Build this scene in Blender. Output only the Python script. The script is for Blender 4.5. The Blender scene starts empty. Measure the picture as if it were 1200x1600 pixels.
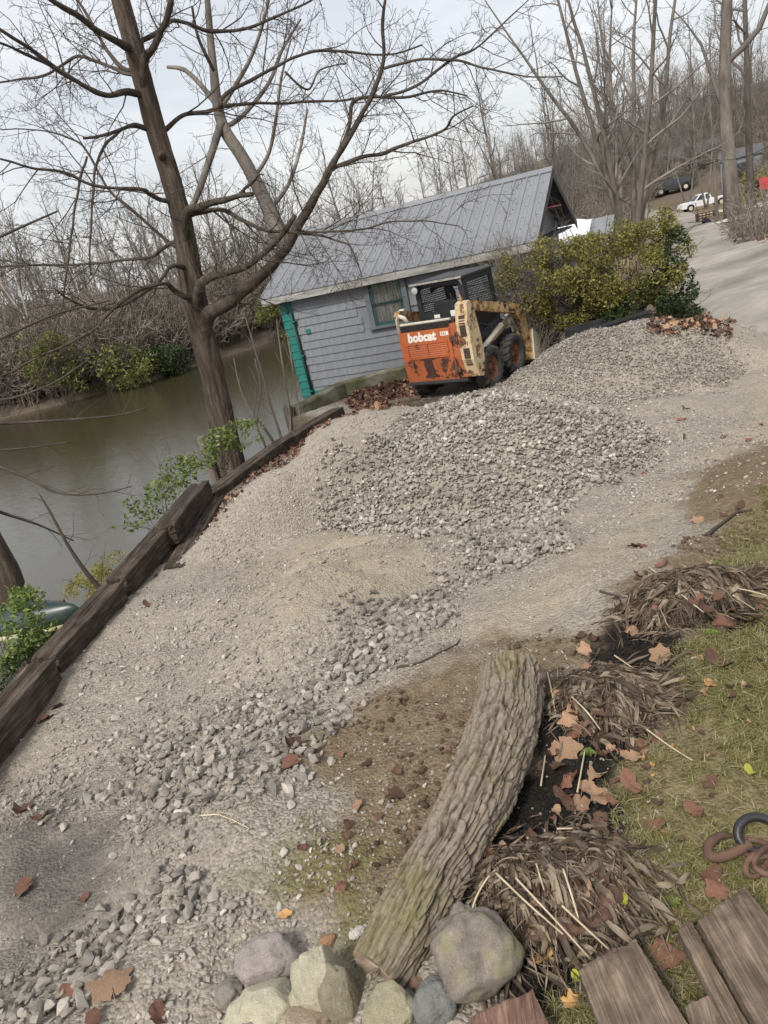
import bpy, bmesh, math, random
import numpy as np
from mathutils import Vector, Matrix, Euler, noise as mnoise

random.seed(7); rng = np.random.default_rng(7)
SC = bpy.context.scene
COL = SC.collection
PI = math.pi

# ------------------------------------------------------------------ camera
FPX, PITCH, ROLL, CZ = 1156.0, math.radians(20.0), math.radians(13.3), 1.7
cam_d = bpy.data.cameras.new('camera'); cam = bpy.data.objects.new('camera', cam_d); COL.objects.link(cam)
cam_d.sensor_fit = 'VERTICAL'; cam_d.sensor_height = 36.0; cam_d.sensor_width = 27.0
cam_d.lens = 36.0 * FPX / 1600.0
cam_d.clip_start = 0.05; cam_d.clip_end = 1500
_F = Vector((0, math.cos(PITCH), -math.sin(PITCH))); _R0 = Vector((1, 0, 0)); _D0 = Vector((0, -math.sin(PITCH), -math.cos(PITCH)))
_X = math.cos(ROLL) * _R0 + math.sin(ROLL) * _D0
_Y = math.sin(ROLL) * _R0 - math.cos(ROLL) * _D0
m = Matrix((_X, _Y, -_F)).transposed().to_4x4(); m.translation = Vector((0, 0, CZ))
cam.matrix_world = m
SC.camera = cam

# ------------------------------------------------------------------ sky, sun, exposure
SUN_EL, SUN_AZ = math.radians(48), math.radians(-150)     # azimuth from +Y towards +X
w = bpy.data.worlds.new('World'); SC.world = w; w.use_nodes = True
nt = w.node_tree; nt.nodes.clear()
def N(tree, typ, **kw):
    n = tree.nodes.new(typ)
    for k, v in kw.items(): setattr(n, k, v)
    return n
out = N(nt, 'ShaderNodeOutputWorld'); add = N(nt, 'ShaderNodeAddShader')
sky = N(nt, 'ShaderNodeTexSky'); sky.sky_type = 'NISHITA'; sky.sun_disc = False
sky.sun_elevation = SUN_EL; sky.sun_rotation = SUN_AZ; sky.dust_density = 4.0; sky.air_density = 1.0
bg1 = N(nt, 'ShaderNodeBackground'); bg1.inputs['Strength'].default_value = 0.05
nt.links.new(sky.outputs[0], bg1.inputs[0])
tc = N(nt, 'ShaderNodeTexCoord')
sep = N(nt, 'ShaderNodeSeparateXYZ'); nt.links.new(tc.outputs['Generated'], sep.inputs[0])
# clouds laid out on a flat layer overhead: direction / (height + c)
mx = N(nt, 'ShaderNodeMath', operation='MAXIMUM'); nt.links.new(sep.outputs['Z'], mx.inputs[0]); mx.inputs[1].default_value = 0.0
ad = N(nt, 'ShaderNodeMath', operation='ADD'); nt.links.new(mx.outputs[0], ad.inputs[0]); ad.inputs[1].default_value = 0.12
dv = N(nt, 'ShaderNodeVectorMath', operation='DIVIDE'); nt.links.new(tc.outputs['Generated'], dv.inputs[0]); nt.links.new(ad.outputs[0], dv.inputs[1])
ns = N(nt, 'ShaderNodeTexNoise'); ns.inputs['Scale'].default_value = 1.1; ns.inputs['Detail'].default_value = 6; ns.inputs['Roughness'].default_value = 0.55
ns.inputs['Distortion'].default_value = 0.6
nt.links.new(dv.outputs[0], ns.inputs['Vector'])
cr = N(nt, 'ShaderNodeValToRGB')
cr.color_ramp.elements[0].position = 0.30; cr.color_ramp.elements[0].color = (0.575, 0.578, 0.59, 1)
cr.color_ramp.elements[1].position = 0.68; cr.color_ramp.elements[1].color = (0.79, 0.775, 0.755, 1)
nt.links.new(ns.outputs['Fac'], cr.inputs[0])
bg2 = N(nt, 'ShaderNodeBackground'); bg2.inputs['Strength'].default_value = 0.86
nt.links.new(cr.outputs[0], bg2.inputs[0])
nt.links.new(bg1.outputs[0], add.inputs[0]); nt.links.new(bg2.outputs[0], add.inputs[1]); nt.links.new(add.outputs[0], out.inputs[0])

sun_d = bpy.data.lights.new('sun', 'SUN'); sun_d.energy = 3.0; sun_d.angle = math.radians(11); sun_d.color = (1.0, 0.955, 0.885)
sun = bpy.data.objects.new('sun', sun_d); COL.objects.link(sun)
sd = Vector((math.sin(SUN_AZ) * math.cos(SUN_EL), math.cos(SUN_AZ) * math.cos(SUN_EL), math.sin(SUN_EL)))
sun.rotation_euler = (-sd).to_track_quat('-Z', 'Y').to_euler()
SC.view_settings.view_transform = 'Standard'; SC.view_settings.look = 'None'
SC.view_settings.exposure = 0.22; SC.view_settings.gamma = 1.0; SC.view_settings.use_curve_mapping = False

# ------------------------------------------------------------------ photo pixel -> direction (used only to work out real positions)
def ray(px, py):
    dx, dy = px - 600.0, py - 800.0
    u = dx * math.cos(ROLL) - dy * math.sin(ROLL); v = dx * math.sin(ROLL) + dy * math.cos(ROLL)
    fw = math.cos(PITCH) * FPX - math.sin(PITCH) * v; dn = math.sin(PITCH) * FPX + math.cos(PITCH) * v
    return u / fw, dn / fw                      # x per metre forward, drop per metre forward
def at(px, py, y):
    a, b = ray(px, py); return Vector((a * y, y, CZ - b * y))
def at_z(px, py, z):
    a, b = ray(px, py); y = (CZ - z) / b; return Vector((a * y, y, z))

# ------------------------------------------------------------------ numpy noise
def _hash(ix, iy, iz, s):
    h = (ix.astype(np.int64) * 374761393 + iy.astype(np.int64) * 668265263 + iz.astype(np.int64) * 2147483647 + s * 974634777) & 0xffffffff
    h = ((h ^ (h >> 13)) * 1274126177) & 0xffffffff
    h = ((h ^ (h >> 16)) * 2246822519) & 0xffffffff
    return ((h ^ (h >> 15)) & 0xffffff) / float(0xffffff)
def vnoise(x, y, z=None, s=0):
    x = np.asarray(x, float); y = np.asarray(y, float); z = np.zeros_like(x) if z is None else np.asarray(z, float)
    ix, iy, iz = np.floor(x), np.floor(y), np.floor(z)
    fx, fy, fz = x - ix, y - iy, z - iz
    fx, fy, fz = [t * t * (3 - 2 * t) for t in (fx, fy, fz)]
    r = 0
    for a in (0, 1):
        for b in (0, 1):
            for c in ((0, 1) if fz.any() else (0,)):
                wgt = (fx if a else 1 - fx) * (fy if b else 1 - fy) * (fz if c else 1 - fz)
                r = r + wgt * _hash(ix + a, iy + b, iz + c, s)
    return r * 2 - 1
def fbm(x, y, z=None, s=0, o=4, g=.5):
    t = 0; a = 1
    for i in range(o):
        f = 2 ** i
        t = t + a * vnoise(np.asarray(x) * f, np.asarray(y) * f, None if z is None else np.asarray(z) * f, s + i * 17); a *= g
    return t
def sstep(a, b, x):
    t = np.clip((x - a) / (b - a), 0, 1); return t * t * (3 - 2 * t)

# ------------------------------------------------------------------ terrain
CP = np.array([(0,-3,.05),(0,0,0),(-2,-2,-.05),(2,-2,.1),(0,1,0),(-1.2,1.3,-.08),(.5,1.3,0),(1.5,1.4,.05),(-2.1,3.3,-.42),(-2.1,4.8,-.44),(-1.85,6.4,-.5),(-1.5,7.8,-.55),(-.3,11.5,-.8),
    (.35,2.5,-.02),(-.3,3.0,-.14),(.7,5,-.45),(1.2,2.85,.0),(2,3.5,-.1),(3.5,4,-.1),(2.7,6.5,-.62),(0,7.5,-.58),(1.5,9.5,-.85),(2.2,12,-.98),(.6,12.2,-1.0),(1,13.6,-1.0),(5,9.3,-.85),(5.9,10.8,-.95),(4.7,8.1,-.8),
    (6.5,13.5,-.95),(9,20,-1.05),(14.5,25,-1.1),(11,25,-1.12),(20,36,-.9),(18,39,-1.5),(29,65,-2.0),(38,80,-2.3),(33,45,-1.0),(33,63,-2.1),(36,71,-2.5),(40,72,-2.4),(12,6,.6),(20,12,1.5),(40,30,2),(60,60,2),
    (4,14.5,-1.1),(3,20,-1.4),(12,50,-2.0),(25,90,-2.2),(60,110,-1.0)], float)
def _tps_fit(P):
    n = len(P); d = np.linalg.norm(P[:, None, :2] - P[None, :, :2], axis=2)
    K = d ** 1.5 ; A = np.zeros((n + 3, n + 3)); A[:n, :n] = K + np.eye(n) * .02
    A[:n, n] = 1; A[:n, n + 1:] = P[:, :2]; A[n, :n] = 1; A[n + 1:, :n] = P[:, :2].T
    return np.linalg.solve(A, np.concatenate([P[:, 2], [0, 0, 0]]))
_TW = _tps_fit(CP)
def tps(x, y):
    r = _TW[-3] + _TW[-2] * x + _TW[-1] * y
    for i in range(len(CP)):
        r = r + _TW[i] * ((x - CP[i, 0]) ** 2 + (y - CP[i, 1]) ** 2) ** .75
    return r
BANK = np.array([(-3.2,-6),(-2.75,-1),(-2.66,1),(-2.47,3.0),(-2.37,4.8),(-2.12,6.4),(-1.74,7.9),(-.42,11.6),(-1.25,13.2),(-1.32,17.6),(.2,21.5),(5,24.5),(10,34),(16,60),(20,100),(24,190)], float)
FAR = np.array([(-120,36),(-40,39.5),(-19,41.6),(-12.4,42.8),(-4.4,49),(2,58),(8,75),(12,100),(14,190)], float)
def sdist(x, y, L):                              # signed distance to an open polyline; positive on its left
    best = np.full(np.shape(x), 1e9); sg = np.ones(np.shape(x))
    for (ax, ay), (bx, by) in zip(L[:-1], L[1:]):
        dx, dy = bx - ax, by - ay; t = np.clip(((x - ax) * dx + (y - ay) * dy) / (dx * dx + dy * dy), 0, 1)
        qx, qy = x - ax - t * dx, y - ay - t * dy; d = np.hypot(qx, qy); s = np.where(dx * qy - dy * qx >= 0, 1, -1)
        upd = d < best - 1e-9; best = np.where(upd, d, best); sg = np.where(upd, s, sg)
    return best * sg
WATER_Z = -3.0
#        x, y, radius x, radius y, height, rotation, sharpness
PILES = [(1.05, 6.8, 1.95, 1.75, .70, 0.35, 1.15), (3.75, 10.1, 2.3, 1.65, .80, .1, 1.15), (.25, 9.5, 1.25, 1.1, .38, 0, 1.3), (.35, 4.6, .8, .5, .08, .6, 1.5),
         (-.80, 6.25, 1.1, .36, .50, .32, 1.1), (-.40, 4.7, .6, .24, .14, .3, 1.2), (-.5, 4.1, 1.1, .55, .22, .6, 1.3), (-.9, 2.35, .7, .45, .09, .6, 1.5), (3.0, 8.6, 1.0, .9, .16, .2, 1.5), (-.9, 7.4, .9, .5, .13, 0, 1.5), (-.2, 5.1, .6, .3, .10, -.4, 1.4), (-1.3, 4.6, .5, .35, .07, .3, 1.4)]
def yardmask(x, y):
    return sstep(.0, .35, -sdist(x, y, BANK)) * sstep(14.5, 13.5, y) * sstep(7.5, 6.2, x - .25 * (y - 10) * (y > 10))
def H(x, y, detail=True):
    x = np.asarray(x, float); y = np.asarray(y, float)
    z = np.clip(tps(np.clip(x, -6, 70), np.clip(y, -3, 110)), -2.6, 3.0)
    z = z + np.clip(y - 85, 0, 200) * .10 + np.clip(x - 45, 0, 200) * .08
    ym = yardmask(x, y)
    for (cx, cy, rx, ry, h, a, p) in PILES:
        dx, dy = x - cx, y - cy; u = (dx * math.cos(a) + dy * math.sin(a)) / rx; v = (-dx * math.sin(a) + dy * math.cos(a)) / ry
        r = np.sqrt(u * u + v * v) + .10 * vnoise(x * 1.7, y * 1.7, s=5)
        z = z + h * np.clip(1 - r * r, 0, 1) ** p * ym
    if detail:
        z = z + ym * (.045 * fbm(x * 1.6, y * 1.6, s=1, o=2) + .018 * fbm(x * 5, y * 5, s=2, o=3))
        near = sstep(9, 4, y) * sstep(4, 3, np.abs(x))
        z = z + near * (.006 * fbm(x * 22, y * 22, s=3, o=2) + .012 * vnoise(x * 4, y * 4, s=9))
        z = z + (1 - ym) * .022 * fbm(x * .8, y * .8, s=4, o=3)
    wl = np.minimum(sstep(14.62, 14.85, y + .18 * np.maximum(-.45 - x, 0) * 6), sstep(3.6, 2.6, x)) * sstep(22, 19, y)
    z = z * (1 - wl) + np.minimum(z, -2.35) * wl
    d = sdist(x, y, BANK)                        # positive on the river side
    prof = np.interp(d, [0, 1.2, 3.0, 4.3, 7, 12, 300], [-1.0, -1.3, -2.2, -3.0, -3.7, -4.2, -4.2]); st_ = sstep(12.0, 13.6, y)
    prof = prof * (1 - st_) + np.interp(d, [0, .4, 1.0, 3, 12, 300], [-1.7, -2.6, -3.15, -3.7, -4.2, -4.2]) * st_
    far = sdist(x, y, FAR)
    pf = np.interp(far, [-8, -1.5, 0, 2.5, 6, 30, 120], [-4.2, -3.5, -2.95, -2.0, -1.5, -.4, 9])
    riv = np.maximum(prof, pf) + .10 * fbm(x * .7, y * .7, s=6, o=3)
    k = sstep(-.02, .10, d)
    # behind the boathouse the ground eases down to the river instead of dropping
    k2 = sstep(-2.5, .4, d); k = np.where(y > 18.5, k2, k)
    return z * (1 - k) + riv * k
def gz(x, y, detail=True): return float(H(np.array([x]), np.array([y]), detail)[0])
_ys = np.concatenate([np.geomspace(.35, 130, 900)])
def gp(px, py, lift=0.0):                        # where the photo's sight line meets the ground
    a, b = ray(px, py); z = CZ - b * _ys; h = H(a * _ys, _ys, False)
    i = np.argmax(z < h)
    if not (z < h).any(): i = len(_ys) - 1
    lo, hi = _ys[max(i - 1, 0)], _ys[i]
    for _ in range(5):
        yy = np.linspace(lo, hi, 6); zz = (CZ - b * yy) < H(a * yy, yy, True); j = int(np.argmax(zz)) if zz.any() else 5
        lo, hi = yy[max(j - 1, 0)], yy[j]
    y = .5 * (lo + hi); return Vector((a * y, y, gz(a * y, y) + lift))
def wpoly(pts): return np.array([gp(*p)[:2] for p in pts])
def polysd(x, y, P):                             # positive inside
    best = np.full(np.shape(x), 1e9); ins = np.zeros(np.shape(x), bool)
    n = len(P)
    for i in range(n):
        (ax, ay), (bx, by) = P[i], P[(i + 1) % n]; dx, dy = bx - ax, by - ay
        t = np.clip(((x - ax) * dx + (y - ay) * dy) / (dx * dx + dy * dy + 1e-12), 0, 1)
        best = np.minimum(best, np.hypot(x - ax - t * dx, y - ay - t * dy))
        c = ((ay > y) != (by > y)); ins ^= c & (x < (bx - ax) * (y - ay) / (by - ay + 1e-12) + ax)
    return np.where(ins, best, -best)

# ------------------------------------------------------------------ materials
def new_mat(name):
    mt = bpy.data.materials.new(name); mt.use_nodes = True; t = mt.node_tree
    b = t.nodes['Principled BSDF']; return mt, t, b
def ramp(t, fac, stops):
    r = N(t, 'ShaderNodeValToRGB'); e = r.color_ramp.elements
    while len(e) < len(stops): e.new(.5)
    for el, (p, c) in zip(e, stops): el.position = p; el.color = (*c, 1)
    t.links.new(fac, r.inputs[0]); return r.outputs[0]
def coords(t, scale=(1, 1, 1), src='Object'):
    c = N(t, 'ShaderNodeTexCoord'); mp = N(t, 'ShaderNodeMapping'); mp.inputs['Scale'].default_value = scale
    t.links.new(c.outputs[src], mp.inputs[0]); return mp.outputs[0]
def noise_n(t, vec, scale, detail=5, rough=.55, dist=0):
    n = N(t, 'ShaderNodeTexNoise'); n.inputs['Scale'].default_value = scale; n.inputs['Detail'].default_value = detail
    n.inputs['Roughness'].default_value = rough; n.inputs['Distortion'].default_value = dist
    t.links.new(vec, n.inputs['Vector']); return n.outputs['Fac']
def mixc(t, fac, a, b, mode='MIX'):
    n = N(t, 'ShaderNodeMix', data_type='RGBA', blend_type=mode)
    for sock, val in ((n.inputs[0], fac), (n.inputs[6], a), (n.inputs[7], b)):
        if isinstance(val, bpy.types.NodeSocket): t.links.new(val, sock)
        elif isinstance(val, (int, float)): sock.default_value = val
        else: sock.default_value = (*val, 1)
    return n.outputs[2]
def math_n(t, op, a, b=0.0, clamp=False):
    n = N(t, 'ShaderNodeMath', operation=op); n.use_clamp = clamp
    for i, val in enumerate((a, b)):
        if isinstance(val, bpy.types.NodeSocket): t.links.new(val, n.inputs[i])
        else: n.inputs[i].default_value = val
    return n.outputs[0]
def bump(t, b, h, strength=.5, dist=.02):
    n = N(t, 'ShaderNodeBump'); n.inputs['Strength'].default_value = strength; n.inputs['Distance'].default_value = dist
    t.links.new(h, n.inputs['Height']); t.links.new(n.outputs[0], b.inputs['Normal'])
def simple(name, stops, scale=6, rough=.8, stretch=(1, 1, 1), bscale=None, bstr=.4, bdist=.01, detail=5, var=0.0, metal=0, spec=.3, tint=None, dist=0, blotch=None):
    """noise-ramped colour + bump; var = brightness difference between objects; tint = instance attribute"""
    mt, t, b = new_mat(name); v = coords(t, stretch)
    c = ramp(t, noise_n(t, v, scale, detail, .6, dist), stops)
    if blotch:                                   # broad weathered patches on top of the grain
        c = mixc(t, 1.0, c, ramp(t, noise_n(t, coords(t), blotch, 6, .65, .5), [(.32, (.55, .53, .5)), (.5, (.95, .95, .95)), (.68, (1.35, 1.33, 1.3))]), 'MULTIPLY')
    if var:
        oi = N(t, 'ShaderNodeObjectInfo'); f = math_n(t, 'MULTIPLY_ADD', oi.outputs['Random'], var * 2); f.node.inputs[2].default_value = 1 - var
        c = mixc(t, 1.0, c, f, 'MULTIPLY')
    if tint:
        at_ = N(t, 'ShaderNodeAttribute'); at_.attribute_type = tint[1]; at_.attribute_name = tint[0]
        c = mixc(t, 1.0, c, at_.outputs['Color'] if tint[2] else at_.outputs['Fac'], 'MULTIPLY')
    t.links.new(c, b.inputs['Base Color']); b.inputs['Roughness'].default_value = rough; b.inputs['Metallic'].default_value = metal
    b.inputs['Specular IOR Level'].default_value = spec
    if bstr: bump(t, b, noise_n(t, v, bscale or scale * 3, 6, .65), bstr, bdist)
    return mt

M = {}
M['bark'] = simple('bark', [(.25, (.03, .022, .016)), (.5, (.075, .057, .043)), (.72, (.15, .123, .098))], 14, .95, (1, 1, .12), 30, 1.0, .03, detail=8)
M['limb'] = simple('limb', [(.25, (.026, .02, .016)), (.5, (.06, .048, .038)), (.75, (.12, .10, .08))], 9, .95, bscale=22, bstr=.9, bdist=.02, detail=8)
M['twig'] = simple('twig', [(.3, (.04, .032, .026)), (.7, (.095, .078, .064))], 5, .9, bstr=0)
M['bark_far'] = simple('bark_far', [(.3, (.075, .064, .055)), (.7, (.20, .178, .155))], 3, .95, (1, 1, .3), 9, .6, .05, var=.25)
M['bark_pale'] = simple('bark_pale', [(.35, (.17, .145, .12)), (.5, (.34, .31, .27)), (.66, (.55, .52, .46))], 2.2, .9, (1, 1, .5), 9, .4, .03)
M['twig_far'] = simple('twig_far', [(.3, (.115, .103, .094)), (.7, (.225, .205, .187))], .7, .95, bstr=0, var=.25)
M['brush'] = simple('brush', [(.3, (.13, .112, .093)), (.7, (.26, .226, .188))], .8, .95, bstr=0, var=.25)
M['stone'] = simple('stone', [(.25, (.165, .148, .126)), (.5, (.275, .250, .217)), (.75, (.44, .405, .355))], 14, .9, bscale=40, bstr=.5, bdist=.004, tint=('tint', 'INSTANCER', False))
M['stone_big'] = simple('stone_big', [(.3, (.27, .245, .21)), (.6, (.40, .37, .32)), (.8, (.52, .49, .44))], 16, .9, bscale=60, bstr=.5, bdist=.003, var=.18)
def leafmat(name, stops, tr=.25, var=.3):
    mt, t, b = new_mat(name); v = coords(t)
    c = ramp(t, noise_n(t, v, 30, 4), stops)
    oi = N(t, 'ShaderNodeObjectInfo'); f = math_n(t, 'MULTIPLY_ADD', oi.outputs['Random'], var * 2); f.node.inputs[2].default_value = 1 - var
    c = mixc(t, 1.0, c, f, 'MULTIPLY'); t.links.new(c, b.inputs['Base Color']); b.inputs['Roughness'].default_value = .7
    b.inputs['Specular IOR Level'].default_value = .25
    bump(t, b, noise_n(t, v, 90, 3), .4, .003); return mt
M['leaf_tan'] = leafmat('leaf_tan', [(.3, (.19, .112, .066)), (.55, (.30, .192, .122)), (.75, (.42, .30, .21))], var=.2)
M['leaf_rust'] = leafmat('leaf_rust', [(.3, (.085, .040, .028)), (.55, (.165, .082, .056)), (.75, (.25, .15, .11))], var=.3)
M['leaf_ochre'] = leafmat('leaf_ochre', [(.3, (.34, .18, .06)), (.55, (.47, .28, .11)), (.75, (.55, .36, .18))], var=.15)
M['leaf_dark'] = leafmat('leaf_dark', [(.3, (.045, .025, .018)), (.55, (.10, .055, .038)), (.75, (.16, .10, .075))], var=.35)
M['leaf_yellow'] = leafmat('leaf_yellow', [(.3, (.22, .25, .03)), (.7, (.36, .37, .07))], var=.2)
def foliage(name, dark, mid, light, sc=1.5):
    mt, t, b = new_mat(name); v = coords(t)
    a = N(t, 'ShaderNodeAttribute'); a.attribute_name = 'leaf'
    f = math_n(t, 'ADD', math_n(t, 'MULTIPLY', a.outputs['Fac'], .7), math_n(t, 'MULTIPLY', noise_n(t, v, sc, 3), .35))
    c = ramp(t, f, [(.15, dark), (.5, mid), (.9, light)]); t.links.new(c, b.inputs['Base Color']); b.inputs['Roughness'].default_value = .55
    b.inputs['Specular IOR Level'].default_value = .3
    tr = N(t, 'ShaderNodeBsdfTranslucent'); t.links.new(c, tr.inputs[0]); ms = N(t, 'ShaderNodeMixShader'); ms.inputs[0].default_value = .3
    o = t.nodes['Material Output']; t.links.new(b.outputs[0], ms.inputs[1]); t.links.new(tr.outputs[0], ms.inputs[2]); t.links.new(ms.outputs[0], o.inputs[0])
    return mt
M['green_leaf'] = foliage('green_leaf', (.06, .095, .022), (.135, .19, .048), (.28, .33, .11))
M['hedge_leaf'] = foliage('hedge_leaf', (.09, .085, .024), (.20, .185, .05), (.37, .33, .11))
M['ivy_leaf'] = foliage('ivy_leaf', (.015, .028, .012), (.035, .06, .022), (.10, .13, .045))
M['bank_leaf'] = foliage('bank_leaf', (.07, .08, .025), (.14, .155, .045), (.25, .25, .08))
M['moss_leaf'] = foliage('moss_leaf', (.13, .12, .02), (.26, .24, .045), (.38, .34, .09))
M['dead_leaf_strip'] = foliage('dead_leaf_strip', (.055, .04, .028), (.16, .122, .088), (.34, .275, .20), 9)
M['straw_dull'] = simple('straw_dull', [(.3, (.20, .16, .10)), (.7, (.40, .34, .25))], 12, .85, bstr=0)
M['straw'] = simple('straw', [(.3, (.34, .27, .17)), (.7, (.56, .48, .36))], 12, .8, bstr=0)
M['grass'] = foliage('grass', (.075, .085, .022), (.17, .165, .055), (.38, .32, .19), 9)
M['tie'] = simple('tie', [(.28, (.016, .012, .009)), (.48, (.043, .032, .024)), (.62, (.09, .07, .053)), (.76, (.21, .175, .135))], 5, .92, (.6, 11, 11), 14, .6, .005, detail=10, var=.15, dist=.9, blotch=5)
M['plank'] = simple('plank', [(.25, (.055, .040, .029)), (.5, (.125, .093, .068)), (.72, (.21, .168, .128)), (.85, (.30, .25, .20))], 9, .85, (18, .5, 18), 18, .5, .003, detail=10, var=.1, dist=.9, blotch=11)
M['plank_red'] = simple('plank_red', [(.25, (.06, .032, .024)), (.5, (.13, .075, .055)), (.75, (.22, .16, .12))], 9, .85, (16, .5, 16), 18, .5, .003, detail=10, dist=.9, blotch=11)
M['concrete'] = simple('concrete', [(.3, (.06, .06, .028)), (.48, (.12, .115, .07)), (.6, (.20, .19, .15)), (.8, (.30, .285, .25))], 2.6, .95, bscale=20, bstr=.7, bdist=.02, detail=8)
M['asphalt'] = simple('asphalt', [(.3, (.225, .208, .182)), (.5, (.265, .247, .218)), (.7, (.315, .295, .262))], 1.7, .9, bscale=60, bstr=.35, bdist=.006, detail=12, blotch=.35)
M['drive'] = simple('drive', [(.3, (.38, .35, .30)), (.7, (.52, .49, .44))], 2, .95, bscale=30, bstr=.3, bdist=.01)
M['siding'] = simple('siding', [(.3, (.165, .176, .193)), (.7, (.212, .224, .242))], 3, .75, (4, 4, .5), 40, .25, .003, var=.022)
M['teal'] = simple('teal', [(.3, (.012, .12, .105)), (.7, (.025, .185, .16))], 4, .6, bscale=30, bstr=.2, bdist=.003, var=.08)
M['dark_teal'] = simple('dark_teal', [(.3, (.016, .06, .058)), (.7, (.03, .09, .088))], 4, .6, bstr=.1)
M['roof_metal'] = simple('roof_metal', [(.3, (.205, .213, .227)), (.7, (.255, .263, .278))], 1.2, .50, bscale=4, bstr=.05, bdist=.01, metal=.35, spec=.5, var=.03)
M['trim_dark'] = simple('trim_dark', [(.3, (.03, .03, .032)), (.7, (.05, .05, .055))], 3, .6, bstr=.1)
M['fascia'] = simple('fascia', [(.3, (.20, .19, .175)), (.55, (.33, .32, .30)), (.75, (.43, .42, .40))], 5, .85, (.4, 2, 2), 20, .4, .005)
M['soffit'] = simple('soffit', [(.3, (.07, .07, .072)), (.7, (.11, .11, .115))], 3, .8, bstr=.1)
M['window_trim'] = simple('window_trim', [(.3, (.10, .115, .13)), (.7, (.15, .165, .18))], 5, .6, bstr=.15)
M['curtain'] = simple('curtain', [(.3, (.10, .085, .075)), (.5, (.22, .20, .18)), (.7, (.36, .34, .31))], 5, .9, (6, 1, .4), 10, .3, .02)
M['black_metal'] = simple('black_metal', [(.3, (.022, .023, .025)), (.7, (.042, .043, .046))], 6, .5, bscale=40, bstr=.15, bdist=.003, spec=.4)
M['cab_grey'] = simple('cab_grey', [(.3, (.018, .019, .021)), (.7, (.032, .034, .037))], 5, .5, bscale=40, bstr=.15, bdist=.003, spec=.4)
M['rubber'] = simple('rubber', [(.3, (.03, .029, .028)), (.6, (.06, .057, .053)), (.8, (.13, .12, .105))], 7, .9, bscale=30, bstr=.3, bdist=.006)
def painted(name, paint, paint2, rust, lo, hi, sc=5, rough=.55):
    mt, t, b = new_mat(name); v = coords(t)
    base = ramp(t, noise_n(t, v, sc * .8, 5), [(.3, paint), (.7, paint2)])
    rc = ramp(t, noise_n(t, v, sc * 5, 5), [(.3, tuple(k * .45 for k in rust)), (.7, rust)])
    r = N(t, 'ShaderNodeMapRange'); r.inputs['From Min'].default_value = lo; r.inputs['From Max'].default_value = hi
    t.links.new(noise_n(t, v, sc, 8, .7), r.inputs[0]); t.links.new(mixc(t, r.outputs[0], base, rc), b.inputs['Base Color'])
    ro = math_n(t, 'MULTIPLY_ADD', r.outputs[0], .35); ro.node.inputs[2].default_value = rough; t.links.new(ro, b.inputs['Roughness'])
    bump(t, b, noise_n(t, v, sc * 7, 6), .25, .004); return mt
M['orange'] = painted('orange', (.46, .125, .042), (.37, .095, .032), (.13, .055, .03), .62, .68, 4.5)
M['orange_worn'] = painted('orange_worn', (.42, .125, .048), (.33, .09, .032), (.085, .04, .028), .53, .57, 5)
M['cream'] = painted('cream', (.60, .50, .34), (.50, .36, .19), (.22, .09, .03), .50, .58, 5)
M['cream_rust'] = painted('cream_rust', (.52, .38, .20), (.42, .26, .10), (.17, .07, .025), .45, .58, 6)
M['off_white'] = painted('off_white', (.62, .58, .50), (.50, .45, .36), (.22, .12, .06), .60, .68, 6)
M['rust'] = simple('rust', [(.3, (.055, .033, .024)), (.55, (.12, .07, .05)), (.75, (.20, .13, .10))], 14, .9, bscale=60, bstr=.6, bdist=.004)
M['rim'] = simple('rim', [(.3, (.10, .05, .03)), (.6, (.24, .11, .06)), (.8, (.30, .20, .13))], 10, .85, bscale=40, bstr=.4, bdist=.004)
M['letter_white'] = simple('letter_white', [(.3, (.70, .66, .60)), (.7, (.80, .77, .72))], 30, .6, bstr=0)
M['letter_dark'] = simple('letter_dark', [(.3, (.03, .025, .022)), (.7, (.06, .045, .035))], 30, .6, bstr=0)
M['white_paint'] = simple('white_paint', [(.3, (.68, .69, .70)), (.7, (.78, .79, .80))], 2, .4, bstr=0, spec=.5)
M['tarp'] = simple('tarp', [(.3, (.66, .68, .72)), (.7, (.82, .83, .86))], 2, .5, bscale=5, bstr=.5, bdist=.05)
M['red_roof'] = simple('red_roof', [(.3, (.30, .03, .035)), (.7, (.40, .05, .05))], 3, .5, bstr=.1)
M['tan_wall'] = simple('tan_wall', [(.3, (.42, .37, .29)), (.7, (.50, .45, .36))], 3, .8, bstr=.1)
M['blue_plastic'] = simple('blue_plastic', [(.3, (.05, .10, .26)), (.7, (.09, .16, .36))], 5, .5, bstr=.1)
M['hull_green'] = simple('hull_green', [(.3, (.012, .025, .022)), (.7, (.025, .045, .038))], 4, .35, bscale=30, bstr=.1, bdist=.004, spec=.5)
M['gunwale'] = simple('gunwale', [(.3, (.20, .20, .04)), (.5, (.36, .34, .20)), (.7, (.52, .50, .46))], 8, .8, bstr=.3)
M['black_rubber'] = simple('black_rubber', [(.3, (.012, .012, .013)), (.7, (.03, .03, .032))], 10, .45, bstr=.1, spec=.45)
M['pole_wood'] = simple('pole_wood', [(.3, (.12, .10, .085)), (.7, (.22, .19, .165))], 3, .9, (1, 1, .2), 12, .4, .02)
mt, t, b = new_mat('glass'); b.inputs['Base Color'].default_value = (.02, .025, .03, 1); b.inputs['Roughness'].default_value = .08
b.inputs['Specular IOR Level'].default_value = .6; M['glass'] = mt
mt, t, b = new_mat('clear_glass'); b.inputs['Base Color'].default_value = (.9, .95, .95, 1); b.inputs['Roughness'].default_value = .03
b.inputs['Transmission Weight'].default_value = 1.0; b.inputs['IOR'].default_value = 1.1; M['clear_glass'] = mt
mt, t, b = new_mat('lamp_glass'); b.inputs['Base Color'].default_value = (.45, .45, .43, 1); b.inputs['Roughness'].default_value = .2; M['lamp_glass'] = mt
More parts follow.
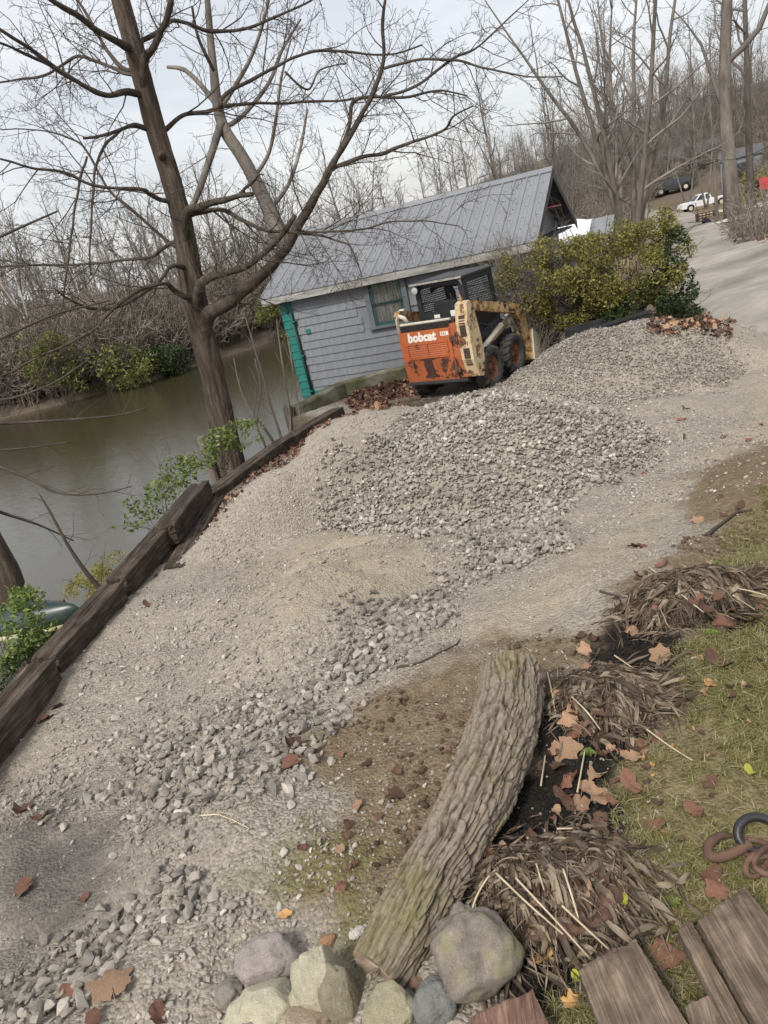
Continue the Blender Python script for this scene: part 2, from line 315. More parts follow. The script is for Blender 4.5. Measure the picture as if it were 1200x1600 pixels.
# boulders: each its own colours
def boulder_mat(name, stops, moss=None):
    mt, t, b = new_mat(name); v = coords(t)
    c = mixc(t, .45, ramp(t, noise_n(t, v, 14, 6, .6, .6), stops), ramp(t, noise_n(t, v, 48, 9, .75, .3), stops))
    sp = noise_n(t, v, 330, 3, .7); c = mixc(t, .55, c, ramp(t, sp, [(.35, (.15, .15, .14)), (.6, (.5, .5, .5))]), 'OVERLAY')
    if moss:
        r = N(t, 'ShaderNodeMapRange'); r.inputs['From Min'].default_value = .5; r.inputs['From Max'].default_value = .68
        t.links.new(noise_n(t, v, 13, 7), r.inputs[0]); c = mixc(t, math_n(t, 'MULTIPLY', r.outputs[0], .7), c, moss)
    t.links.new(c, b.inputs['Base Color']); b.inputs['Roughness'].default_value = .85
    bump(t, b, noise_n(t, v, 95, 9, .75), .8, .006); return mt
# log bark
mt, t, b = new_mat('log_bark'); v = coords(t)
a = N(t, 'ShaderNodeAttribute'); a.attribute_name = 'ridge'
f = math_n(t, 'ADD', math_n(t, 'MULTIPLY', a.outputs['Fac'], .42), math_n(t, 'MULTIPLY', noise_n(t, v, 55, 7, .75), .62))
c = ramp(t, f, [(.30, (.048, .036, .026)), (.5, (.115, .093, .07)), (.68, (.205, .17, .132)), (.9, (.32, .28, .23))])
ms = N(t, 'ShaderNodeMapRange'); ms.inputs['From Min'].default_value = .52; ms.inputs['From Max'].default_value = .72; t.links.new(noise_n(t, v, 4.5, 4), ms.inputs[0])
c = mixc(t, math_n(t, 'MULTIPLY', ms.outputs[0], .55), c, (.17, .16, .05))
t.links.new(c, b.inputs['Base Color']); b.inputs['Roughness'].default_value = .95; b.inputs['Specular IOR Level'].default_value = .15
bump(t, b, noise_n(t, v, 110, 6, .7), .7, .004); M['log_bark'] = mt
M['log_wood'] = simple('log_wood', [(.3, (.16, .12, .09)), (.7, (.34, .27, .20))], 30, .85, (1, .15, 1), 60, .5, .004)
# water
mt, t, b = new_mat('river_water'); v = coords(t)
b.inputs['Base Color'].default_value = (.046, .040, .021, 1); b.inputs['Roughness'].default_value = .06; b.inputs['IOR'].default_value = 1.5
b.inputs['Specular IOR Level'].default_value = .5
h = math_n(t, 'ADD', noise_n(t, coords(t, (1.2, 3.4, 1)), 3.4, 4, .55, .6), math_n(t, 'MULTIPLY', noise_n(t, v, .5, 2), 1.2))
bump(t, b, h, .10, .06); M['water'] = mt
# ground: mixes by real surface zones stored on the mesh
mt, t, b = new_mat('ground_soil'); v = coords(t)
def att(nm):
    a = N(t, 'ShaderNodeAttribute'); a.attribute_name = nm; return a.outputs['Fac']
n1 = noise_n(t, v, 1.7, 6); n2 = noise_n(t, v, 22, 6, .7); n3 = noise_n(t, v, 130, 3, .7)
vo = N(t, 'ShaderNodeTexVoronoi'); vo.inputs['Scale'].default_value = 75; t.links.new(v, vo.inputs['Vector'])
vo2 = N(t, 'ShaderNodeTexVoronoi'); vo2.inputs['Scale'].default_value = 32; t.links.new(v, vo2.inputs['Vector'])
grit = mixc(t, .5, ramp(t, n2, [(.3, (.215, .185, .15)), (.55, (.32, .285, .24)), (.75, (.42, .385, .335))]), ramp(t, n3, [(.3, (.17, .15, .12)), (.7, (.46, .425, .37))]))
bw = N(t, 'ShaderNodeRGBToBW'); t.links.new(vo.outputs['Color'], bw.inputs[0]); grit = mixc(t, .5, grit, bw.outputs[0], 'SOFT_LIGHT')
grit = mixc(t, math_n(t, 'MULTIPLY', n1, .35), grit, (.29, .245, .19))
forest = ramp(t, n2, [(.3, (.075, .058, .043)), (.5, (.135, .108, .082)), (.7, (.21, .17, .13))])
dirt = mixc(t, .45, ramp(t, n2, [(.25, (.085, .06, .036)), (.5, (.205, .155, .10)), (.75, (.36, .295, .21))]), ramp(t, n3, [(.3, (.07, .05, .03)), (.7, (.22, .17, .11))]))
tan = mixc(t, .4, ramp(t, n2, [(.3, (.27, .22, .155)), (.7, (.43, .37, .28))]), ramp(t, n3, [(.3, (.20, .165, .12)), (.7, (.46, .41, .33))]))
lawn = mixc(t, n1, ramp(t, n2, [(.28, (.085, .066, .036)), (.5, (.165, .14, .07)), (.72, (.29, .24, .145))]), ramp(t, n2, [(.28, (.07, .07, .024)), (.5, (.15, .15, .045)), (.72, (.25, .22, .10))]))
soil = ramp(t, n2, [(.3, (.008, .007, .006)), (.6, (.022, .018, .015)), (.8, (.05, .04, .033))])
wet = ramp(t, n2, [(.3, (.085, .075, .068)), (.7, (.17, .155, .14))])
moss = ramp(t, n2, [(.3, (.10, .095, .03)), (.7, (.19, .18, .065))])
drygrass = ramp(t, n2, [(.3, (.14, .11, .05)), (.55, (.25, .205, .11)), (.75, (.33, .28, .165))])
c = mixc(t, att('z_grit'), forest, grit)
for nm, col in (('z_dry', drygrass), ('z_tan', tan), ('z_dirt', dirt), ('z_lawn', lawn), ('z_moss', moss), ('z_wet', wet), ('z_soil', soil)):
    c = mixc(t, att(nm), c, col)
t.links.new(c, b.inputs['Base Color']); b.inputs['Roughness'].default_value = .95; b.inputs['Specular IOR Level'].default_value = .15
hh = math_n(t, 'ADD', math_n(t, 'MULTIPLY', n2, 1.2), math_n(t, 'ADD', math_n(t, 'MULTIPLY', n3, .45), math_n(t, 'ADD', math_n(t, 'MULTIPLY', vo.outputs['Distance'], -.7), math_n(t, 'MULTIPLY', vo2.outputs['Distance'], -.25))))
bump(t, b, hh, .75, .022); M['ground'] = mt

# ------------------------------------------------------------------ mesh building
class MB:
    def __init__(s): s.pend = {}; s.v = []; s.f = []; s.n = 0; s.mi = []; s.cur = 0; s.att = []; s.a = 0.0
    def add(s, verts, faces, mi=None):
        o = s.n; s.v.extend([tuple(p) for p in verts]); s.n += len(verts)
        s.f.extend([tuple(i + o for i in f) for f in faces]); s.mi.extend([s.cur if mi is None else mi] * len(faces)); s.att.extend([s.a] * len(verts)); return s
    def box(s, lo, hi, mat=None, mi=None, taper=None):
        (x0, y0, z0), (x1, y1, z1) = lo, hi
        vs = [Vector(p) for p in ((x0,y0,z0),(x1,y0,z0),(x1,y1,z0),(x0,y1,z0),(x0,y0,z1),(x1,y0,z1),(x1,y1,z1),(x0,y1,z1))]
        if mat is not None: vs = [mat @ p for p in vs]
        return s.add(vs, [(3,2,1,0),(4,5,6,7),(0,1,5,4),(1,2,6,5),(2,3,7,6),(3,0,4,7)], mi)
    def bevel_box(s, lo, hi, bv=.01, mat=None, mi=None):
        (x0, y0, z0), (x1, y1, z1) = lo, hi
        bm = bmesh.new(); bmesh.ops.create_cube(bm, size=1)
        for q in bm.verts: q.co = Vector(((q.co.x + .5) * (x1 - x0) + x0, (q.co.y + .5) * (y1 - y0) + y0, (q.co.z + .5) * (z1 - z0) + z0))
        bmesh.ops.bevel(bm, geom=list(bm.edges), offset=bv, segments=1, affect='EDGES', profile=.5)
        bm.verts.index_update(); vs = [mat @ q.co if mat is not None else q.co.copy() for q in bm.verts]
        s.add(vs, [tuple(q.index for q in f.verts) for f in bm.faces], mi); bm.free(); return s
    def prism(s, pts2, axis, a, b, mat=None, mi=None):          # polygon extruded along an axis
        n = len(pts2)
        def mk(p, h): return {'x': Vector((h, p[0], p[1])), 'y': Vector((p[0], h, p[1])), 'z': Vector((p[0], p[1], h))}[axis]
        vs = [mk(p, a) for p in pts2] + [mk(p, b) for p in pts2]
        if mat is not None: vs = [mat @ p for p in vs]
        return s.add(vs, [tuple(range(n))[::-1], tuple(range(n, 2 * n))] + [(i, (i + 1) % n, n + (i + 1) % n, n + i) for i in range(n)], mi)
    def tube(s, P, R, k=6, caps=True, mi=None):
        P = np.asarray(P, float); n = len(P)
        if np.isscalar(R): R = np.full(n, R)
        if not caps and k <= 5: s.pend.setdefault((n, k), []).append((P, R, s.cur if mi is None else mi)); return s
        T = np.gradient(P, axis=0); T /= np.linalg.norm(T, axis=1)[:, None] + 1e-12
        u = np.cross(T[0], (0.3, 0.2, 1.0) if abs(T[0][2]) < .9 else (1, 0, 0)); u /= np.linalg.norm(u)
        ang = np.arange(k) * 2 * PI / k; ca, sa = np.cos(ang), np.sin(ang); V = np.empty((n * k, 3))
        for i in range(n):
            u = u - T[i] * (u @ T[i]); u /= np.linalg.norm(u) + 1e-12; wv = np.cross(T[i], u)
            V[i * k:(i + 1) * k] = P[i] + R[i] * (ca[:, None] * u + sa[:, None] * wv)
        F = [(i * k + j, i * k + (j + 1) % k, (i + 1) * k + (j + 1) % k, (i + 1) * k + j) for i in range(n - 1) for j in range(k)]
        if caps: F += [tuple(range(k))[::-1], tuple((n - 1) * k + j for j in range(k))]
        o = s.n; s.v.extend(map(tuple, V)); s.n += len(V); s.f.extend([tuple(i + o for i in f) for f in F]); s.mi.extend([s.cur if mi is None else mi] * len(F)); s.att.extend([s.a] * len(V)); return s
    def lathe(s, prof, k=28, mat=None, mi=None, closed=False):  # profile (radius, height) about local Y axis
        vs = []; fs = []; n = len(prof)
        for i in range(k):
            a = 2 * PI * i / k
            for r, h in prof: vs.append(Vector((r * math.cos(a), h, r * math.sin(a))))
        for i in range(k):
            j = (i + 1) % k
            for q in range(n if closed else n - 1): fs.append((i * n + q, i * n + (q + 1) % n, j * n + (q + 1) % n, j * n + q))
        if mat is not None: vs = [mat @ p for p in vs]
        return s.add(vs, fs, mi)
    def mesh(s, name, mats, smooth=False):
        if s.pend: return s.mesh_batched(name, mats, smooth)
        me = bpy.data.meshes.new(name); me.from_pydata(s.v, [], s.f)
        for q in (mats if isinstance(mats, (list, tuple)) else [mats]): me.materials.append(q)
        if any(s.mi): me.polygons.foreach_set('material_index', s.mi)
        if any(s.att): me.attributes.new('leaf', 'FLOAT', 'POINT').data.foreach_set('value', s.att)
        if smooth: me.polygons.foreach_set('use_smooth', [True] * len(me.polygons))
        me.update(); return me
    def mesh_batched(s, name, mats, smooth):
        VA, QA, MA = [], [], []; o = s.n
        for (n, k), L in s.pend.items():
            P = np.stack([q[0] for q in L]); R = np.stack([q[1] for q in L]); B = len(L)
            T = np.gradient(P, axis=1); T /= np.linalg.norm(T, axis=2, keepdims=True) + 1e-12
            ref = np.where(np.abs(T[:, :1, 2:]) < .8, np.array([.05, .08, 1.0]), np.array([1.0, .1, .05])); ref = np.broadcast_to(ref, T.shape)
            u = np.cross(T, ref); u /= np.linalg.norm(u, axis=2, keepdims=True) + 1e-9; w_ = np.cross(T, u); a = np.arange(k) * 2 * PI / k
            V = P[:, :, None, :] + R[:, :, None, None] * (np.cos(a)[None, None, :, None] * u[:, :, None, :] + np.sin(a)[None, None, :, None] * w_[:, :, None, :])
            VA.append(V.reshape(-1, 3)); i = np.arange(n - 1)[:, None] * k; j = np.arange(k)[None, :]; j2 = (j + 1) % k
            q = np.stack([i + j, i + j2, i + k + j2, i + k + j], -1).reshape(-1, 4); q = (q[None] + (np.arange(B) * n * k)[:, None, None] + o).reshape(-1, 4); QA.append(q)
            MA.append(np.repeat([l[2] for l in L], (n - 1) * k)); o += B * n * k
        V = np.concatenate(([np.array(s.v, float).reshape(-1, 3)] if s.n else []) + VA); Q = np.concatenate(QA); MI = np.concatenate([np.array(s.mi, int)] + MA)
        lv = np.concatenate([np.array([i for f in s.f for i in f], int), Q.ravel()]); lt = np.concatenate([np.array([len(f) for f in s.f], int), np.full(len(Q), 4)]); ls = np.concatenate([[0], np.cumsum(lt)[:-1]])
        me = bpy.data.meshes.new(name); me.vertices.add(len(V)); me.vertices.foreach_set('co', V.astype(np.float32).ravel()); me.loops.add(len(lv)); me.loops.foreach_set('vertex_index', lv.astype(np.int32))
        me.polygons.add(len(lt)); me.polygons.foreach_set('loop_start', ls.astype(np.int32)); me.polygons.foreach_set('loop_total', lt.astype(np.int32))
        for q in (mats if isinstance(mats, (list, tuple)) else [mats]): me.materials.append(q)
        if MI.any(): me.polygons.foreach_set('material_index', MI.astype(np.int32))
        if smooth: me.polygons.foreach_set('use_smooth', np.ones(len(lt), bool))
        me.update(calc_edges=True); return me
    def build(s, name, mats, parent=None, smooth=False, fix=False):
        me = s.mesh(name, mats, smooth)
        if fix:
            bm = bmesh.new(); bm.from_mesh(me); bmesh.ops.recalc_face_normals(bm, faces=bm.faces); bm.to_mesh(me); bm.free()
        return put(name, me, parent)
def put(name, me, parent=None):
    o = bpy.data.objects.new(name, me); COL.objects.link(o)
    if parent is not None: o.parent = parent
    return o
def tag(o, label, cat, group=None):
    o['label'] = label; o['category'] = cat
    if group: o['group'] = group
    return o
def thing(name, label, cat, loc=(0, 0, 0), rz=0, group=None):
    o = bpy.data.objects.new(name, None); o.empty_display_size = .2; COL.objects.link(o)
    o.location = loc; o.rotation_euler = (0, 0, rz); return tag(o, label, cat, group)
def kind(o, k): o['kind'] = k; return o
def copy_tree(o, parent=None):
    c = o.copy(); COL.objects.link(c)
    if parent is not None: c.parent = parent
    for ch in list(o.children): copy_tree(ch, c)
    return c
def text_mesh(s, size, ext=.004, offset=.0, mat=None, shear=0.0):
    cu = bpy.data.curves.new('lettering', 'FONT'); cu.body = s; cu.size = size; cu.extrude = ext; cu.offset = offset; cu.align_x = 'LEFT'; cu.shear = shear; cu.resolution_u = 3
    o = bpy.data.objects.new('lettering', cu); COL.objects.link(o)
    dg = bpy.context.evaluated_depsgraph_get(); me = bpy.data.meshes.new_from_object(o.evaluated_get(dg)); me.name = 'lettering'
    bpy.data.objects.remove(o); bpy.data.curves.remove(cu)
    me.materials.clear(); me.materials.append(mat); return me
# points scattered with a geometry-node tree (only for gravel, grass, leaf litter: what nobody could count)
def scatter(name, pts, scl, rot, tint, idx, protos, label=None):
    n = len(pts); me = bpy.data.meshes.new(name); me.vertices.add(n); me.vertices.foreach_set('co', np.asarray(pts, np.float32).ravel())
    A = me.attributes
    A.new('scl', 'FLOAT', 'POINT').data.foreach_set('value', np.asarray(scl, np.float32))
    A.new('rot', 'FLOAT_VECTOR', 'POINT').data.foreach_set('vector', np.asarray(rot, np.float32).ravel())
    A.new('tint', 'FLOAT', 'POINT').data.foreach_set('value', np.asarray(tint, np.float32))
    A.new('idx', 'INT', 'POINT').data.foreach_set('value', np.asarray(idx, np.int32))
    me.update(); o = put(name, me); kind(o, 'stuff')
    pc = bpy.data.collections.new(name + '_pieces')
    for i, pm in enumerate(protos):
        q = bpy.data.objects.new('%s_piece_%02d' % (name, i), pm); pc.objects.link(q)
    ng = bpy.data.node_groups.new(name, 'GeometryNodeTree')
    ng.interface.new_socket('Geometry', in_out='INPUT', socket_type='NodeSocketGeometry'); ng.interface.new_socket('Geometry', in_out='OUTPUT', socket_type='NodeSocketGeometry')
    gi = ng.nodes.new('NodeGroupInput'); go = ng.nodes.new('NodeGroupOutput'); ip = ng.nodes.new('GeometryNodeInstanceOnPoints')
    ci = ng.nodes.new('GeometryNodeCollectionInfo'); ci.inputs['Collection'].default_value = pc; ci.inputs['Separate Children'].default_value = True; ci.inputs['Reset Children'].default_value = True
    def na(nm, ty):
        a = ng.nodes.new('GeometryNodeInputNamedAttribute'); a.data_type = ty; a.inputs['Name'].default_value = nm; return a.outputs['Attribute']
    L = ng.links.new; er = ng.nodes.new('FunctionNodeEulerToRotation')
    L(gi.outputs[0], ip.inputs['Points']); L(ci.outputs[0], ip.inputs['Instance']); ip.inputs['Pick Instance'].default_value = True
    L(na('idx', 'INT'), ip.inputs['Instance Index']); L(na('rot', 'FLOAT_VECTOR'), er.inputs[0]); L(er.outputs[0], ip.inputs['Rotation'])
    L(na('scl', 'FLOAT'), ip.inputs['Scale']); L(ip.outputs[0], go.inputs[0])
    md = o.modifiers.new('pieces', 'NODES'); md.node_group = ng
    return o

# ================================================================== THE GROUND, ROAD AND RIVER
def axis_lines(segs):
    out_ = [segs[0][0]]
    for a, b, d0, d1 in segs:
        p = a; L = b - a
        while p < b - 1e-6:
            f = (p - a) / L; p = min(b, p + d0 + (d1 - d0) * f); out_.append(p)
    return np.array(out_)
gxs = axis_lines([(-130, -25, 8, 2.5), (-25, -6, 2, .35), (-6, -3, .30, .05), (-3, 3.2, .026, .026), (3.2, 8, .03, .09), (8, 20, .1, .4), (20, 120, .5, 6)])
gys = axis_lines([(-6, 0, .6, .1), (0, .7, .08, .03), (.7, 4, .018, .026), (4, 8, .028, .045), (8, 15, .05, .10), (15, 30, .12, .4), (30, 70, .4, 1.2), (70, 190, 1.2, 6)])
GX, GY = np.meshgrid(gxs, gys); GZ = H(GX, GY)
POLY = {k: wpoly(v) for k, v in dict(
    dirt=[(470, 1190), (560, 1085), (640, 1045), (760, 1005), (880, 985), (960, 955), (1010, 890), (1090, 840), (1120, 780), (1199, 690), (1290, 680), (1290, 830), (1140, 900), (1040, 1010), (900, 1060), (850, 1130), (800, 1250), (700, 1340), (600, 1480), (540, 1440), (490, 1330), (540, 1240)],
    dirt2=[(1080, 735), (1199, 685), (1290, 690), (1290, 800), (1110, 820), (1060, 800)],
    tan=[(690, 1000), (760, 930), (880, 875), (1000, 805), (1090, 735), (1170, 660), (1199, 560), (1290, 560), (1290, 690), (1110, 745), (1040, 830), (980, 905), (880, 975), (760, 1005)],
    tan2=[(390, 870), (520, 840), (700, 845), (680, 905), (560, 930), (440, 965), (380, 940)],
    lawn=[(1199, 770), (1290, 760), (1320, 1100), (1400, 1800), (830, 1800), (840, 1600), (900, 1500), (990, 1400), (980, 1290), (960, 1210), (1050, 1140), (1050, 1040), (1100, 960), (1190, 900), (1100, 870), (1120, 845)],
    soil=[(930, 1000), (1010, 950), (1070, 970), (1060, 1040), (960, 1060), (1010, 1130), (960, 1190), (930, 1260), (850, 1280), (825, 1240), (850, 1120), (890, 1060)],
    soil2=[(700, 1300), (780, 1215), (840, 1180), (900, 1200), (990, 1290), (985, 1420), (900, 1500), (850, 1560), (790, 1580), (690, 1470)],
    soil3=[(965, 960), (1090, 930), (1190, 945), (1180, 975), (1060, 990)],
    wet=[(-20, 1290), (120, 1245), (210, 1280), (150, 1380), (90, 1440), (-20, 1460)],
    wet2=[(-20, 1560), (-20, 1440), (150, 1390), (220, 1290), (280, 1330), (130, 1490)],
    moss=[(380, 1380), (520, 1340), (640, 1370), (580, 1490), (470, 1480)],
).items()}
def zone(names, x, y, soft, nf, na_, s):
    r = np.full(np.shape(x), -1e9)
    for nme in names: r = np.maximum(r, polysd(x, y, POLY[nme]))
    r = r + na_ * fbm(x * nf, y * nf, s=s, o=4)
    return sstep(-soft, soft, r)
def zones(x, y):
    Z = {}
    near = (y < 20)
    d = sdist(x, y, BANK)
    Z['z_grit'] = yardmask(x, y)
    rd = np.hypot(x - 8, y - 12)
    Z['z_dry'] = (x > 9) * sstep(.42, .75, .5 + .5 * fbm(x * .35, y * .35, s=31, o=3)) * sstep(95, 60, y) * (d < -2)
    Z['z_tan'] = zone(['tan', 'tan2'], x, y, .16, 2.5, .16, 11) * .85
    Z['z_dirt'] = zone(['dirt', 'dirt2'], x, y, .10, 4, .14, 12)
    Z['z_lawn'] = zone(['lawn'], x, y, .10, 4, .10, 13)
    Z['z_lawn'] = np.maximum(Z['z_lawn'], sstep(-.25, .25, polysd(x, y, np.array([(1.25, -.5), (1.75, 2.0), (2.35, 3.55), (8.5, 4.3), (8.5, -6), (-2, -6), (-.6, .2), (.5, .7)])) + .2 * fbm(x * 2, y * 2, s=13)))
    Z['z_dirt'] = np.maximum(Z['z_dirt'], Z['z_lawn']); Z['z_lawn'] = Z['z_lawn'] * (.45 + .55 * sstep(-.35, .25, fbm(x * 4, y * 4, s=61, o=3)))
    Z['z_moss'] = zone(['moss'], x, y, .15, 6, .2, 14) * .6
    Z['z_wet'] = np.maximum(zone(['wet'], x, y, .15, 4, .12, 15) * .95, zone(['wet2'], x, y, .15, 4, .12, 18) * .45)
    Z['z_soil'] = zone(['soil', 'soil2', 'soil3'], x, y, .04, 8, .07, 16)
    for k in ('z_tan', 'z_dirt', 'z_lawn', 'z_moss', 'z_wet', 'z_soil'): Z[k] = np.where(near, Z[k], 0)
    return Z
nx_, ny_ = len(gxs), len(gys)
me = bpy.data.meshes.new('ground'); nv = nx_ * ny_
me.vertices.add(nv); me.vertices.foreach_set('co', np.stack([GX, GY, GZ], -1).astype(np.float32).ravel())
ii = np.arange(ny_ - 1)[:, None] * nx_ + np.arange(nx_ - 1)[None, :]
quads = np.stack([ii, ii + 1, ii + 1 + nx_, ii + nx_], -1).reshape(-1, 4); nf_ = len(quads)
me.loops.add(nf_ * 4); me.loops.foreach_set('vertex_index', quads.ravel().astype(np.int32)); me.polygons.add(nf_)
me.polygons.foreach_set('loop_start', np.arange(nf_, dtype=np.int32) * 4); me.polygons.foreach_set('loop_total', np.full(nf_, 4, np.int32))
me.polygons.foreach_set('use_smooth', np.ones(nf_, bool))
ZG = zones(GX, GY)
for k, vv in ZG.items(): me.attributes.new(k, 'FLOAT', 'POINT').data.foreach_set('value', vv.astype(np.float32).ravel())
me.materials.append(M['ground']); me.update(); me.validate()
kind(put('ground', me), 'structure')

_H0 = H
def H(x, y, detail=True):                        # from here on heights are read off the finished ground
    x = np.clip(np.asarray(x, float), gxs[0], gxs[-1] - 1e-6); y = np.clip(np.asarray(y, float), gys[0], gys[-1] - 1e-6)
    i = np.clip(np.searchsorted(gxs, x, 'right') - 1, 0, len(gxs) - 2); j = np.clip(np.searchsorted(gys, y, 'right') - 1, 0, len(gys) - 2)
    fx = (x - gxs[i]) / (gxs[i + 1] - gxs[i]); fy = (y - gys[j]) / (gys[j + 1] - gys[j])
    return (GZ[j, i] * (1 - fx) + GZ[j, i + 1] * fx) * (1 - fy) + (GZ[j + 1, i] * (1 - fx) + GZ[j + 1, i + 1] * fx) * fy
# river
mb = MB(); mb.add([(-130, 4, WATER_Z), (8, 4, WATER_Z), (8, 100, WATER_Z), (-130, 100, WATER_Z)], [(0, 1, 2, 3)])
kind(mb.build('river', M['water']), 'structure')

# road: one lane of pale chip-seal following the ground, laid a little above it
RC = np.array([(12.0, 2.0), (9.4, 7.5), (9.1, 11.5), (9.9, 17), (12.3, 25), (16.6, 36), (22.4, 49), (28.8, 64), (34.0, 78), (35.0, 90), (32, 102)], float)
RW = np.array([2.9, 3.0, 2.85, 2.25, 1.95, 1.75, 1.6, 1.55, 1.5, 1.5, 1.5])
def spline(P, n):
    P = np.asarray(P, float); t_ = np.linspace(0, len(P) - 1, n); i = np.clip(t_.astype(int), 0, len(P) - 2); f = (t_ - i)[:, None]
    g = lambda k: P[np.clip(k, 0, len(P) - 1)]
    p0, p1, p2, p3 = g(i - 1), g(i), g(i + 1), g(i + 2)
    return .5 * (2 * p1 + (p2 - p0) * f + (2 * p0 - 5 * p1 + 4 * p2 - p3) * f ** 2 + (3 * p1 - p0 - 3 * p2 + p3) * f ** 3)
rc = spline(RC, 260); rw = spline(RW[:, None], 260)[:, 0]
tg = np.gradient(rc, axis=0); tg /= np.linalg.norm(tg, axis=1)[:, None]; nr = np.stack([-tg[:, 1], tg[:, 0]], 1)
vs = []; K = 25
for k in range(K):
    s_ = (k / (K - 1)) * 2 - 1
    wv = rw * (1 + .03 * vnoise(np.arange(260) * .35, np.full(260, 3.1 + 9 * (s_ > 0)))) * s_
    q = rc + nr * wv[:, None]
    edge = 1 - abs(s_) ** 6
    vs.append(np.stack([q[:, 0], q[:, 1], _H0(q[:, 0], q[:, 1], False) + .075 * edge - .03 * (abs(s_) == 1)], 1))
vs = np.stack(vs, 1).reshape(-1, 3)
fs = [(i * K + k, (i + 1) * K + k, (i + 1) * K + k + 1, i * K + k + 1) for i in range(259) for k in range(K - 1)]
mb = MB(); mb.add(vs, fs); kind(mb.build('road', M['asphalt'], smooth=True, fix=True), 'structure')
def strip(name, P, wd, mt_, n=40, lift=.05):
    q = spline(P, n); tg_ = np.gradient(q, axis=0); tg_ /= np.linalg.norm(tg_, axis=1)[:, None]; nn = np.stack([-tg_[:, 1], tg_[:, 0]], 1); V = []
    for s_ in (-1, -.5, 0, .5, 1):
        c_ = q + nn * wd * s_; V.append(np.stack([c_[:, 0], c_[:, 1], H(c_[:, 0], c_[:, 1], False) + lift], 1))
    V = np.stack(V, 1).reshape(-1, 3); mb = MB(); mb.add(V, [(i * 5 + k, (i + 1) * 5 + k, (i + 1) * 5 + k + 1, i * 5 + k + 1) for i in range(n - 1) for k in range(4)])
    return kind(mb.build(name, mt_, smooth=True, fix=True), 'structure')
strip('driveway', [gp(1083, 338)[:2], gp(1115, 332)[:2], gp(1160, 325)[:2], gp(1230, 315)[:2]], .9, M['drive'])
strip('footpath', [gp(1108, 352)[:2], gp(1130, 347)[:2], gp(1160, 341)[:2], gp(1230, 333)[:2]], .45, M['drive'])

# ================================================================== BOATHOUSE
HTH = math.radians(26)
house = thing('boathouse', 'small grey shingled boathouse with grey metal roof and teal corner by the river', 'boathouse', (-1.24, 18.0, 0), -HTH)
WL, DEP, ZE, ZR, ZB, RL, OH, EO = 5.62, 5.2, .955, 2.25, -2.6, 6.1, .36, .27
HWd = DEP / 2
mb = MB(); mb.box((0, 0, ZB), (WL, DEP, ZE + .06))
mb.prism([(0.0, ZE + .06), (DEP, ZE + .06), (HWd, ZR - .12)], 'x', 0, WL)
mb.build('wall', M['siding'], house)
# shingles, every course on the river wall; the window leaves a gap
WX0, WX1, WZ0, WZ1 = 2.18, 3.14, -.12, .88
shing = [MB().prism([(0, 0), (-.03, 0), (-.006, .2), (0, .2)], 'x', .001, wd - .001).mesh('shingle', M['siding']) for wd in (.24, .29, .33, .38)]
wds = (.24, .29, .33, .38); cnt = 0; rest = MB(); CH = .181
def add_shingle(k, x, z, base):
    global cnt
    if cnt < 280:
        o = put('shingle', shing[k], house); o.location = (x, base, z); cnt += 1
    else: rest.prism([(base, z), (base - .022, z), (base - .006, z + .2), (base, z + .2)], 'x', x + .001, x + wds[k] - .001)
for r_ in range(13):
    z = ZE - .06 - CH * (r_ + 1); x = .30 + (r_ % 2) * .05
    while x < WL - .1:
        k = random.randrange(4)
        if x + wds[k] > WL - .02: break
        if not (x + wds[k] > WX0 and x < WX1 and z + .16 > WZ0 and z < WZ1): add_shingle(k, x, z + random.uniform(-.004, .004), -.001)
        x += wds[k]
# gable end boards
for r_ in range(16):
    z = -.6 + CH * r_
    if z < ZE: y0, y1 = .02, DEP - .02
    else:
        f = (z + .1 - ZE) / (ZR - ZE); y0, y1 = HWd * f + .05, DEP - HWd * f - .05
    if y1 - y0 < .3: break
    rest.prism([(WL, z), (WL + .02, z), (WL + .006, z + .19), (WL, z + .19)], 'y', y0, y1)
kind(rest.build('shingle_courses', M['siding'], house), 'stuff')
# teal corner shingles and base boards
cs = MB().prism([(0, 0), (-.035, 0), (-.014, .19), (0, .19)], 'x', -.03, .27); cs.prism([(0, 0), (-.03, 0), (-.012, .19), (0, .19)], 'y', -.03, .3)
csm = cs.mesh('corner_shingle', M['teal'])
for r_ in range(17):
    o = put('corner_shingle', csm, house); o.location = (0, -.002, ZE - .06 - CH * (r_ + 1)); o.scale.x = 1 + random.uniform(-.03, .03)
mb = MB(); mb.box((.27, -.05, -2.3), (.78, -.003, -1.36)); mb.build('base_panel', M['teal'], house)
mb = MB(); mb.tube([(.05, -.20, ZE - .05), (.09, -.19, ZE - .2), (.16, -.12, ZE - .33), (.245, -.085, ZE - .42)], .035, 8); mb.tube([(.245, -.085, ZE - .40), (.265, -.085, -.3), (.285, -.085, -1.45)], .032, 8); mb.tube([(.285, -.085, -1.43), (.30, -.085, -2.2)], .032, 8)
dp = mb.build('downspout', M['dark_teal'], house, smooth=True)
mb = MB()
for z in (.3, -.5, -1.35): mb.box((.20, -.13, z), (.33, -.03, z + .03))
mb.build('strap', M['teal'], dp)
mb = MB(); mb.bevel_box((.50, -.05, -.02), (.62, -.02, .09), .006); mb.build('vent_cover', M['teal'], house)
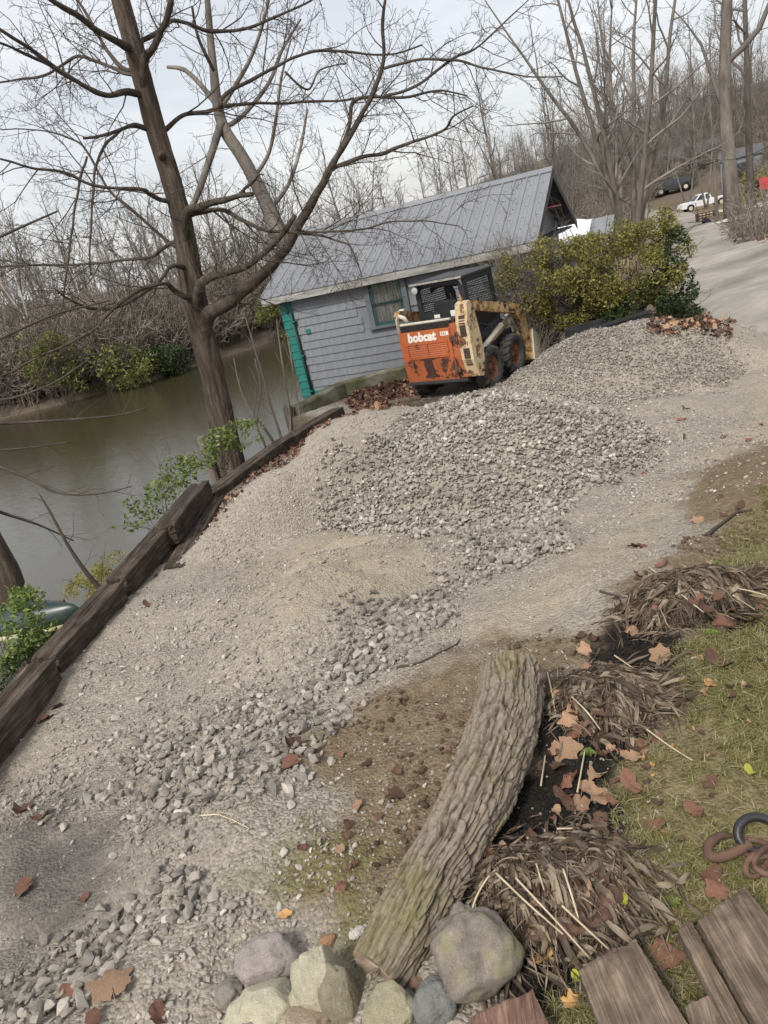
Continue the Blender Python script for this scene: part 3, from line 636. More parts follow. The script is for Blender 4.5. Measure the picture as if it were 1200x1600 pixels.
# window
win = MB()
for lo, hi in (((WX0 - .02, -.075, WZ0), (WX0 + .10, -.003, WZ1)), ((WX1 - .10, -.075, WZ0), (WX1 + .02, -.003, WZ1)), ((WX0 + .10, -.075, WZ1 - .10), (WX1 - .10, -.003, WZ1))): win.box(lo, hi)
wo = win.build('window', M['window_trim'], house)
mb = MB(); mb.box((WX0 - .06, -.11, WZ0 - .06), (WX1 + .06, -.003, WZ0 - .001)); mb.build('sill', M['window_trim'], wo)
mb = MB()
for i, z in enumerate((WZ0 + .002, (WZ0 + WZ1) / 2 - .07)):
    z1 = z + .475; y = -.045 - .0 * i
    mb.box((WX0 + .102, y, z), (WX0 + .15, -.012, z1)); mb.box((WX1 - .15, y, z), (WX1 - .102, -.012, z1)); mb.box((WX0 + .152, y, z), (WX1 - .152, -.012, z + .05)); mb.box((WX0 + .152, y, z1 - .045), (WX1 - .152, -.012, z1))
mb.build('sash', M['dark_teal'], wo)
cv = []; xs_ = np.linspace(WX0 + .12, WX1 - .12, 60)
mb = MB(); yv = -.0075 - .004 * np.abs(np.sin(xs_ * 21) + .4 * np.sin(xs_ * 47)) 
mb.add([(x, y, z) for z in (WZ0 + .01, WZ1 - .1) for x, y in zip(xs_, yv)], [(i, i + 1, 61 + i, 60 + i) for i in range(59)]); mb.build('curtain', M['curtain'], wo, smooth=True)
for z0, z1 in ((WZ0 + .05, WZ0 + .43), (WZ0 + .48, WZ1 - .11)):
    mb = MB(); mb.box((WX0 + .15, -.024, z0), (WX1 - .15, -.020, z1)); mb.build('pane', M['clear_glass'], wo)
# roof: one object per metal sheet between ribs, both slopes
sl = math.atan2(ZR - ZE, HWd + EO * .98); LS = math.hypot(ZR - ZE, HWd + EO)
def roof_panel(wd):
    mb = MB(); pr = [(0, 0), (.015, .028), (.04, .028), (.055, .001), (wd * .35, .001), (wd * .36, .007), (wd * .40, .007), (wd * .41, .001), (wd * .7, .001), (wd * .71, .007), (wd * .75, .007), (wd * .76, .001), (wd, 0)]
    pr = pr + [(wd, -.02), (0, -.02)]
    mb.prism(pr, 'y', 0, LS); return mb.mesh('roof_panel', M['roof_metal'])
npan = 23; pw = (RL + OH) / npan; rp = roof_panel(pw)
for side in (0, 1):
    for i in range(npan):
        o = put('roof_panel', rp, house)
        if side == 0: o.location = (-OH + i * pw, -EO, ZE); o.rotation_euler = (sl, 0, 0)
        else: o.location = (-OH + (i + 1) * pw, DEP + EO, ZE); o.rotation_euler = (sl, 0, PI)
mb = MB()
scr = []
for i in range(npan):
    for k in range(7):
        s_ = .15 + k * (LS - .3) / 6; x = -OH + i * pw + pw * .55
        p = Vector((x, -EO + s_ * math.cos(sl), ZE + s_ * math.sin(sl) + .004)); mb.box(p - Vector((.008, .008, .004)), p + Vector((.008, .008, .012)))
kind(mb.build('roof_screws', M['trim_dark'], house), 'stuff')
mb = MB(); zt = ZE + (HWd + EO) * math.tan(sl)
mb.prism([(HWd - .17, zt - .17 * math.tan(sl) + .035), (HWd, zt + .05), (HWd + .17, zt - .17 * math.tan(sl) + .035), (HWd + .17, zt - .17 * math.tan(sl) + .02), (HWd, zt + .03), (HWd - .17, zt - .17 * math.tan(sl) + .02)], 'x', -OH - .01, RL + .01)
mb.build('ridge_cap', M['roof_metal'], house)
mb = MB(); mb.box((-OH, -EO + .012, ZE - .165), (RL - .03, -EO + .045, ZE - .018)); mb.build('fascia', M['fascia'], house)
mb = MB(); mb.box((-OH + .01, -EO + .046, ZE - .14), (RL - .04, -.03, ZE - .12)); mb.build('soffit', M['soffit'], house)
# gable overhang: deck under the sheets and barge boards
for sgn, nm in ((0, 'barge_board'), (1, 'barge_board')):
    mb = MB(); a = [(-EO, ZE - .03), (HWd, zt - .03), (HWd, zt - .19), (-EO, ZE - .19)]
    if sgn: a = [(DEP - y, z) for y, z in a]
    mb.prism(a, 'x', RL - .028, RL - .002); mb.build(nm, M['trim_dark'], house, fix=True); mb = MB(); mb.prism(a, 'x', -OH + .002, -OH + .03); mb.build(nm, M['trim_dark'], house, fix=True)
    mb = MB(); a = [(-EO + .05, ZE - .022), (HWd, zt - .024), (HWd, zt - .06), (-EO + .05, ZE - .06)]
    if sgn: a = [(DEP - y, z) for y, z in a]
    mb.prism(a, 'x', -OH + .032, RL - .03); mb.build('roof_deck', M['soffit'], house, fix=True)
mb = MB(); mb.box((WL + .005, .3, ZE - .1), (RL - .05, DEP - .3, ZE - .06)); mb.build('eave_return', M['trim_dark'], house)
mb = MB(); mb.tube([(WL + .05, HWd - .95, ZE + .50), (RL - .06, HWd - .4, ZE + .52), (RL - .05, HWd + .9, ZE + .50)], .016, 6); mb.build('rail', M['red_roof'], house)
mb = MB(); mb.tube([(WL + .03, .9, ZE + .02), (WL + .12, .9, ZE + .06), (WL + .14, .92, ZE + .18)], .02, 6); mb.lathe([(.0, 0), (.05, 0), (.07, .08), (.0, .1)], 10, Matrix.Translation((WL + .15, .92, ZE + .2))); mb.build('lamp', M['black_metal'], house)

# ================================================================== CONCRETE RETAINING WALL IN FRONT OF THE BOATHOUSE
rwall = thing('retaining_wall', 'mossy concrete retaining wall bent beside the grey boathouse', 'retaining wall', (0, 0, 0))
def wall_run(p, q, top0, top1, th, bot, mt_, nm):
    p, q = Vector(p), Vector(q); d = (q - p).normalized(); nn = Vector((-d.y, d.x)); L = (q - p).length; n = max(6, int(L / .06)); V = []
    for i in range(n + 1):
        f = i / n; c_ = p + d * L * f; tz = top0 + (top1 - top0) * f + .025 * vnoise(np.array([c_.x * 4]), np.array([c_.y * 4]), s=3)[0]
        for (o_, z) in ((-th / 2, bot), (-th / 2, tz - .03), (-th / 2 + .03, tz), (th / 2 - .03, tz), (th / 2, tz - .03), (th / 2, bot)):
            k = .012 * mnoise.noise(Vector((c_.x * 6, c_.y * 6, z * 6 + o_))); V.append((c_.x + nn.x * (o_ + k), c_.y + nn.y * (o_ + k), z))
    F = [(i * 6 + k, (i + 1) * 6 + k, (i + 1) * 6 + (k + 1) % 6, i * 6 + (k + 1) % 6) for i in range(n) for k in range(6)] + [(0, 1, 2, 3, 4, 5), tuple(n * 6 + k for k in range(6))[::-1]]
    mb = MB(); mb.add(V, F); return mb.build(nm, mt_, rwall, fix=True)
c0 = at_z(456, 637, -.80); c1 = at_z(532, 595, -.72); c2 = at_z(655, 566, -.72)
wall_run(c0.xy, c1.xy, -.80, -.72, .24, -2.2, M['concrete'], 'concrete_section')
wall_run(c1.xy + (c2 - c1).xy.normalized() * .05, c2.xy + (c2 - c1).xy, -.725, -.71, .22, -1.9, M['concrete'], 'concrete_section')
pq = (c2 - c1).xy.normalized(); nn = Vector((pq.y, -pq.x))
wall_run(c1.xy + pq * .25 + nn * .22, c2.xy + pq * .3 + nn * .22, -.98, -.93, .2, -1.6, M['concrete'], 'concrete_footing')
p = at_z(453, 640, -.83)
mb = MB(); zs = np.linspace(-1.7, -.74, 8); mb.tube([(p.x - .03 + .01 * math.sin(i), p.y - .08, z) for i, z in enumerate(zs)], .085, 10); tag(mb.build('fence_post', M['pole_wood'], smooth=False), 'short mossy wooden post standing at the end of the concrete wall', 'post')
p = at_z(318, 690, -.75); mb = MB(); mb.tube([(p.x, p.y, -1.6), (p.x - .01, p.y, -1.0), (p.x - .02, p.y + .01, -.66)], [.075, .075, .07], 9); tag(mb.build('fence_post', M['pole_wood']), 'short weathered wooden post among the green leaves by the leaning tree', 'post')

# ================================================================== RAILROAD TIES HOLDING THE GRAVEL
def beam_mesh(L, wd, ht, seed, mt_, name='railroad_tie', amp=.007, n=44):
    r = np.random.default_rng(seed); prof = []
    rr = .011
    for (cx, cz, a0) in ((wd / 2 - rr, ht / 2 - rr, 0), (-wd / 2 + rr, ht / 2 - rr, 90), (-wd / 2 + rr, -ht / 2 + rr, 180), (wd / 2 - rr, -ht / 2 + rr, 270)):
        for k in range(3): a = math.radians(a0 + 45 * k); prof.append((cx + rr * math.cos(a), cz + rr * math.sin(a)))
        nxt = {0: (-1, 0), 90: (0, -1), 180: (1, 0), 270: (0, 1)}[a0]
        ln = (wd if nxt[0] else ht) - 2 * rr; bx, bz = prof[-1]
        for k in range(1, 6): prof.append((bx + nxt[0] * ln * k / 6, bz + nxt[1] * ln * k / 6))
    prof = np.array(prof); K = len(prof); V = []
    ph = r.uniform(0, 100)
    crack = r.uniform(-.3, .3)
    for i in range(n + 1):
        f = i / n; x = (f - .5) * L
        th = np.arctan2(prof[:, 1], prof[:, 0])
        a = amp * (.45 * vnoise(np.full(K, x * 1.3 + ph), np.cos(th) * 2, np.sin(th) * 2, seed) + .55 * vnoise(np.full(K, x * 1.8 + ph), np.cos(th) * 11, np.sin(th) * 11, seed + 1) + .18 * vnoise(np.full(K, x * 9), np.cos(th) * 18, np.sin(th) * 18, seed + 2))
        top = (prof[:, 1] > ht / 2 - .004); a = a - np.where(top & (np.abs(prof[:, 0] - crack * wd - .02 * math.sin(x * 3)) < .02), .016, 0)
        e = min(1, (min(f, 1 - f) * L) / .03 + .0); sc_ = .93 + .07 * math.sqrt(min(1, e))
        q = prof * sc_ * (1 + a / np.hypot(prof[:, 0], prof[:, 1]))[:, None]
        xx = x + (0 if 0 < i < n else r.uniform(-.012, .012, K)); V.append(np.stack([np.broadcast_to(xx, (K,)), q[:, 0], q[:, 1]], 1))
    V = np.concatenate(V); F = [(i * K + k, i * K + (k + 1) % K, (i + 1) * K + (k + 1) % K, (i + 1) * K + k) for i in range(n) for k in range(K)]
    mb = MB(); o = len(V); V = list(map(tuple, V)) + [(-L / 2, 0, 0), (L / 2, 0, 0)]
    F += [(o, (k + 1) % K, k) for k in range(K)] + [(o + 1, n * K + k, n * K + (k + 1) % K) for k in range(K)]
    mb.add(V, F)
    return mb.mesh(name, mt_)
def place_beam(p, q, wd, ht, seed, mt_, label, cat, name='railroad_tie', roll=0, group=None, n=44, amp=.007):
    p, q = Vector(p), Vector(q); d = q - p; me = beam_mesh(d.length, wd, ht, seed, mt_, name, amp, n); me.transform(Matrix.Identity(4))
    o = put(name, me); X = d.normalized(); Yv = Vector((0, 0, 1)).cross(X).normalized(); Zv = X.cross(Yv)
    mt3 = Matrix((X, Yv, Zv)).transposed().to_4x4() @ Matrix.Rotation(roll, 4, 'X'); mt3.translation = (p + q) / 2; o.matrix_world = mt3
    return tag(o, label, cat, group)
TG = 'dark railroad ties edging the gravel'
TW_, TH_ = .21, .2
t1a, t1m, t1b = at_z(528, 636, -.62), at_z(432, 692, -.52), at_z(322, 772, -.44)
T1off = Vector((0, 0, -TH_ / 2))
place_beam(t1a + T1off, t1m + T1off + Vector((.0, .02, 0)), .2, .2, 3, M['tie'], 'far end railroad tie pointing at the mossy concrete wall', 'railroad tie', group=TG)
place_beam(t1m + T1off, t1b + T1off - Vector((.0, -.02, 0)), .2, .2, 5, M['tie'], 'low railroad tie running up to the stacked joint beside the green bushes', 'railroad tie', group=TG)
t2a, t2b = at_z(312, 752, -.27), at_z(254, 822, -.25)
place_beam(t2a + T1off, t2b + T1off, .21, .2, 11, M['tie'], 'short dark tie stacked highest where the timber edging bends', 'railroad tie', group=TG, amp=.008)
place_beam(t2a + Vector((.10, .05, -.31)), t2b + Vector((.13, -.5, -.31)), .2, .2, 12, M['tie'], 'lower tie half buried beneath the highest stacked tie', 'railroad tie', group=TG)
t3a, t3b = at_z(250, 823, -.285), at_z(178, 902, -.29)
place_beam(t3a + T1off, t3b + T1off, .185, .185, 17, M['tie'], 'railroad tie with a cracked top next to the yellow mossy patch', 'railroad tie', group=TG, amp=.008)
place_beam(t3a + Vector((.05, .1, -.305)), t3b + Vector((.03, -.5, -.305)), .2, .2, 18, M['tie'], 'buried lower tie below the cracked one near the yellow moss', 'railroad tie', group=TG)
t4a, t4b = at_z(174, 909, -.285), at_z(66, 1024, -.28)
place_beam(t4a + T1off, t4b + T1off, .185, .185, 23, M['tie'], 'tan streaked railroad tie beside the overturned green canoe', 'railroad tie', group=TG, amp=.009)
t5a, t5b = at_z(62, 1031, -.27), at_z(-170, 1300, -.25)
place_beam(t5a + T1off, t5b + T1off, .185, .185, 29, M['tie'], 'nearest railroad tie leaving the frame at lower left, split along its top', 'railroad tie', group=TG, amp=.009)

# ================================================================== SKID STEER (x forward, y left, z up, origin on the ground)
HD = math.radians(40)
SKZ = -.98
sk = thing('skid_steer_loader', 'worn orange and cream skid steer loader with dark mesh cab parked behind the gravel', 'skid steer', (2.0, 12.70, SKZ), PI / 2 - HD)
def part(nm, mb, mt_, par=sk, smooth=False, fix=True): return mb.build(nm, mt_, par, smooth, fix)
# wheels
def tyre_mesh():
    mb = MB(); R, Wd = .345, .22; h = Wd / 2
    mb.lathe([(.205, -h * .82), (.235, -h * .98), (.28, -h), (.315, -h * .93), (.328, -h * .75), (.33, 0), (.328, h * .75), (.315, h * .93), (.28, h), (.235, h * .98), (.205, h * .82), (.19, h * .5), (.19, -h * .5)], 40, closed=True)
    for i in range(18):                                       # chevron lugs, each side set half a pitch on
        for sgn in (-1, 1):
            a0 = 2 * PI * (i + (.5 if sgn > 0 else 0)) / 18; V = []
            for (fy, da, r0, r1) in ((.02, .11, .322, .35), (.55, .05, .322, .350), (.95, -.03, .31, .343), (1.02, -.05, .275, .318)):
                for dd in (-.052, .052):
                    a = a0 + da + dd; yv = sgn * h * fy
                    V += [(r0 * math.cos(a), yv, r0 * math.sin(a)), (r1 * math.cos(a - dd * .25), yv * 1.01, r1 * math.sin(a - dd * .25))]
            F = []
            for q in range(3):
                o = q * 4; F += [(o + 1, o + 3, o + 7, o + 5), (o, o + 1, o + 5, o + 4), (o + 2, o + 6, o + 7, o + 3)]
            F += [(0, 2, 3, 1), (12, 13, 15, 14)]; mb.add(V, F)
    return mb.mesh('tyre', M['rubber'])
tym = tyre_mesh()
mb = MB(); h = .11
mb.lathe([(.205, -h * .8), (.222, -h * .86), (.215, -h * .7), (.19, -h * .55), (.165, -h * .15), (.06, -h * .05), (.055, -h * .35), (.0, -h * .38)], 32)
mb.lathe([(.205, h * .8), (.19, h * .5), (.1, h * .4), (0, h * .4)], 24)
rimm = mb.mesh('rim', M['rim'], True)
mb = MB(); mb.lathe([(0, -.075), (.014, -.075), (.016, -.03), (.016, -.02)], 6); boltm = mb.mesh('wheel_bolt', M['rust'])
for wx in (-.42, .43):
    for wy in (-.62, .62):
        wh = put('wheel', tym, sk); wh.location = (wx, wy, .345); wh.rotation_euler = (0, random.uniform(0, 6), 0 if wy < 0 else PI)
        r_ = put('rim', rimm, wh)
        for k in range(8):
            bo = put('wheel_bolt', boltm, wh); bo.location = (.105 * math.cos(k * PI / 4), .02, .105 * math.sin(k * PI / 4))
# chassis and chain cases
mb = MB(); mb.prism([(-.88, .30), (-.80, .22), (.72, .22), (.86, .40), (.80, .74), (-.85, .80)], 'y', -.49, .49); part('chassis', mb, M['black_metal'])
mb = MB(); mb.box((-.84, -.485, .80), (-.45, .485, 1.16)); part('engine_bay', mb, M['black_metal'])
# tail gate: upper door, lower panel bent inwards, fluted edges
XT = -.93
mb = MB(); mb.prism([(XT + .06, .30), (XT + .02, .31), (XT - .025, .68), (XT - .025, 1.13), (XT + .04, 1.15), (XT + .06, 1.15)], 'y', -.34, .64)
part('tailgate', mb, [M['orange']])
mb = MB(); mb.prism([(XT + .012, .335), (XT - .0335, .672), (XT - .028, .672), (XT + .016, .335)], 'y', -.325, .625); part('lower_panel', mb, M['orange_worn'])
# raised frame round the louvres, the door seam, and the two louvre openings
mb = MB()
for y0, y1, z0, z1 in ((-.27, .52, .70, .725), (-.27, .52, .93, .955), (-.27, -.235, .725, .93), (.485, .52, .725, .93), (.11, .145, .725, .93)): mb.box((XT - .045, y0, z0), (XT - .024, y1, z1))
part('grille_frame', mb, M['orange'])
for y0, y1 in ((-.233, .108), (.147, .483)):
    mb = MB(); mb.box((XT - .0275, y0, .727), (XT - .0255, y1, .928)); gb = part('louvre', mb, M['trim_dark'])
    for k in range(6):
        z = .733 + k * .033; mb = MB(); mb.prism([(XT - .043, z), (XT - .040, z - .004), (XT - .028, z + .022), (XT - .030, z + .027)], 'y', y0 + .004, y1 - .004); mb.build('slat', M['orange'], gb, fix=True)
mb = MB(); mb.prism([(XT + .07, .33), (XT + .03, .33), (XT - .01, .68), (XT - .01, 1.2), (XT + .07, 1.2)], 'y', -.50, -.345); part('hinge_panel', mb, M['orange_worn'])
for z in (.42, .92):
    mb = MB(); mb.tube([(XT - .03, -.345, z), (XT - .03, -.345, z + .10)], .022, 8); mb.box((XT - .03, -.42, z + .01), (XT - .008, -.345, z + .09)); part('hinge', mb, M['rust'])
mb = MB(); mb.tube([(XT - .02, .44, .57), (XT - .06, .44, .575), (XT - .06, .44, .64), (XT - .02, .44, .645)], .011, 6); part('handle', mb, M['rust'])
for k in range(7):
    mb = MB(); y = random.uniform(-.28, .46); z = random.uniform(.36, .66); xx = XT - .034 + (.672 - z) / .337 * .045; mb.lathe([(0, -.004), (.010, -.004), (.013, .004)], 8, Matrix.Translation((xx, y, z)) @ Matrix.Rotation(-PI / 2, 4, 'Z')); part('bolt', mb, M['letter_dark'])
# the bare rusty patch down the middle of the door
V = []; K = 40; prng = np.random.default_rng(3)
for k in range(K):
    f = k / (K - 1); z = .70 - f * .33; xx = XT - .0365 + max(0, (.672 - z) / .337 * .0445)
    c_ = .15 + .01 * math.sin(f * 5); hw = (.085 + .05 * (f > .85) + (.05 if f < .08 else 0)) + prng.uniform(-.014, .014)
    V += [(xx - .0012, c_ - hw, z), (xx - .0012, c_ + hw, z)]
mb = MB(); mb.add(V, [(2 * k, 2 * k + 1, 2 * k + 3, 2 * k + 2) for k in range(K - 1)]); part('rusty_patch', mb, simple('bare_rust', [(.3, (.045, .022, .017)), (.7, (.085, .042, .03))], 20, .9, bstr=.2))
mb = MB(); mb.box((XT + .0, -.50, .27), (XT + .10, .64, .315)); part('rear_bumper', mb, M['trim_dark'])
# lettering on the door
bx = Matrix(((0, 0, -1, XT - .0265), (-1, 0, 0, .47), (0, 1, 0, .985), (0, 0, 0, 1)))
o = put('lettering', text_mesh('bobcat', .195, .002, .010, M['letter_white'], .12), sk); o.matrix_local = bx
mb = MB(); mb.box((XT - .029, -.315, 1.03), (XT - .0255, -.165, 1.095)); pl = part('model_plate', mb, M['letter_white'])
tx = Matrix(((0, 0, -1, XT - .0292), (-1, 0, 0, -.175), (0, 1, 0, 1.038), (0, 0, 0, 1)))
o = put('lettering', text_mesh('541', .07, .001, .001, M['orange'], .1), pl); o.matrix_local = tx
# slotted cooling grille and rail above the door
mb = MB(); mb.box((XT + .02, -.34, 1.15), (XT + .05, .60, 1.24)); g = part('rear_grille', mb, M['letter_dark'])
for k in range(29):
    y = -.33 + k * .032; mb = MB(); mb.box((XT + .005, y, 1.155), (XT + .02, y + .014, 1.235)); mb.build('bar', M['black_metal'], g)
mb = MB(); mb.tube([(XT + .03, -.36, 1.265), (XT + .03, .60, 1.265)], .022, 8); part('top_rail', mb, M['off_white'])
mb = MB(); mb.box((XT + .05, -.42, 1.18), (-.45, .48, 1.25)); part('engine_cover', mb, M['black_metal'])
# loader uprights
def upright(sy):
    y0, y1 = (-.715, -.505) if sy < 0 else (.60, .70)
    XO = 0 if sy < 0 else .16
    mb = MB(); mb.prism([(x_ + XO * (x_ < -.8), z_) for x_, z_ in [(-.78, .30), (-.90, .33), (-1.00, .62), (-1.00, 1.18), (-.93, 1.47), (-.84, 1.50), (-.74, 1.40), (-.66, .90), (-.64, .34)]], 'y', y0, y1)
    u = part('upright', mb, [M['off_white'] if sy > 0 else M['cream']])
    for z0, z1 in (((.52, .80), (.98, 1.30)) if sy < 0 else ()):
        mb = MB(); zt_ = z1
        fx = lambda z: -1.0 if z <= 1.18 else -1.0 + (z - 1.18) / .29 * .07
        fx2 = lambda z: fx(z) if z > .62 else -1.0 + (.62 - z) / .29 * .10
        mb.add([(fx2(z) - .003, y, z) for z in (z0, (z0 + z1) / 2, z1) for y in (y0 + .045, y1 - .055)], [(0, 1, 3, 2), (2, 3, 5, 4)]); mb.build('slot_grille', M['letter_dark'], u)
        for k in range(8):
            z = z0 + .02 + k * (z1 - z0 - .03) / 8; mb = MB(); mb.box((fx2(z) - .010, y0 + .047, z), (fx2(z) - .0035, y1 - .057, z + .014)); mb.build('slot_bar', M['rust'], u)
    mb = MB()
    for z in (.40, .88, 1.36): mb.lathe([(0, -.02), (.024, -.02), (.028, 0)], 8, Matrix.Translation((-.80, y0 if sy < 0 else y1, z)) @ (Matrix.Rotation(0 if sy < 0 else PI, 4, 'Z')))
    mb.build('pivot_pin', M['rust'], u)
    if sy < 0:
        q = Matrix(((0, 0, -1, -1.0035), (-1, 0, 0, -.545), (0, 1, 0, .85), (0, 0, 0, 1)))
        o = put('lettering', text_mesh('541', .085, .0012, .0015, M['letter_dark']), u); o.matrix_local = q
    return u
upright(-1); upright(1)
mb = MB(); mb.tube([(-.86, -.60, 1.48), (-.87, -.585, 1.57), (-.86, -.58, 1.64)], [.022, .016, .010], 6); part('lever', mb, M['cream_rust'])
mb = MB(); mb.tube([(-.9, .64, 1.02), (-.90, .64, 1.36), (-.92, .58, 1.42), (-.90, .50, 1.38), (-.88, .46, 1.30)], .035, 8); part('exhaust_stub', mb, M['off_white'], smooth=True)
# lift arms
def arm(sy):
    y0, y1 = (-.70, -.60) if sy < 0 else (.60, .70)
    mb = MB(); mb.prism([(-.86, 1.34), (-.90, 1.42), (-.82, 1.49), (.62, 1.17), (.84, 1.10), (.93, .97), (1.14, .42), (1.13, .28), (1.02, .26), (.98, .40), (.80, .82), (.62, 1.0), (-.74, 1.32)], 'y', y0, y1)
    a = part('lift_arm', mb, M['cream_rust'])
    mb = MB(); mb.lathe([(0, -.03), (.035, -.03), (.04, 0), (.04, .13), (0, .13)], 12, Matrix.Translation((.84, y0, .99))); mb.build('pivot_pin', M['rust'], a)
    if sy < 0:
        al = math.radians(-12)
        ca, sa = math.cos(al), math.sin(al); rot = Matrix(((ca, -sa, 0, .40), (0, 0, -1, y0 - .0025), (sa, ca, 0, 1.075), (0, 0, 0, 1)))
        o = put('lettering', text_mesh('bobcat', .085, .001, .002, M['letter_dark'], .1), a); o.matrix_local = rot
        # animal head badge: a dark rounded head with two ears and pale eye slits
        mb = MB(); pts = [(0, -.05), (.03, -.04), (.048, -.01), (.05, .03), (.062, .075), (.035, .05), (.012, .056), (-.012, .056), (-.035, .05), (-.062, .075), (-.05, .03), (-.048, -.01), (-.03, -.04)]
        mb.prism(pts, 'z', 0, .002, rot @ Matrix.Translation((-.12, .10, 0))); em = mb.build('emblem', M['letter_dark'], a, fix=True)
        mb = MB()
        for s_ in (-1, 1): mb.prism([(.010 * s_, .012), (.035 * s_, .026), (.030 * s_, .010)], 'z', .0022, .0034, rot @ Matrix.Translation((-.12, .10, 0)))
        mb.build('emblem_eye', M['cream'], em, fix=True)
    return a
arm(-1); arm(1)
def rod(nm, p, q, r0, r1, f, mt0, mt1, par=sk):
    p, q = Vector(p), Vector(q); mb = MB(); mb.tube([p, p.lerp(q, f)], r0, 12); o = part(nm, mb, mt0, par)
    mb = MB(); mb.tube([p.lerp(q, f - .03), q], r1, 10); mb.build('piston_rod', mt1, o); return o
steel = simple('steel', [(.3, (.35, .35, .34)), (.7, (.5, .5, .49))], 8, .3, metal=.7, bstr=0)
for sy in (-1, 1):
    rod('lift_cylinder', (-.66, .60 * sy, .62), (.70, .56 * sy, .98), .045, .025, .72, M['off_white'], steel)
    mb = MB(); mb.prism([(-.70, .56), (-.70, .50), (.52, .80), (.60, .86), (.52, .90)], 'y', .53 * sy - .02, .53 * sy + .02); part('side_rail', mb, M['cream_rust'])
    mb = MB(); mb.prism([(-.55, .78), (.55, .78), (.62, .92), (.40, .98), (-.55, .86)], 'y', .50 * sy - .015, .50 * sy + .015); part('fender', mb, M['black_metal'])
    rod('tilt_cylinder', (.86, .40 * sy, .95), (1.12, .40 * sy, .42), .035, .02, .6, M['off_white'], steel)
# cab
CX0, CX1, CY, CZ0, CZ1 = -.50, .42, .46, 1.20, 1.84
def bar_panel(nm, quad, nu, nv, rad, mt_, par):          # woven guard: thin square bars across a four-cornered opening
    a, b_, c_, d = [Vector(q) for q in quad]; mb = MB()
    for i in range(nu + 1):
        f = i / nu; mb.tube([a.lerp(b_, f), d.lerp(c_, f)], rad, 4, False)
    for i in range(nv + 1):
        f = i / nv; mb.tube([a.lerp(d, f), b_.lerp(c_, f)], rad, 4, False)
    return mb.build(nm, mt_, par)
mb = MB()      # rear panel with its big window opening, 3 cm thick
XB = CX0 - .0
def ring_panel(outer, inner, axis, a, b_):
    n = len(outer); V = []
    for h in (a, b_):
        for lst in (outer, inner):
            for p in lst: V.append({'x': (h, p[0], p[1]), 'y': (p[0], h, p[1])}[axis])
    F = []
    for i in range(n):
        j = (i + 1) % n
        F += [(i, j, n + j, n + i), (2 * n + i, 3 * n + i, 3 * n + j, 2 * n + j), (i, 2 * n + i, 2 * n + j, j), (n + i, n + j, 3 * n + j, 3 * n + i)]
    m_ = MB(); m_.add(V, F); return m_
def rrect(y0, y1, z0, z1, r, k=4):
    P = []
    for cx, cy, a0 in ((y1 - r, z1 - r, 0), (y0 + r, z1 - r, 90), (y0 + r, z0 + r, 180), (y1 - r, z0 + r, 270)):
        for i in range(k + 1): a = math.radians(a0 + 90 * i / k); P.append((cx + r * math.cos(a), cy + r * math.sin(a)))
    return P
cab = part('cab_rear_panel', ring_panel(rrect(-CY, CY, CZ0 - .02, CZ1 - .03, .01), rrect(-.36, .38, CZ0 + .15, CZ1 - .10, .05), 'x', CX0, CX0 + .035), M['cab_grey'])
for y, z, wdd, hh in ((.12, CZ0 + .045, .11, .06), (-.20, CZ0 + .05, .11, .09)):
    mb = MB(); mb.box((CX0 - .003, y - wdd / 2, z), (CX0 - .0005, y + wdd / 2, z + hh)); mb.build('sticker', M['letter_white'], cab)
mb = MB(); mb.prism([(-.38, CZ1 - .05), (-.44, CZ1 - .05), (-.44, CZ1 - .13)], 'x', CX0 - .003, CX0 - .0005); mb.build('sticker', M['off_white'], cab, fix=True)
for sy in (-1, 1):
    y0, y1 = sorted((sy * CY, sy * (CY - .035)))
    P = [(CX0 + .04, CZ0 - .02), (CX1 + .14, CZ0 - .40), (CX1 + .06, CZ1 - .03), (CX0 + .04, CZ1 - .03)]
    I = [(CX0 + .11, CZ0 + .06), (CX1 + .03, CZ0 - .02), (CX1 - .02, CZ1 - .12), (CX0 + .11, CZ1 - .12)]
    sp = part('cab_side_frame', ring_panel(P, I, 'y', y0, y1), M['cab_grey'])
    yy = sy * (CY - .018)
    bar_panel('side_screen', [(p[0], yy, p[1]) for p in I], 17, 15, .0065, M['black_metal'], sp)
    mb = MB(); mb.prism([(CX0 + .04, CZ0 - .03), (CX1 + .12, CZ0 - .41), (CX1 + .12, .72), (CX0 + .04, .76)], 'y', y0 + .002, y1 - .002); part('cab_lower_side', mb, M['black_metal'])
mb = MB(); mb.prism([(-CY - .03, CZ1 - .03), (-CY - .03, CZ1), (-.40, CZ1 + .02), (.40, CZ1 + .02), (CY + .03, CZ1), (CY + .03, CZ1 - .03)], 'x', CX0 - .07, CX1 + .10); part('cab_roof', mb, M['cab_grey'])
mb = MB(); mb.box((CX0 - .085, -CY - .03, CZ1 - .025), (CX0 - .071, CY + .04, CZ1 + .008)); part('roof_lip', mb, M['fascia'])
for sy in (-1, 1):
    mb = MB(); mb.tube([(CX1 + .05, sy * (CY - .02), CZ1 - .03), (CX1 + .13, sy * (CY - .02), CZ0 - .4)], .025, 6); part('front_post', mb, M['black_metal'])
mb = MB(); mb.lathe([(.03, .10), (.055, .06), (.068, 0), (.06, -.012)], 16, Matrix.Translation((CX0 - .09, CY - .06, CZ1 - .10)) @ Matrix.Rotation(-PI / 2, 4, 'Z')); wl = part('work_lamp', mb, M['black_metal'], smooth=True)
mb = MB(); mb.lathe([(0, -.018), (.04, -.014), (.06, -.006)], 16, Matrix.Translation((CX0 - .09, CY - .06, CZ1 - .10)) @ Matrix.Rotation(-PI / 2, 4, 'Z')); mb.build('lens', M['lamp_glass'], wl, True)
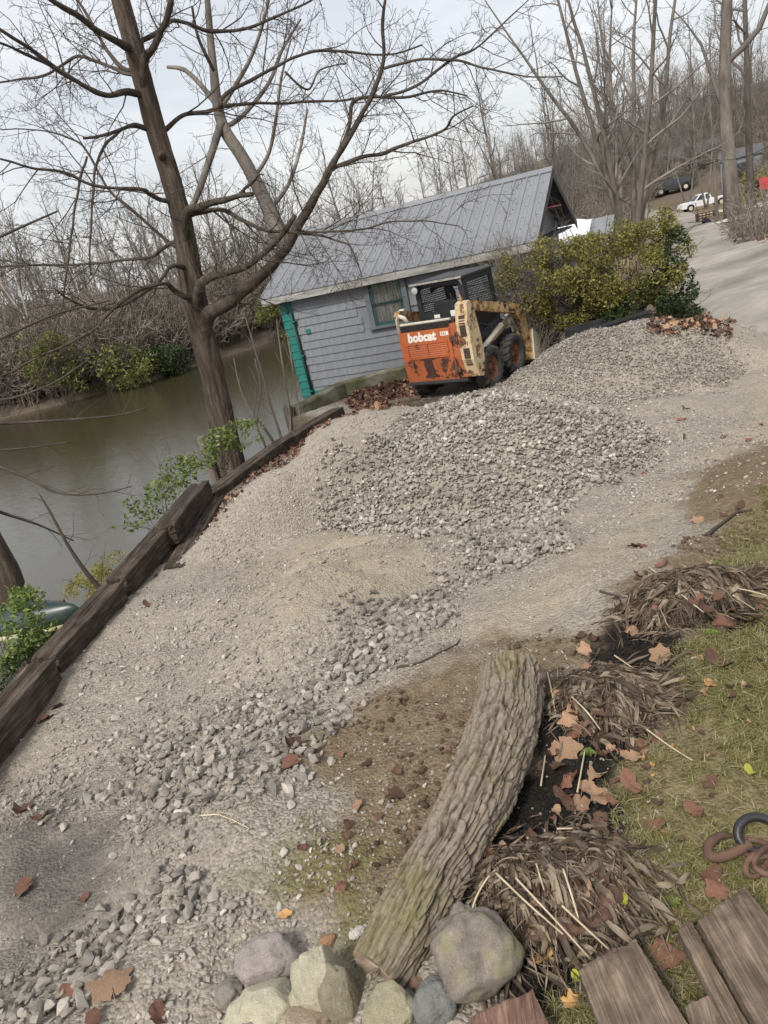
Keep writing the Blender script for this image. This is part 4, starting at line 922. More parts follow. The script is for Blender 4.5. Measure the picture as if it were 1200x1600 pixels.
# seat, levers and grab bars seen through the openings
mb = MB(); mb.bevel_box((-.40, -.24, .85), (.10, .24, 1.02), .04); mb.bevel_box((-.42, -.22, 1.0), (-.30, .22, 1.50), .04); part('seat', mb, M['black_rubber'])
mb = MB(); mb.tube([(-.35, -.10, CZ1 - .10), (-.28, -.12, CZ1 - .25), (-.25, -.10, 1.35)], .05, 8); mb.tube([(-.38, -.28, CZ1 - .12), (-.36, .05, CZ1 - .09), (-.34, .25, CZ1 - .16)], .035, 8); part('seat_bar', mb, M['black_rubber'])
for sy in (-1, 1):
    mb = MB(); mb.tube([(.30, .26 * sy, .8), (.32, .25 * sy, 1.2), (.26, .24 * sy, 1.38)], .016, 6); part('control_lever', mb, M['black_metal'])
for k, (y0, pth) in enumerate(((-.47, [(-.60, .86), (-.30, 1.02), (.05, .94), (.45, 1.02)]), (-.50, [(-.58, .80), (-.25, .92), (.15, .84), (.5, .92)]), (-.655, [(.50, 1.16), (.72, 1.16), (.92, .95), (1.0, .65)]))):
    mb = MB(); mb.tube(spline(np.array([(x, y0 - .012 * (i % 2), z) for i, (x, z) in enumerate(pth)]), 18), .011, 6); part('hose', mb, M['black_rubber'], smooth=True, fix=False)
# bucket
mb = MB(); bp = [(1.10, .62), (1.02, .10), (1.12, .02), (1.72, .015), (1.72, .035), (1.16, .06), (1.08, .16), (1.16, .63)]
mb.prism(bp, 'y', -.72, .72); bk = part('bucket', mb, M['cream_rust'])
for sy in (-1, 1):
    mb = MB(); mb.prism([(1.10, .62), (1.02, .10), (1.12, .02), (1.72, .015), (1.66, .12), (1.30, .50)], 'y', .722 * sy, .745 * sy); mb.build('side_plate', M['off_white'], bk, fix=True)
mb = MB(); mb.box((1.02, -.62, .30), (1.09, .62, .52)); part('attachment_plate', mb, M['trim_dark'])
# things lying by the loader
a_, b_ = at_z(660, 608, -.86), at_z(590, 645, -.78)
def log_piece(nm, p, q, r, label, seed, mt_='bark'):
    p, q = Vector(p), Vector(q); n = 12; P = [p.lerp(q, i / n) + Vector((mnoise.noise(Vector((i * .5, seed, 0))), mnoise.noise(Vector((i * .5, seed, 9))), 0)) * r * .25 for i in range(n + 1)]
    mb = MB(); mb.tube(P, [r * (1 + .15 * mnoise.noise(Vector((i, seed, 4)))) for i in range(n + 1)], 12); return tag(mb.build(nm, M[mt_]), label, 'log')
def gat(px, py, y, l): q = at(px, py, y); q.z = gz(q.x, q.y) + l; return q
log_piece('weathered_log', gat(690, 605, 11.6, .06), gat(598, 628, 11.2, .06), .085, 'dark half buried log lying just behind the orange loader', 3)
log_piece('weathered_log', gat(650, 600, 12.1, .10), gat(585, 622, 11.7, .10), .06, 'thin brown log on the leaf litter behind the loader', 8, 'plank')
# long dark metal tray beyond the second gravel pile
p0, p1 = at(900, 517, 12.0), at(1000, 502, 12.4)
dx = (p1 - p0); Lb = dx.xy.length; ang = math.atan2(dx.y, dx.x)
bn = thing('dark_trough', 'long black metal trough lying behind the far gravel pile before the hedge', 'trough', (p0.x, p0.y, -1.05), ang)
zt = p0.z + 1.05 + .02; pf = [(-.20, .1), (-.24, zt), (-.19, zt), (-.16, .14), (.24, .14), (.27, zt), (.32, zt), (.28, .1)]
mb = MB(); mb.prism(pf, 'x', 0, Lb); mb.build('tray', M['black_metal'], bn, fix=True)
mb = MB(); mb.box((-.03, -.26, zt - .035), (Lb + .03, -.235, zt + .012)); mb.build('rim', M['trim_dark'], bn)
for xx in (-.02, Lb): mb = MB(); mb.box((xx, -.22, .1), (xx + .02, .29, zt)); mb.build('end_plate', M['black_metal'], bn)
# blue barrel glimpsed inside the hedge
p = at(845, 498, 13.6); bl = thing('blue_barrel', 'blue plastic barrel half hidden in the bare twigs beside the loader', 'barrel', (p.x, p.y, -1.05))
mb = MB(); zz = p.z + 1.05 + .22; mb.lathe([(0, 0), (.27, 0), (.29, .05), (.29, zz * .33), (.305, zz * .35), (.29, zz * .37), (.29, zz * .66), (.305, zz * .68), (.29, zz * .70), (.29, zz - .04), (.26, zz), (0, zz)], 24, Matrix.Rotation(PI / 2, 4, 'X')); mb.build('drum', M['blue_plastic'], bl, fix=True)
mb = MB(); mb.lathe([(.05, 0), (.05, .03), (0, .03)], 12, Matrix.Translation((.12, 0, zz)) @ Matrix.Rotation(PI / 2, 4, 'X')); mb.build('cap', M['black_rubber'], bl)

# ================================================================== BARE TREES
def adepth(P): return P.y * math.cos(PITCH) + (CZ - P.z) * math.sin(PITCH)
def wander(p, d, L, n, r0, r1, bend, up, rg):
    p = np.array(p, float); d = np.array(d, float); d /= np.linalg.norm(d); P = [p.copy()]; st = L / n; drift = rg.normal(0, 1, 3) * bend * .5
    for i in range(n):
        d = d + rg.normal(0, 1, 3) * bend + drift * .5; d[2] += up; d /= np.linalg.norm(d); p = p + d * st; P.append(p.copy())
    t_ = np.linspace(0, 1, n + 1); return np.array(P), r0 + (r1 - r0) * t_
def side_dir(t_, rg, spread):
    q = rg.normal(0, 1, 3); q -= t_ * (q @ t_); q /= np.linalg.norm(q) + 1e-9
    a = spread * rg.uniform(.75, 1.25); return t_ * math.cos(a) + q * math.sin(a)
def twigs_on(mb, P, R, lvl, gap, Lf, rg, up=.03, kmin=3, rmin=.0035, depth=3, bend=.16, spread=.95, start=.15):
    P = np.asarray(P, float); seg = np.linalg.norm(np.diff(P, axis=0), axis=1); S = np.concatenate([[0], np.cumsum(seg)]); T = S[-1]; s_ = T * start + rg.uniform(0, gap)
    while s_ < T:
        i = min(int(np.searchsorted(S, s_)) - 1, len(seg) - 1); i = max(i, 0); f = (s_ - S[i]) / seg[i]; q = P[i] + (P[i + 1] - P[i]) * f; r = R[i] + (R[i + 1] - R[i]) * f
        t_ = (P[i + 1] - P[i]) / seg[i]; L = Lf * rg.uniform(.45, 1.2) * (1 - .45 * s_ / T)
        rr = max(rmin, min(r * .5, .0065 * L + rmin)); n = 6 if lvl == 0 else (5 if lvl == 1 else 4)
        Q, RR = wander(q, side_dir(t_, rg, spread), L, n, rr, rmin * .75, bend, up, rg)
        mb.tube(Q, RR, 4 if lvl == 0 else kmin, False)
        if lvl + 1 < depth: twigs_on(mb, Q, RR, lvl + 1, gap * .62, L * .48, rg, up, kmin, rmin, depth, bend, spread, .18)
        s_ += gap * rg.uniform(.6, 1.5)

# the big leaning tree by the timbers: trunk and limbs follow the real tree, each a bough of its own
TRY = 12.2
rgT = np.random.default_rng(21)
tr0 = at(345, 660, TRY)
tree = thing('bare_tree', 'large leaning bare tree with furrowed trunk between the timbers and the river', 'tree', (0, 0, 0))
def px_limb(pts, dy, y0=TRY, sub=4, wk=1.0):
    Q = []; n = len(pts)
    for i, (x, y, wd) in enumerate(pts):
        yy = y0 + dy * (i / max(1, n - 1)); q = at(x, y, yy); Q.append((q.x, q.y, q.z, wd * .5 * adepth(q) / FPX * wk))
    Q = spline(np.array(Q), (n - 1) * sub + 1); return Q[:, :3], np.maximum(Q[:, 3], .003)
P_, R_ = px_limb([(362, 740, 54), (352, 690, 47), (345, 650, 43), (331, 580, 41), (311, 505, 42), (298, 435, 41), (284, 345, 35), (262, 262, 34), (240, 190, 34), (222, 120, 33), (203, 55, 32), (188, 0, 31), (175, -60, 28), (163, -130, 24), (150, -220, 19), (140, -330, 12)], .0, TRY, 6, .88)
def bark_trunk(nm, P, R, mt_, par, k=40, amp=.05, seed=0):
    """trunk with real vertical furrows: the ring radius follows ridged noise"""
    P = np.asarray(P, float)
    S = np.concatenate([[0], np.cumsum(np.linalg.norm(np.diff(P, axis=0), axis=1))]); n = int(S[-1] / .045); s2 = np.linspace(0, S[-1], n)
    P2 = np.stack([np.interp(s2, S, P[:, i]) for i in range(3)], 1); R2 = np.interp(s2, S, R)
    mb = MB(); mb.tube(P2, R2, k, True); V = np.array(mb.v)
    th = np.tile(np.arange(k) * 2 * PI / k, n); ss = np.repeat(s2, k); rr = np.repeat(R2, k); C = np.repeat(P2, k, axis=0)
    wv = th + .35 * vnoise(np.cos(th) * 2, ss * 2.2, np.sin(th) * 2, seed)
    rid = sstep(0, .30, np.abs(vnoise(np.cos(wv) * 5.0, ss * 1.5, np.sin(wv) * 5.0, seed + 1))) * .7 + sstep(0, .3, np.abs(vnoise(np.cos(wv) * 9.0, ss * 3.5, np.sin(wv) * 9.0, seed + 7))) * .5 - .7
    fac = 1 + amp * rid + .05 * fbm(np.cos(th) * 1.2, ss * .9, np.sin(th) * 1.2, seed + 2, 3)
    V = C + (V - C) * fac[:, None]; mb.v = list(map(tuple, V)); return mb.build(nm, mt_, par, True)
bark_trunk('trunk', P_, R_, M['bark'], tree, 72, .095, 4)
kb = at(253, 243, TRY - .17); mb = MB(); mb.lathe([(0, -.10), (.05, -.06), (.07, 0), (.055, .05), (.0, .07)], 14, Matrix.Translation(kb)); mb.build('burl', M['bark'], tree, True)
LIMBS = [
 ([(325,492,30),(345,480,27),(362,470,25),(400,440,21),(440,400,20),(462,362,19),(485,320,17),(505,285,15),(530,240,12),(560,190,11),(585,140,9),(600,95,8),(598,40,7),(606,-30,5)], -1.0),
 ([(314,440,18),(335,430,15),(352,427,13),(395,412,12),(430,378,11),(462,338,9)], -1.2),
 ([(520,262,10),(530,235,9),(545,200,8),(553,160,7),(585,152,6),(640,150,5),(690,143,4),(730,150,3)], .9),
 ([(522,262,9),(560,246,8),(600,238,7),(650,222,6),(692,205,5),(708,182,4),(740,165,3)], -1.6),
 ([(292,330,16),(312,322,14),(345,314,11),(375,305,10),(395,302,9)], -.9),
 ([(375,303,7),(395,285,6),(405,272,4),(412,272,3)], -.5),
 ([(298,334,11),(345,328,9),(380,345,8),(425,362,6),(480,365,5),(520,373,4),(545,382,4),(556,408,3),(563,432,2)], -1.8),
 ([(425,362,5),(480,362,5),(560,358,4),(640,345,3),(720,352,2)], -1.9),
 ([(258,204,9),(290,180,8),(320,175,8),(350,165,7),(380,162,6),(450,160,5),(520,157,4),(590,148,3)], 1.4),
 ([(345,165,8),(352,147,7),(390,125,7),(440,100,6),(490,80,6),(545,81,5),(600,85,4),(660,70,3)], 1.0),
 ([(226,98,16),(238,80,14),(252,55,13),(262,30,12),(268,0,11),(276,-60,9),(290,-140,6)], -.8),
 ([(222,66,10),(250,48,9),(268,32,8),(300,38,7),(330,50,7),(380,45,6),(430,28,5),(485,0,4),(520,-30,3)], 1.2),
 ([(196,72,15),(178,60,13),(150,45,12),(120,22,11),(80,0,10),(40,-40,8)], -1.3),
 ([(195,108,9),(175,90,8),(158,65,7),(135,20,6),(112,-20,5)], 1.6),
 ([(208,146,13),(190,144,12),(165,148,11),(130,133,10),(80,102,9),(40,72,8),(0,46,7),(-60,10,5)], -1.6),
 ([(82,104,7),(40,84,6),(0,66,5),(-40,58,4)], -1.9),
 ([(196,116,8),(178,106,7),(150,96,6),(120,88,6),(92,103,5),(62,120,5),(30,124,4),(-10,130,3)], 1.2),
 ([(218,198,11),(203,197,9),(190,200,7),(165,210,6),(130,215,5)], -.6),
 ([(190,202,6),(165,225,6),(150,260,5),(146,300,4),(140,380,4),(142,430,2)], -.9),
 ([(250,312,10),(235,302,8),(220,295,7),(150,290,6),(100,270,6),(50,262,5),(0,247,4),(-50,235,3)], -1.5),
 ([(272,385,9),(255,372,7),(230,350,6),(190,315,6),(165,290,5),(140,245,5),(118,219,4),(70,205,3),(0,200,2)], 1.5),
 ([(275,380,8),(250,392,7),(230,403,6),(160,412,5),(80,414,4),(0,416,4),(-50,420,3)], 1.0),
 ([(285,416,10),(268,416,8),(250,438,7),(200,474,6),(150,482,6),(110,468,5),(84,450,3)], -1.4),
 ([(288,462,12),(272,452,10),(255,445,8),(215,455,7),(170,490,6),(140,520,5),(60,560,4),(0,590,3)], -2.2),
 ([(136,245,5),(122,300,5),(112,360,4),(104,420,4),(92,500,3),(62,590,2)], -1.6),
 ([(600,150,5),(650,135,5),(705,95,5),(745,75,4),(790,35,3),(828,0,2)], -1.0),
 ([(600,107,6),(650,93,5),(710,95,5),(765,107,4),(820,120,3),(880,118,2)], -1.2),
 ([(345,330,5),(360,360,4),(372,400,3),(390,425,2)], -1.5), ([(445,112,5),(480,140,4),(500,110,3),(540,100,2)], .6),
]
tw = MB()
TC = [(345, 650), (331, 580), (311, 505), (298, 435), (284, 345), (262, 262), (240, 190), (222, 120), (203, 55), (188, 0), (175, -60)][::-1]
for pts, dy in LIMBS:
    tx_ = np.interp(pts[0][1], [p[1] for p in TC], [p[0] for p in TC])
    if abs(pts[0][0] - tx_) < 36:                # rooted inside the trunk
        w0 = pts[0][2]; pts = ([(tx_ + 14, pts[0][1] + 75, w0 * .55), (tx_ + 9, pts[0][1] + 38, w0 * .85)] if w0 > 14 and pts[0][0] > tx_ else [(tx_, pts[0][1] + 6, w0)]) + pts
    P_, R_ = px_limb(pts, dy, TRY, 7, .80); P_[3:] += .022 * np.stack([fbm(P_[3:, 0] * 2.2, P_[3:, 1] * 2.2, P_[3:, 2] * 2.2, 90 + i, 2) for i in range(3)], 1)
    mb = MB(); mb.tube(P_, R_, 10 if pts[0][2] > 8 else 7)
    V_ = np.array(mb.v); C_ = np.repeat(P_, 10 if pts[0][2] > 8 else 7, axis=0)[:len(V_)]; g_ = 1 + .16 * fbm(V_[:, 0] * 5, V_[:, 1] * 5, V_[:, 2] * 5, 88, 3); mb.v = list(map(tuple, C_ + (V_ - C_) * g_[:, None]))
    mb.build('limb', M['limb'] if pts[0][2] > 8 else M['twig'], tree, True)
    L = float(np.sum(np.linalg.norm(np.diff(P_, axis=0), axis=1)))
    twigs_on(tw, P_, R_, 0, .17, min(1.5, .34 * L + .45), rgT, .02, 3, .0030, 3, .15, .85, .15)
kind(tw.build('twigs', M['twig'], tree), 'stuff')

# the tree leaning behind it
rg2 = np.random.default_rng(5)
tree2 = thing('bare_tree', 'slimmer bare tree leaning left behind the large trunk, beyond the boathouse corner', 'tree', (0, 0, 0))
P_, R_ = px_limb([(500, 545, 30), (468, 440, 27), (448, 385, 25), (428, 345, 23), (405, 295, 21), (378, 245, 19), (352, 205, 18), (341, 170, 16), (334, 110, 13), (328, 50, 11), (324, 0, 9), (318, -70, 6)], 1.0, 21.5, 5)
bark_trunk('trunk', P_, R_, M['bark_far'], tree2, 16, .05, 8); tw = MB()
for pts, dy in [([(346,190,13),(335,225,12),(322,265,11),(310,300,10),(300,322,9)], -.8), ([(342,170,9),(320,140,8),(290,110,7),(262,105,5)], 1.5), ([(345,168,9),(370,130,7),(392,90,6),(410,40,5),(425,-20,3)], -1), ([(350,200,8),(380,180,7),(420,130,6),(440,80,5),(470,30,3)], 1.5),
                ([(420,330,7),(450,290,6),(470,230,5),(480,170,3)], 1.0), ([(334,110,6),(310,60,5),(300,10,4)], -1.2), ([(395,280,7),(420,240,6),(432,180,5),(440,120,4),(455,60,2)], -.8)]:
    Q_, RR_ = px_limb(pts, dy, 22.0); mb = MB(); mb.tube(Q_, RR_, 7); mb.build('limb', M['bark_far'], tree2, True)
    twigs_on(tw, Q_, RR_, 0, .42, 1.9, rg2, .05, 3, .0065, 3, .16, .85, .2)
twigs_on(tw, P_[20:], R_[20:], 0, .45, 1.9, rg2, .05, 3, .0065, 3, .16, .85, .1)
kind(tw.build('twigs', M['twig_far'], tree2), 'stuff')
# trunk leaving the frame at lower left, with low twigs over the water
rg3 = np.random.default_rng(9)
tree3 = thing('bare_tree', 'broad bare trunk at the left edge above the overturned green canoe', 'tree', (0, 0, 0))
P_, R_ = px_limb([(30, 985, 52), (22, 945, 47), (12, 905, 44), (-4, 870, 42), (-30, 820, 40), (-75, 740, 38), (-140, 620, 34), (-200, 480, 26), (-250, 300, 14)], .2, 7.0, 5)
bark_trunk('trunk', P_, R_, M['bark'], tree3, 30, .05, 6); tw = MB()
for pts, dy in [([(-110,680,9),(-40,665,7),(40,660,5),(120,655,4),(190,648,3),(232,636,2)], .6), ([(-90,720,8),(-20,725,6),(40,745,5),(90,770,4),(150,772,3),(205,760,2)], -.4), ([(-60,775,8),(0,800,6),(60,820,4),(115,845,2)], .5), ([(-140,620,9),(-60,560,7),(20,520,5),(90,490,4),(170,470,2)], 1.0),
                ([(-150,600,8),(-60,610,6),(0,625,4),(80,600,3),(140,560,2)], -.6), ([(-200,480,8),(-100,420,6),(0,370,5),(90,330,3)], 1.0), ([(-120,660,6),(-30,700,5),(40,700,3),(110,690,2)], .2)]:
    Q_, RR_ = px_limb(pts, dy, 7.1); mb = MB(); mb.tube(Q_, RR_, 6); mb.build('limb', M['twig'], tree3, True)
    twigs_on(tw, Q_, RR_, 0, .15, .5, rg3, .0, 3, .0017, 3, .15, .75, .3)
kind(tw.build('twigs', M['twig'], tree3), 'stuff')

# ---- tree kinds for everything farther off
def tree_kind(seed, Ht, stems=1, spread=.5, n1=11, fine=.011, lean=0, r0=None, crown0=.25):
    rg = np.random.default_rng(seed); tk, cr_ = MB(), MB(); r0 = r0 or Ht * .0095 + .02
    for s_ in range(stems):
        d = np.array([rg.normal(0, .03) + lean, rg.normal(0, .03), 1.0])
        if stems > 1: a = 2 * PI * s_ / stems + rg.uniform(-.4, .4); d = np.array([math.cos(a) * .28, math.sin(a) * .28, 1.0])
        rs = r0 * (1 if stems == 1 else .62); hh = Ht * rg.uniform(.85, 1)
        P, R = wander((0.12 * d[0], .12 * d[1], -.3), d, hh + .3, 16, rs, .02, .035, .02 if stems == 1 else .03, rg)
        R = np.maximum(R, .015); R[0] *= 1.35; R[1] *= 1.08; tk.tube(P, R, 10, True)
        for k in range(n1):
            f = crown0 + (1 - crown0) * (k + rg.uniform(0, .8)) / n1; i = f * 16; i0 = min(int(i), 15); q = P[i0] + (P[i0 + 1] - P[i0]) * (i - i0); r = np.interp(i, np.arange(17), R)
            L1 = Ht * spread * (1.05 - .75 * (f - crown0) / (1 - crown0)) * rg.uniform(.6, 1.1); t_ = P[i0 + 1] - P[i0]; t_ /= np.linalg.norm(t_)
            Q, RR = wander(q, side_dir(t_, rg, .85), L1, 9, min(r * .6, .018 * L1 + .012), fine, .13, .05, rg); cr_.tube(Q, RR, 5, False)
            twigs_on(cr_, Q, RR, 0, max(.40, L1 * .095), max(.8, L1 * .45), rg, .04, 3, fine * .8, 3, .15, .8, .12)
    return tk, cr_
KINDS = {}
for nm, kw in dict(bank_a=dict(seed=31, Ht=11, spread=.42, fine=.013), bank_b=dict(seed=32, Ht=9, stems=3, spread=.36, n1=7, fine=.013, crown0=.2), bank_c=dict(seed=33, Ht=12.5, spread=.34, n1=13, fine=.013), tall_a=dict(seed=34, Ht=19, spread=.30, n1=13, fine=.014, crown0=.35),
                  tall_b=dict(seed=35, Ht=17, stems=2, spread=.30, n1=8, fine=.014, crown0=.3), road_m=dict(seed=36, Ht=15, stems=6, spread=.32, n1=11, fine=.010, crown0=.16, r0=.25), oak=dict(seed=37, Ht=13, spread=.52, n1=11, fine=.014, crown0=.3), syc=dict(seed=38, Ht=24, spread=.30, n1=16, fine=.012, crown0=.2, r0=.34)).items():
    tk, cr_ = tree_kind(**kw); pale = nm in ('bank_c',)
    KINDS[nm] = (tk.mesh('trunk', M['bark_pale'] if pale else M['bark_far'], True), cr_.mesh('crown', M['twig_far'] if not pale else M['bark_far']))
syc_crown_mat = KINDS['syc'][1]
def plant_tree(kd, x, y, sc, rz, label, group=None, z=None, tilt=0.0, pale=False):
    o = thing('bare_tree', label, 'tree', (x, y, (gz(x, y, False) if z is None else z)), rz, group); o.scale = (sc, sc, sc); o.rotation_euler = (0, tilt, rz)
    put('trunk', KINDS[kd][0], o); put('crown', KINDS[kd][1], o); return o
def px_tree(kd, px, py, sc, rz, label, y=None, tilt=0, group=None):
    if y is None: q = gp(px, py)
    else: q = at(px, py, y); q.z = gz(q.x, q.y, False)
    return plant_tree(kd, q.x, q.y, sc, rz, label, group, tilt=tilt)
px_tree('road_m', 985, 345, 1.02, .6, 'many stemmed bare tree spreading up behind the green hedge', 36)
px_tree('syc', 1145, 333, 1.0, 0.3, 'thick straight trunk standing at the roadside in front of the white pickup', 36)
px_tree('tall_a', 1173, 316, 1.1, 1.3, 'tall bare trunk just left of the red roofed cabin', 43)
px_tree('tall_b', 1075, 320, .85, 2.1, 'dark forked tree standing behind the hood of the white pickup', 78)
px_tree('tall_b', 1104, 322, .80, 0.2, 'slender dark tree rising in front of the white pickup cab', 66)
px_tree('tall_a', 948, 330, .85, 3.0, 'slanting bare tree to the left of the many stemmed one', 44, -.12)
px_tree('oak', 858, 300, 1.0, 1.0, 'broad bare tree showing just above the right end of the boathouse ridge', 66)
px_tree('bank_c', 738, 330, 1.15, 2.0, 'pale barked bare tree above the middle of the metal roof', 62)
px_tree('oak', 560, 400, .9, 4.0, 'wide bare tree behind the left end of the metal roof', 58)
WG = 'bare trees of the wood beyond the road'
for i in range(30):
    px = random.uniform(740, 1215); y = random.uniform(62, 115) if px < 1010 else random.uniform(88, 125); q = at(px, 300, y)
    if px > 990 and abs(px - 1090) < 45 and y < 95: y = 105; q = at(px, 300, y)
    plant_tree(random.choice(['tall_a', 'tall_b', 'tall_a', 'bank_a']), q.x, y, random.uniform(.75, 1.15), random.uniform(0, 6), 'bare grey brown tree standing in the wood beyond the road', WG)
BG = 'bare trees on the far river bank'
for i in range(34):
    px = random.uniform(-60, 760); f = random.random(); x, y = None, None
    yb = np.interp(px, [-60, 200, 430, 760], [43, 45, 52, 72]); y = yb + random.uniform(1.5, 16); q = at(px, 500, y)
    plant_tree(random.choice(['bank_a', 'bank_b', 'bank_a', 'bank_c']), q.x, y, random.uniform(.6, 1.0) * (1 if px < 420 else .8), random.uniform(0, 6), 'bare tree rising from the brush on the far river bank', BG)

# ---- brush: tangled twiggy bushes
def bush_mb(seed, Ht, Wd, n=34, fine=.008, gap=.22):
    rg = np.random.default_rng(seed); mb = MB()
    for k in range(n):
        a = rg.uniform(0, 2 * PI); rr = rg.uniform(0, .25) * Wd; s_ = rg.uniform(.1, .75)
        P, R = wander((rr * math.cos(a), rr * math.sin(a), -.1), (math.cos(a) * s_, math.sin(a) * s_, 1), Ht * rg.uniform(.6, 1.15), 7, fine * 2.2, fine, .14, -.03, rg)
        mb.tube(P, R, 4, False); twigs_on(mb, P, R, 0, gap, Ht * .32, rg, .02, 3, fine, 2, .2, .8, .15)
    return mb
bushes = [bush_mb(51 + i, 2.6, 2.4, 30, .014, .28).mesh('brush', M['brush']) for i in range(3)]
pts, scl, rot, tn, ix = [], [], [], [], []
for i in range(500):
    px = rng.uniform(-120, 760); yb = np.interp(px, [-60, 200, 430, 760], [42.6, 44, 51.5, 68]); y = yb + rng.exponential(5) ** 1.0; a, b_ = ray(px, 500); x = a * y
    if sdist(np.array([x]), np.array([y]), FAR)[0] < .6: continue
    pts.append((x, y, gz(x, y, False) - .1)); scl.append(rng.uniform(.6, 1.7)); rot.append((0, 0, rng.uniform(0, 6))); tn.append(1); ix.append(rng.integers(3))
for i in range(620):
    px = rng.uniform(760, 1270); y = rng.uniform(60, 175); a, b_ = ray(px, 300); x = a * y
    if np.min(np.hypot(rc[:, 0] - x, rc[:, 1] - y)) < 3.0 or (1020 < px < 1180 and y < 92): continue
    pts.append((x, y, gz(x, y, False) - .1)); scl.append(rng.uniform(.5, 1.3)); rot.append((0, 0, rng.uniform(0, 6))); tn.append(1); ix.append(rng.integers(3))
scatter('bank_brush', pts, scl, rot, tn, ix, bushes)
# distant wood on the hillsides, one mass
far_mesh = []
for nm in ('bank_a', 'tall_a', 'tall_b'):
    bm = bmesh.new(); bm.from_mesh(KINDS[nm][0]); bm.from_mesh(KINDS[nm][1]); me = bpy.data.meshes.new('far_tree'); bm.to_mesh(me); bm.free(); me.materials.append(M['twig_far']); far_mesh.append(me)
pts, scl, rot, tn, ix = [], [], [], [], []
for i in range(560):
    px = rng.uniform(-150, 1280) if i < 330 else rng.uniform(780, 1290); y = rng.uniform(66, 150) if px < 780 else rng.uniform(92, 185); a, b_ = ray(px, 400 - .236 * (px - 600)); x = a * y
    pts.append((x, y, gz(x, y, False) - .2)); scl.append(rng.uniform(.5, .85) if px < 780 else rng.uniform(.36, .72)); rot.append((0, 0, rng.uniform(0, 6))); tn.append(1); ix.append(rng.integers(3))
scatter('far_wood', pts, scl, rot, tn, ix, far_mesh)

# ---- leafy shrubs
def leaf_cloud(mb, blobs, n, size, rg, flat=.35, hollow=.5, clump=2.6, asp=.55):
    W = np.array([b_[1] * b_[2] * b_[3] for b_ in blobs]); W = W / W.sum()
    for (c_, rx, ry, rz), wg in zip(blobs, W):
        k = int(n * wg); q = rg.normal(0, 1, (k * 3, 3)); q /= np.linalg.norm(q, axis=1)[:, None]; q *= (rg.uniform(hollow ** 3, 1, (k * 3, 1))) ** (1 / 3)
        P = np.array(c_) + q * np.array([rx, ry, rz]); nz = fbm(P[:, 0] * clump, P[:, 1] * clump, P[:, 2] * clump, 41, 3); P = P[nz > np.quantile(nz, .55)][:k]
        for p in P:
            s_ = size * rg.uniform(.4, 1.5); nrm = rg.normal(0, 1, 3) * (1 - flat) + np.array([0, 0, flat * 1.8]); nrm /= np.linalg.norm(nrm); u = np.cross(nrm, rg.normal(0, 1, 3)); u /= np.linalg.norm(u) + 1e-9; v_ = np.cross(nrm, u)
            a0 = p - u * s_ * .5; a1 = p + u * s_ * .55; l_ = p + v_ * s_ * asp * .5 + nrm * s_ * .12; r_ = p - v_ * s_ * asp * .5 + nrm * s_ * .12
            mb.a = float(np.clip(rg.normal(.5, .25), .02, 1)); mb.add([a0, l_, a1, r_], [(0, 1, 2), (0, 2, 3)])
    mb.a = 0.0
def stems_to(mb, base, blobs, n, r, rg, bend=.10, up=.05):
    for i in range(n):
        c_, rx, ry, rz = blobs[rg.integers(len(blobs))]; tgt = np.array(c_) + rg.normal(0, .45, 3) * np.array([rx, ry, rz]); b0 = np.array(base) + np.array([rg.normal(0, .12), rg.normal(0, .12), 0]) * (blobs[0][1] + .2)
        L = np.linalg.norm(tgt - b0) * 1.15; P, R = wander(b0, tgt - b0 + np.array([0, 0, .25 * L]), L, 7, r, r * .4, bend, -.03, rg); mb.tube(P, R, 4, False)
        twigs_on(mb, P, R, 0, .22, .34, rg, .03, 3, r * .35, 2, .18, .8, .3)
def shrub(nm, label, blobs, base, n, size, mt_, seed, nst=8, sr=.008, cat='shrub', group=None, stem_mt='twig', **kw):
    rg = np.random.default_rng(seed); o = thing(nm, label, cat, (0, 0, 0), 0, group); mb = MB(); leaf_cloud(mb, blobs, n, size, rg, **kw); mb.build('foliage', M[mt_], o)
    mb = MB(); stems_to(mb, base, blobs, nst, sr, rg); mb.build('stems', M[stem_mt], o); return o
def blob(px, py, y, rx, ry, rz): return (tuple(at(px, py, y)), rx, ry, rz)
# the hedge beside the road
hb = [blob(905, 405, 13.0, .75, .6, .42), blob(960, 385, 13.2, .7, .7, .45), blob(1020, 372, 13.4, .55, .6, .46), blob(1050, 395, 13.2, .38, .5, .5), blob(1000, 432, 12.9, .8, .6, .5), blob(930, 445, 12.8, .8, .5, .42), blob(875, 430, 12.8, .5, .5, .4), blob(1020, 345, 13.6, .38, .4, .28), blob(950, 480, 12.8, .7, .5, .35), blob(850, 400, 13.2, .4, .4, .3), blob(815, 430, 13.3, .3, .3, .25), blob(790, 425, 13.3, .35, .3, .35), blob(850, 450, 13.1, .45, .4, .45), blob(870, 490, 12.9, .4, .35, .3), blob(830, 480, 13.0, .35, .3, .35), blob(900, 470, 12.8, .5, .4, .4)]
q = at(965, 500, 13.2); shrub('hedge_shrub', 'wide yellow green hedge shrub at the end of the grey boathouse', hb, (q.x, q.y, gz(q.x, q.y)), 30000, .048, 'hedge_leaf', 61, 130, .008, hollow=.0, clump=2.6)
hb = [blob(1052, 450, 12.9, .42, .5, .42), blob(1010, 470, 12.7, .5, .5, .36), blob(1075, 478, 12.9, .34, .4, .26), blob(970, 490, 12.6, .4, .4, .25), blob(1040, 415, 13.0, .34, .4, .3), blob(1058, 380, 13.2, .2, .3, .34)]
q = at(1045, 495, 12.9); shrub('ivy_shrub', 'dark green leafy shrub at the right end of the hedge by the road', hb, (q.x, q.y, gz(q.x, q.y)), 7500, .055, 'ivy_leaf', 62, 18, .008, hollow=.3, clump=3)
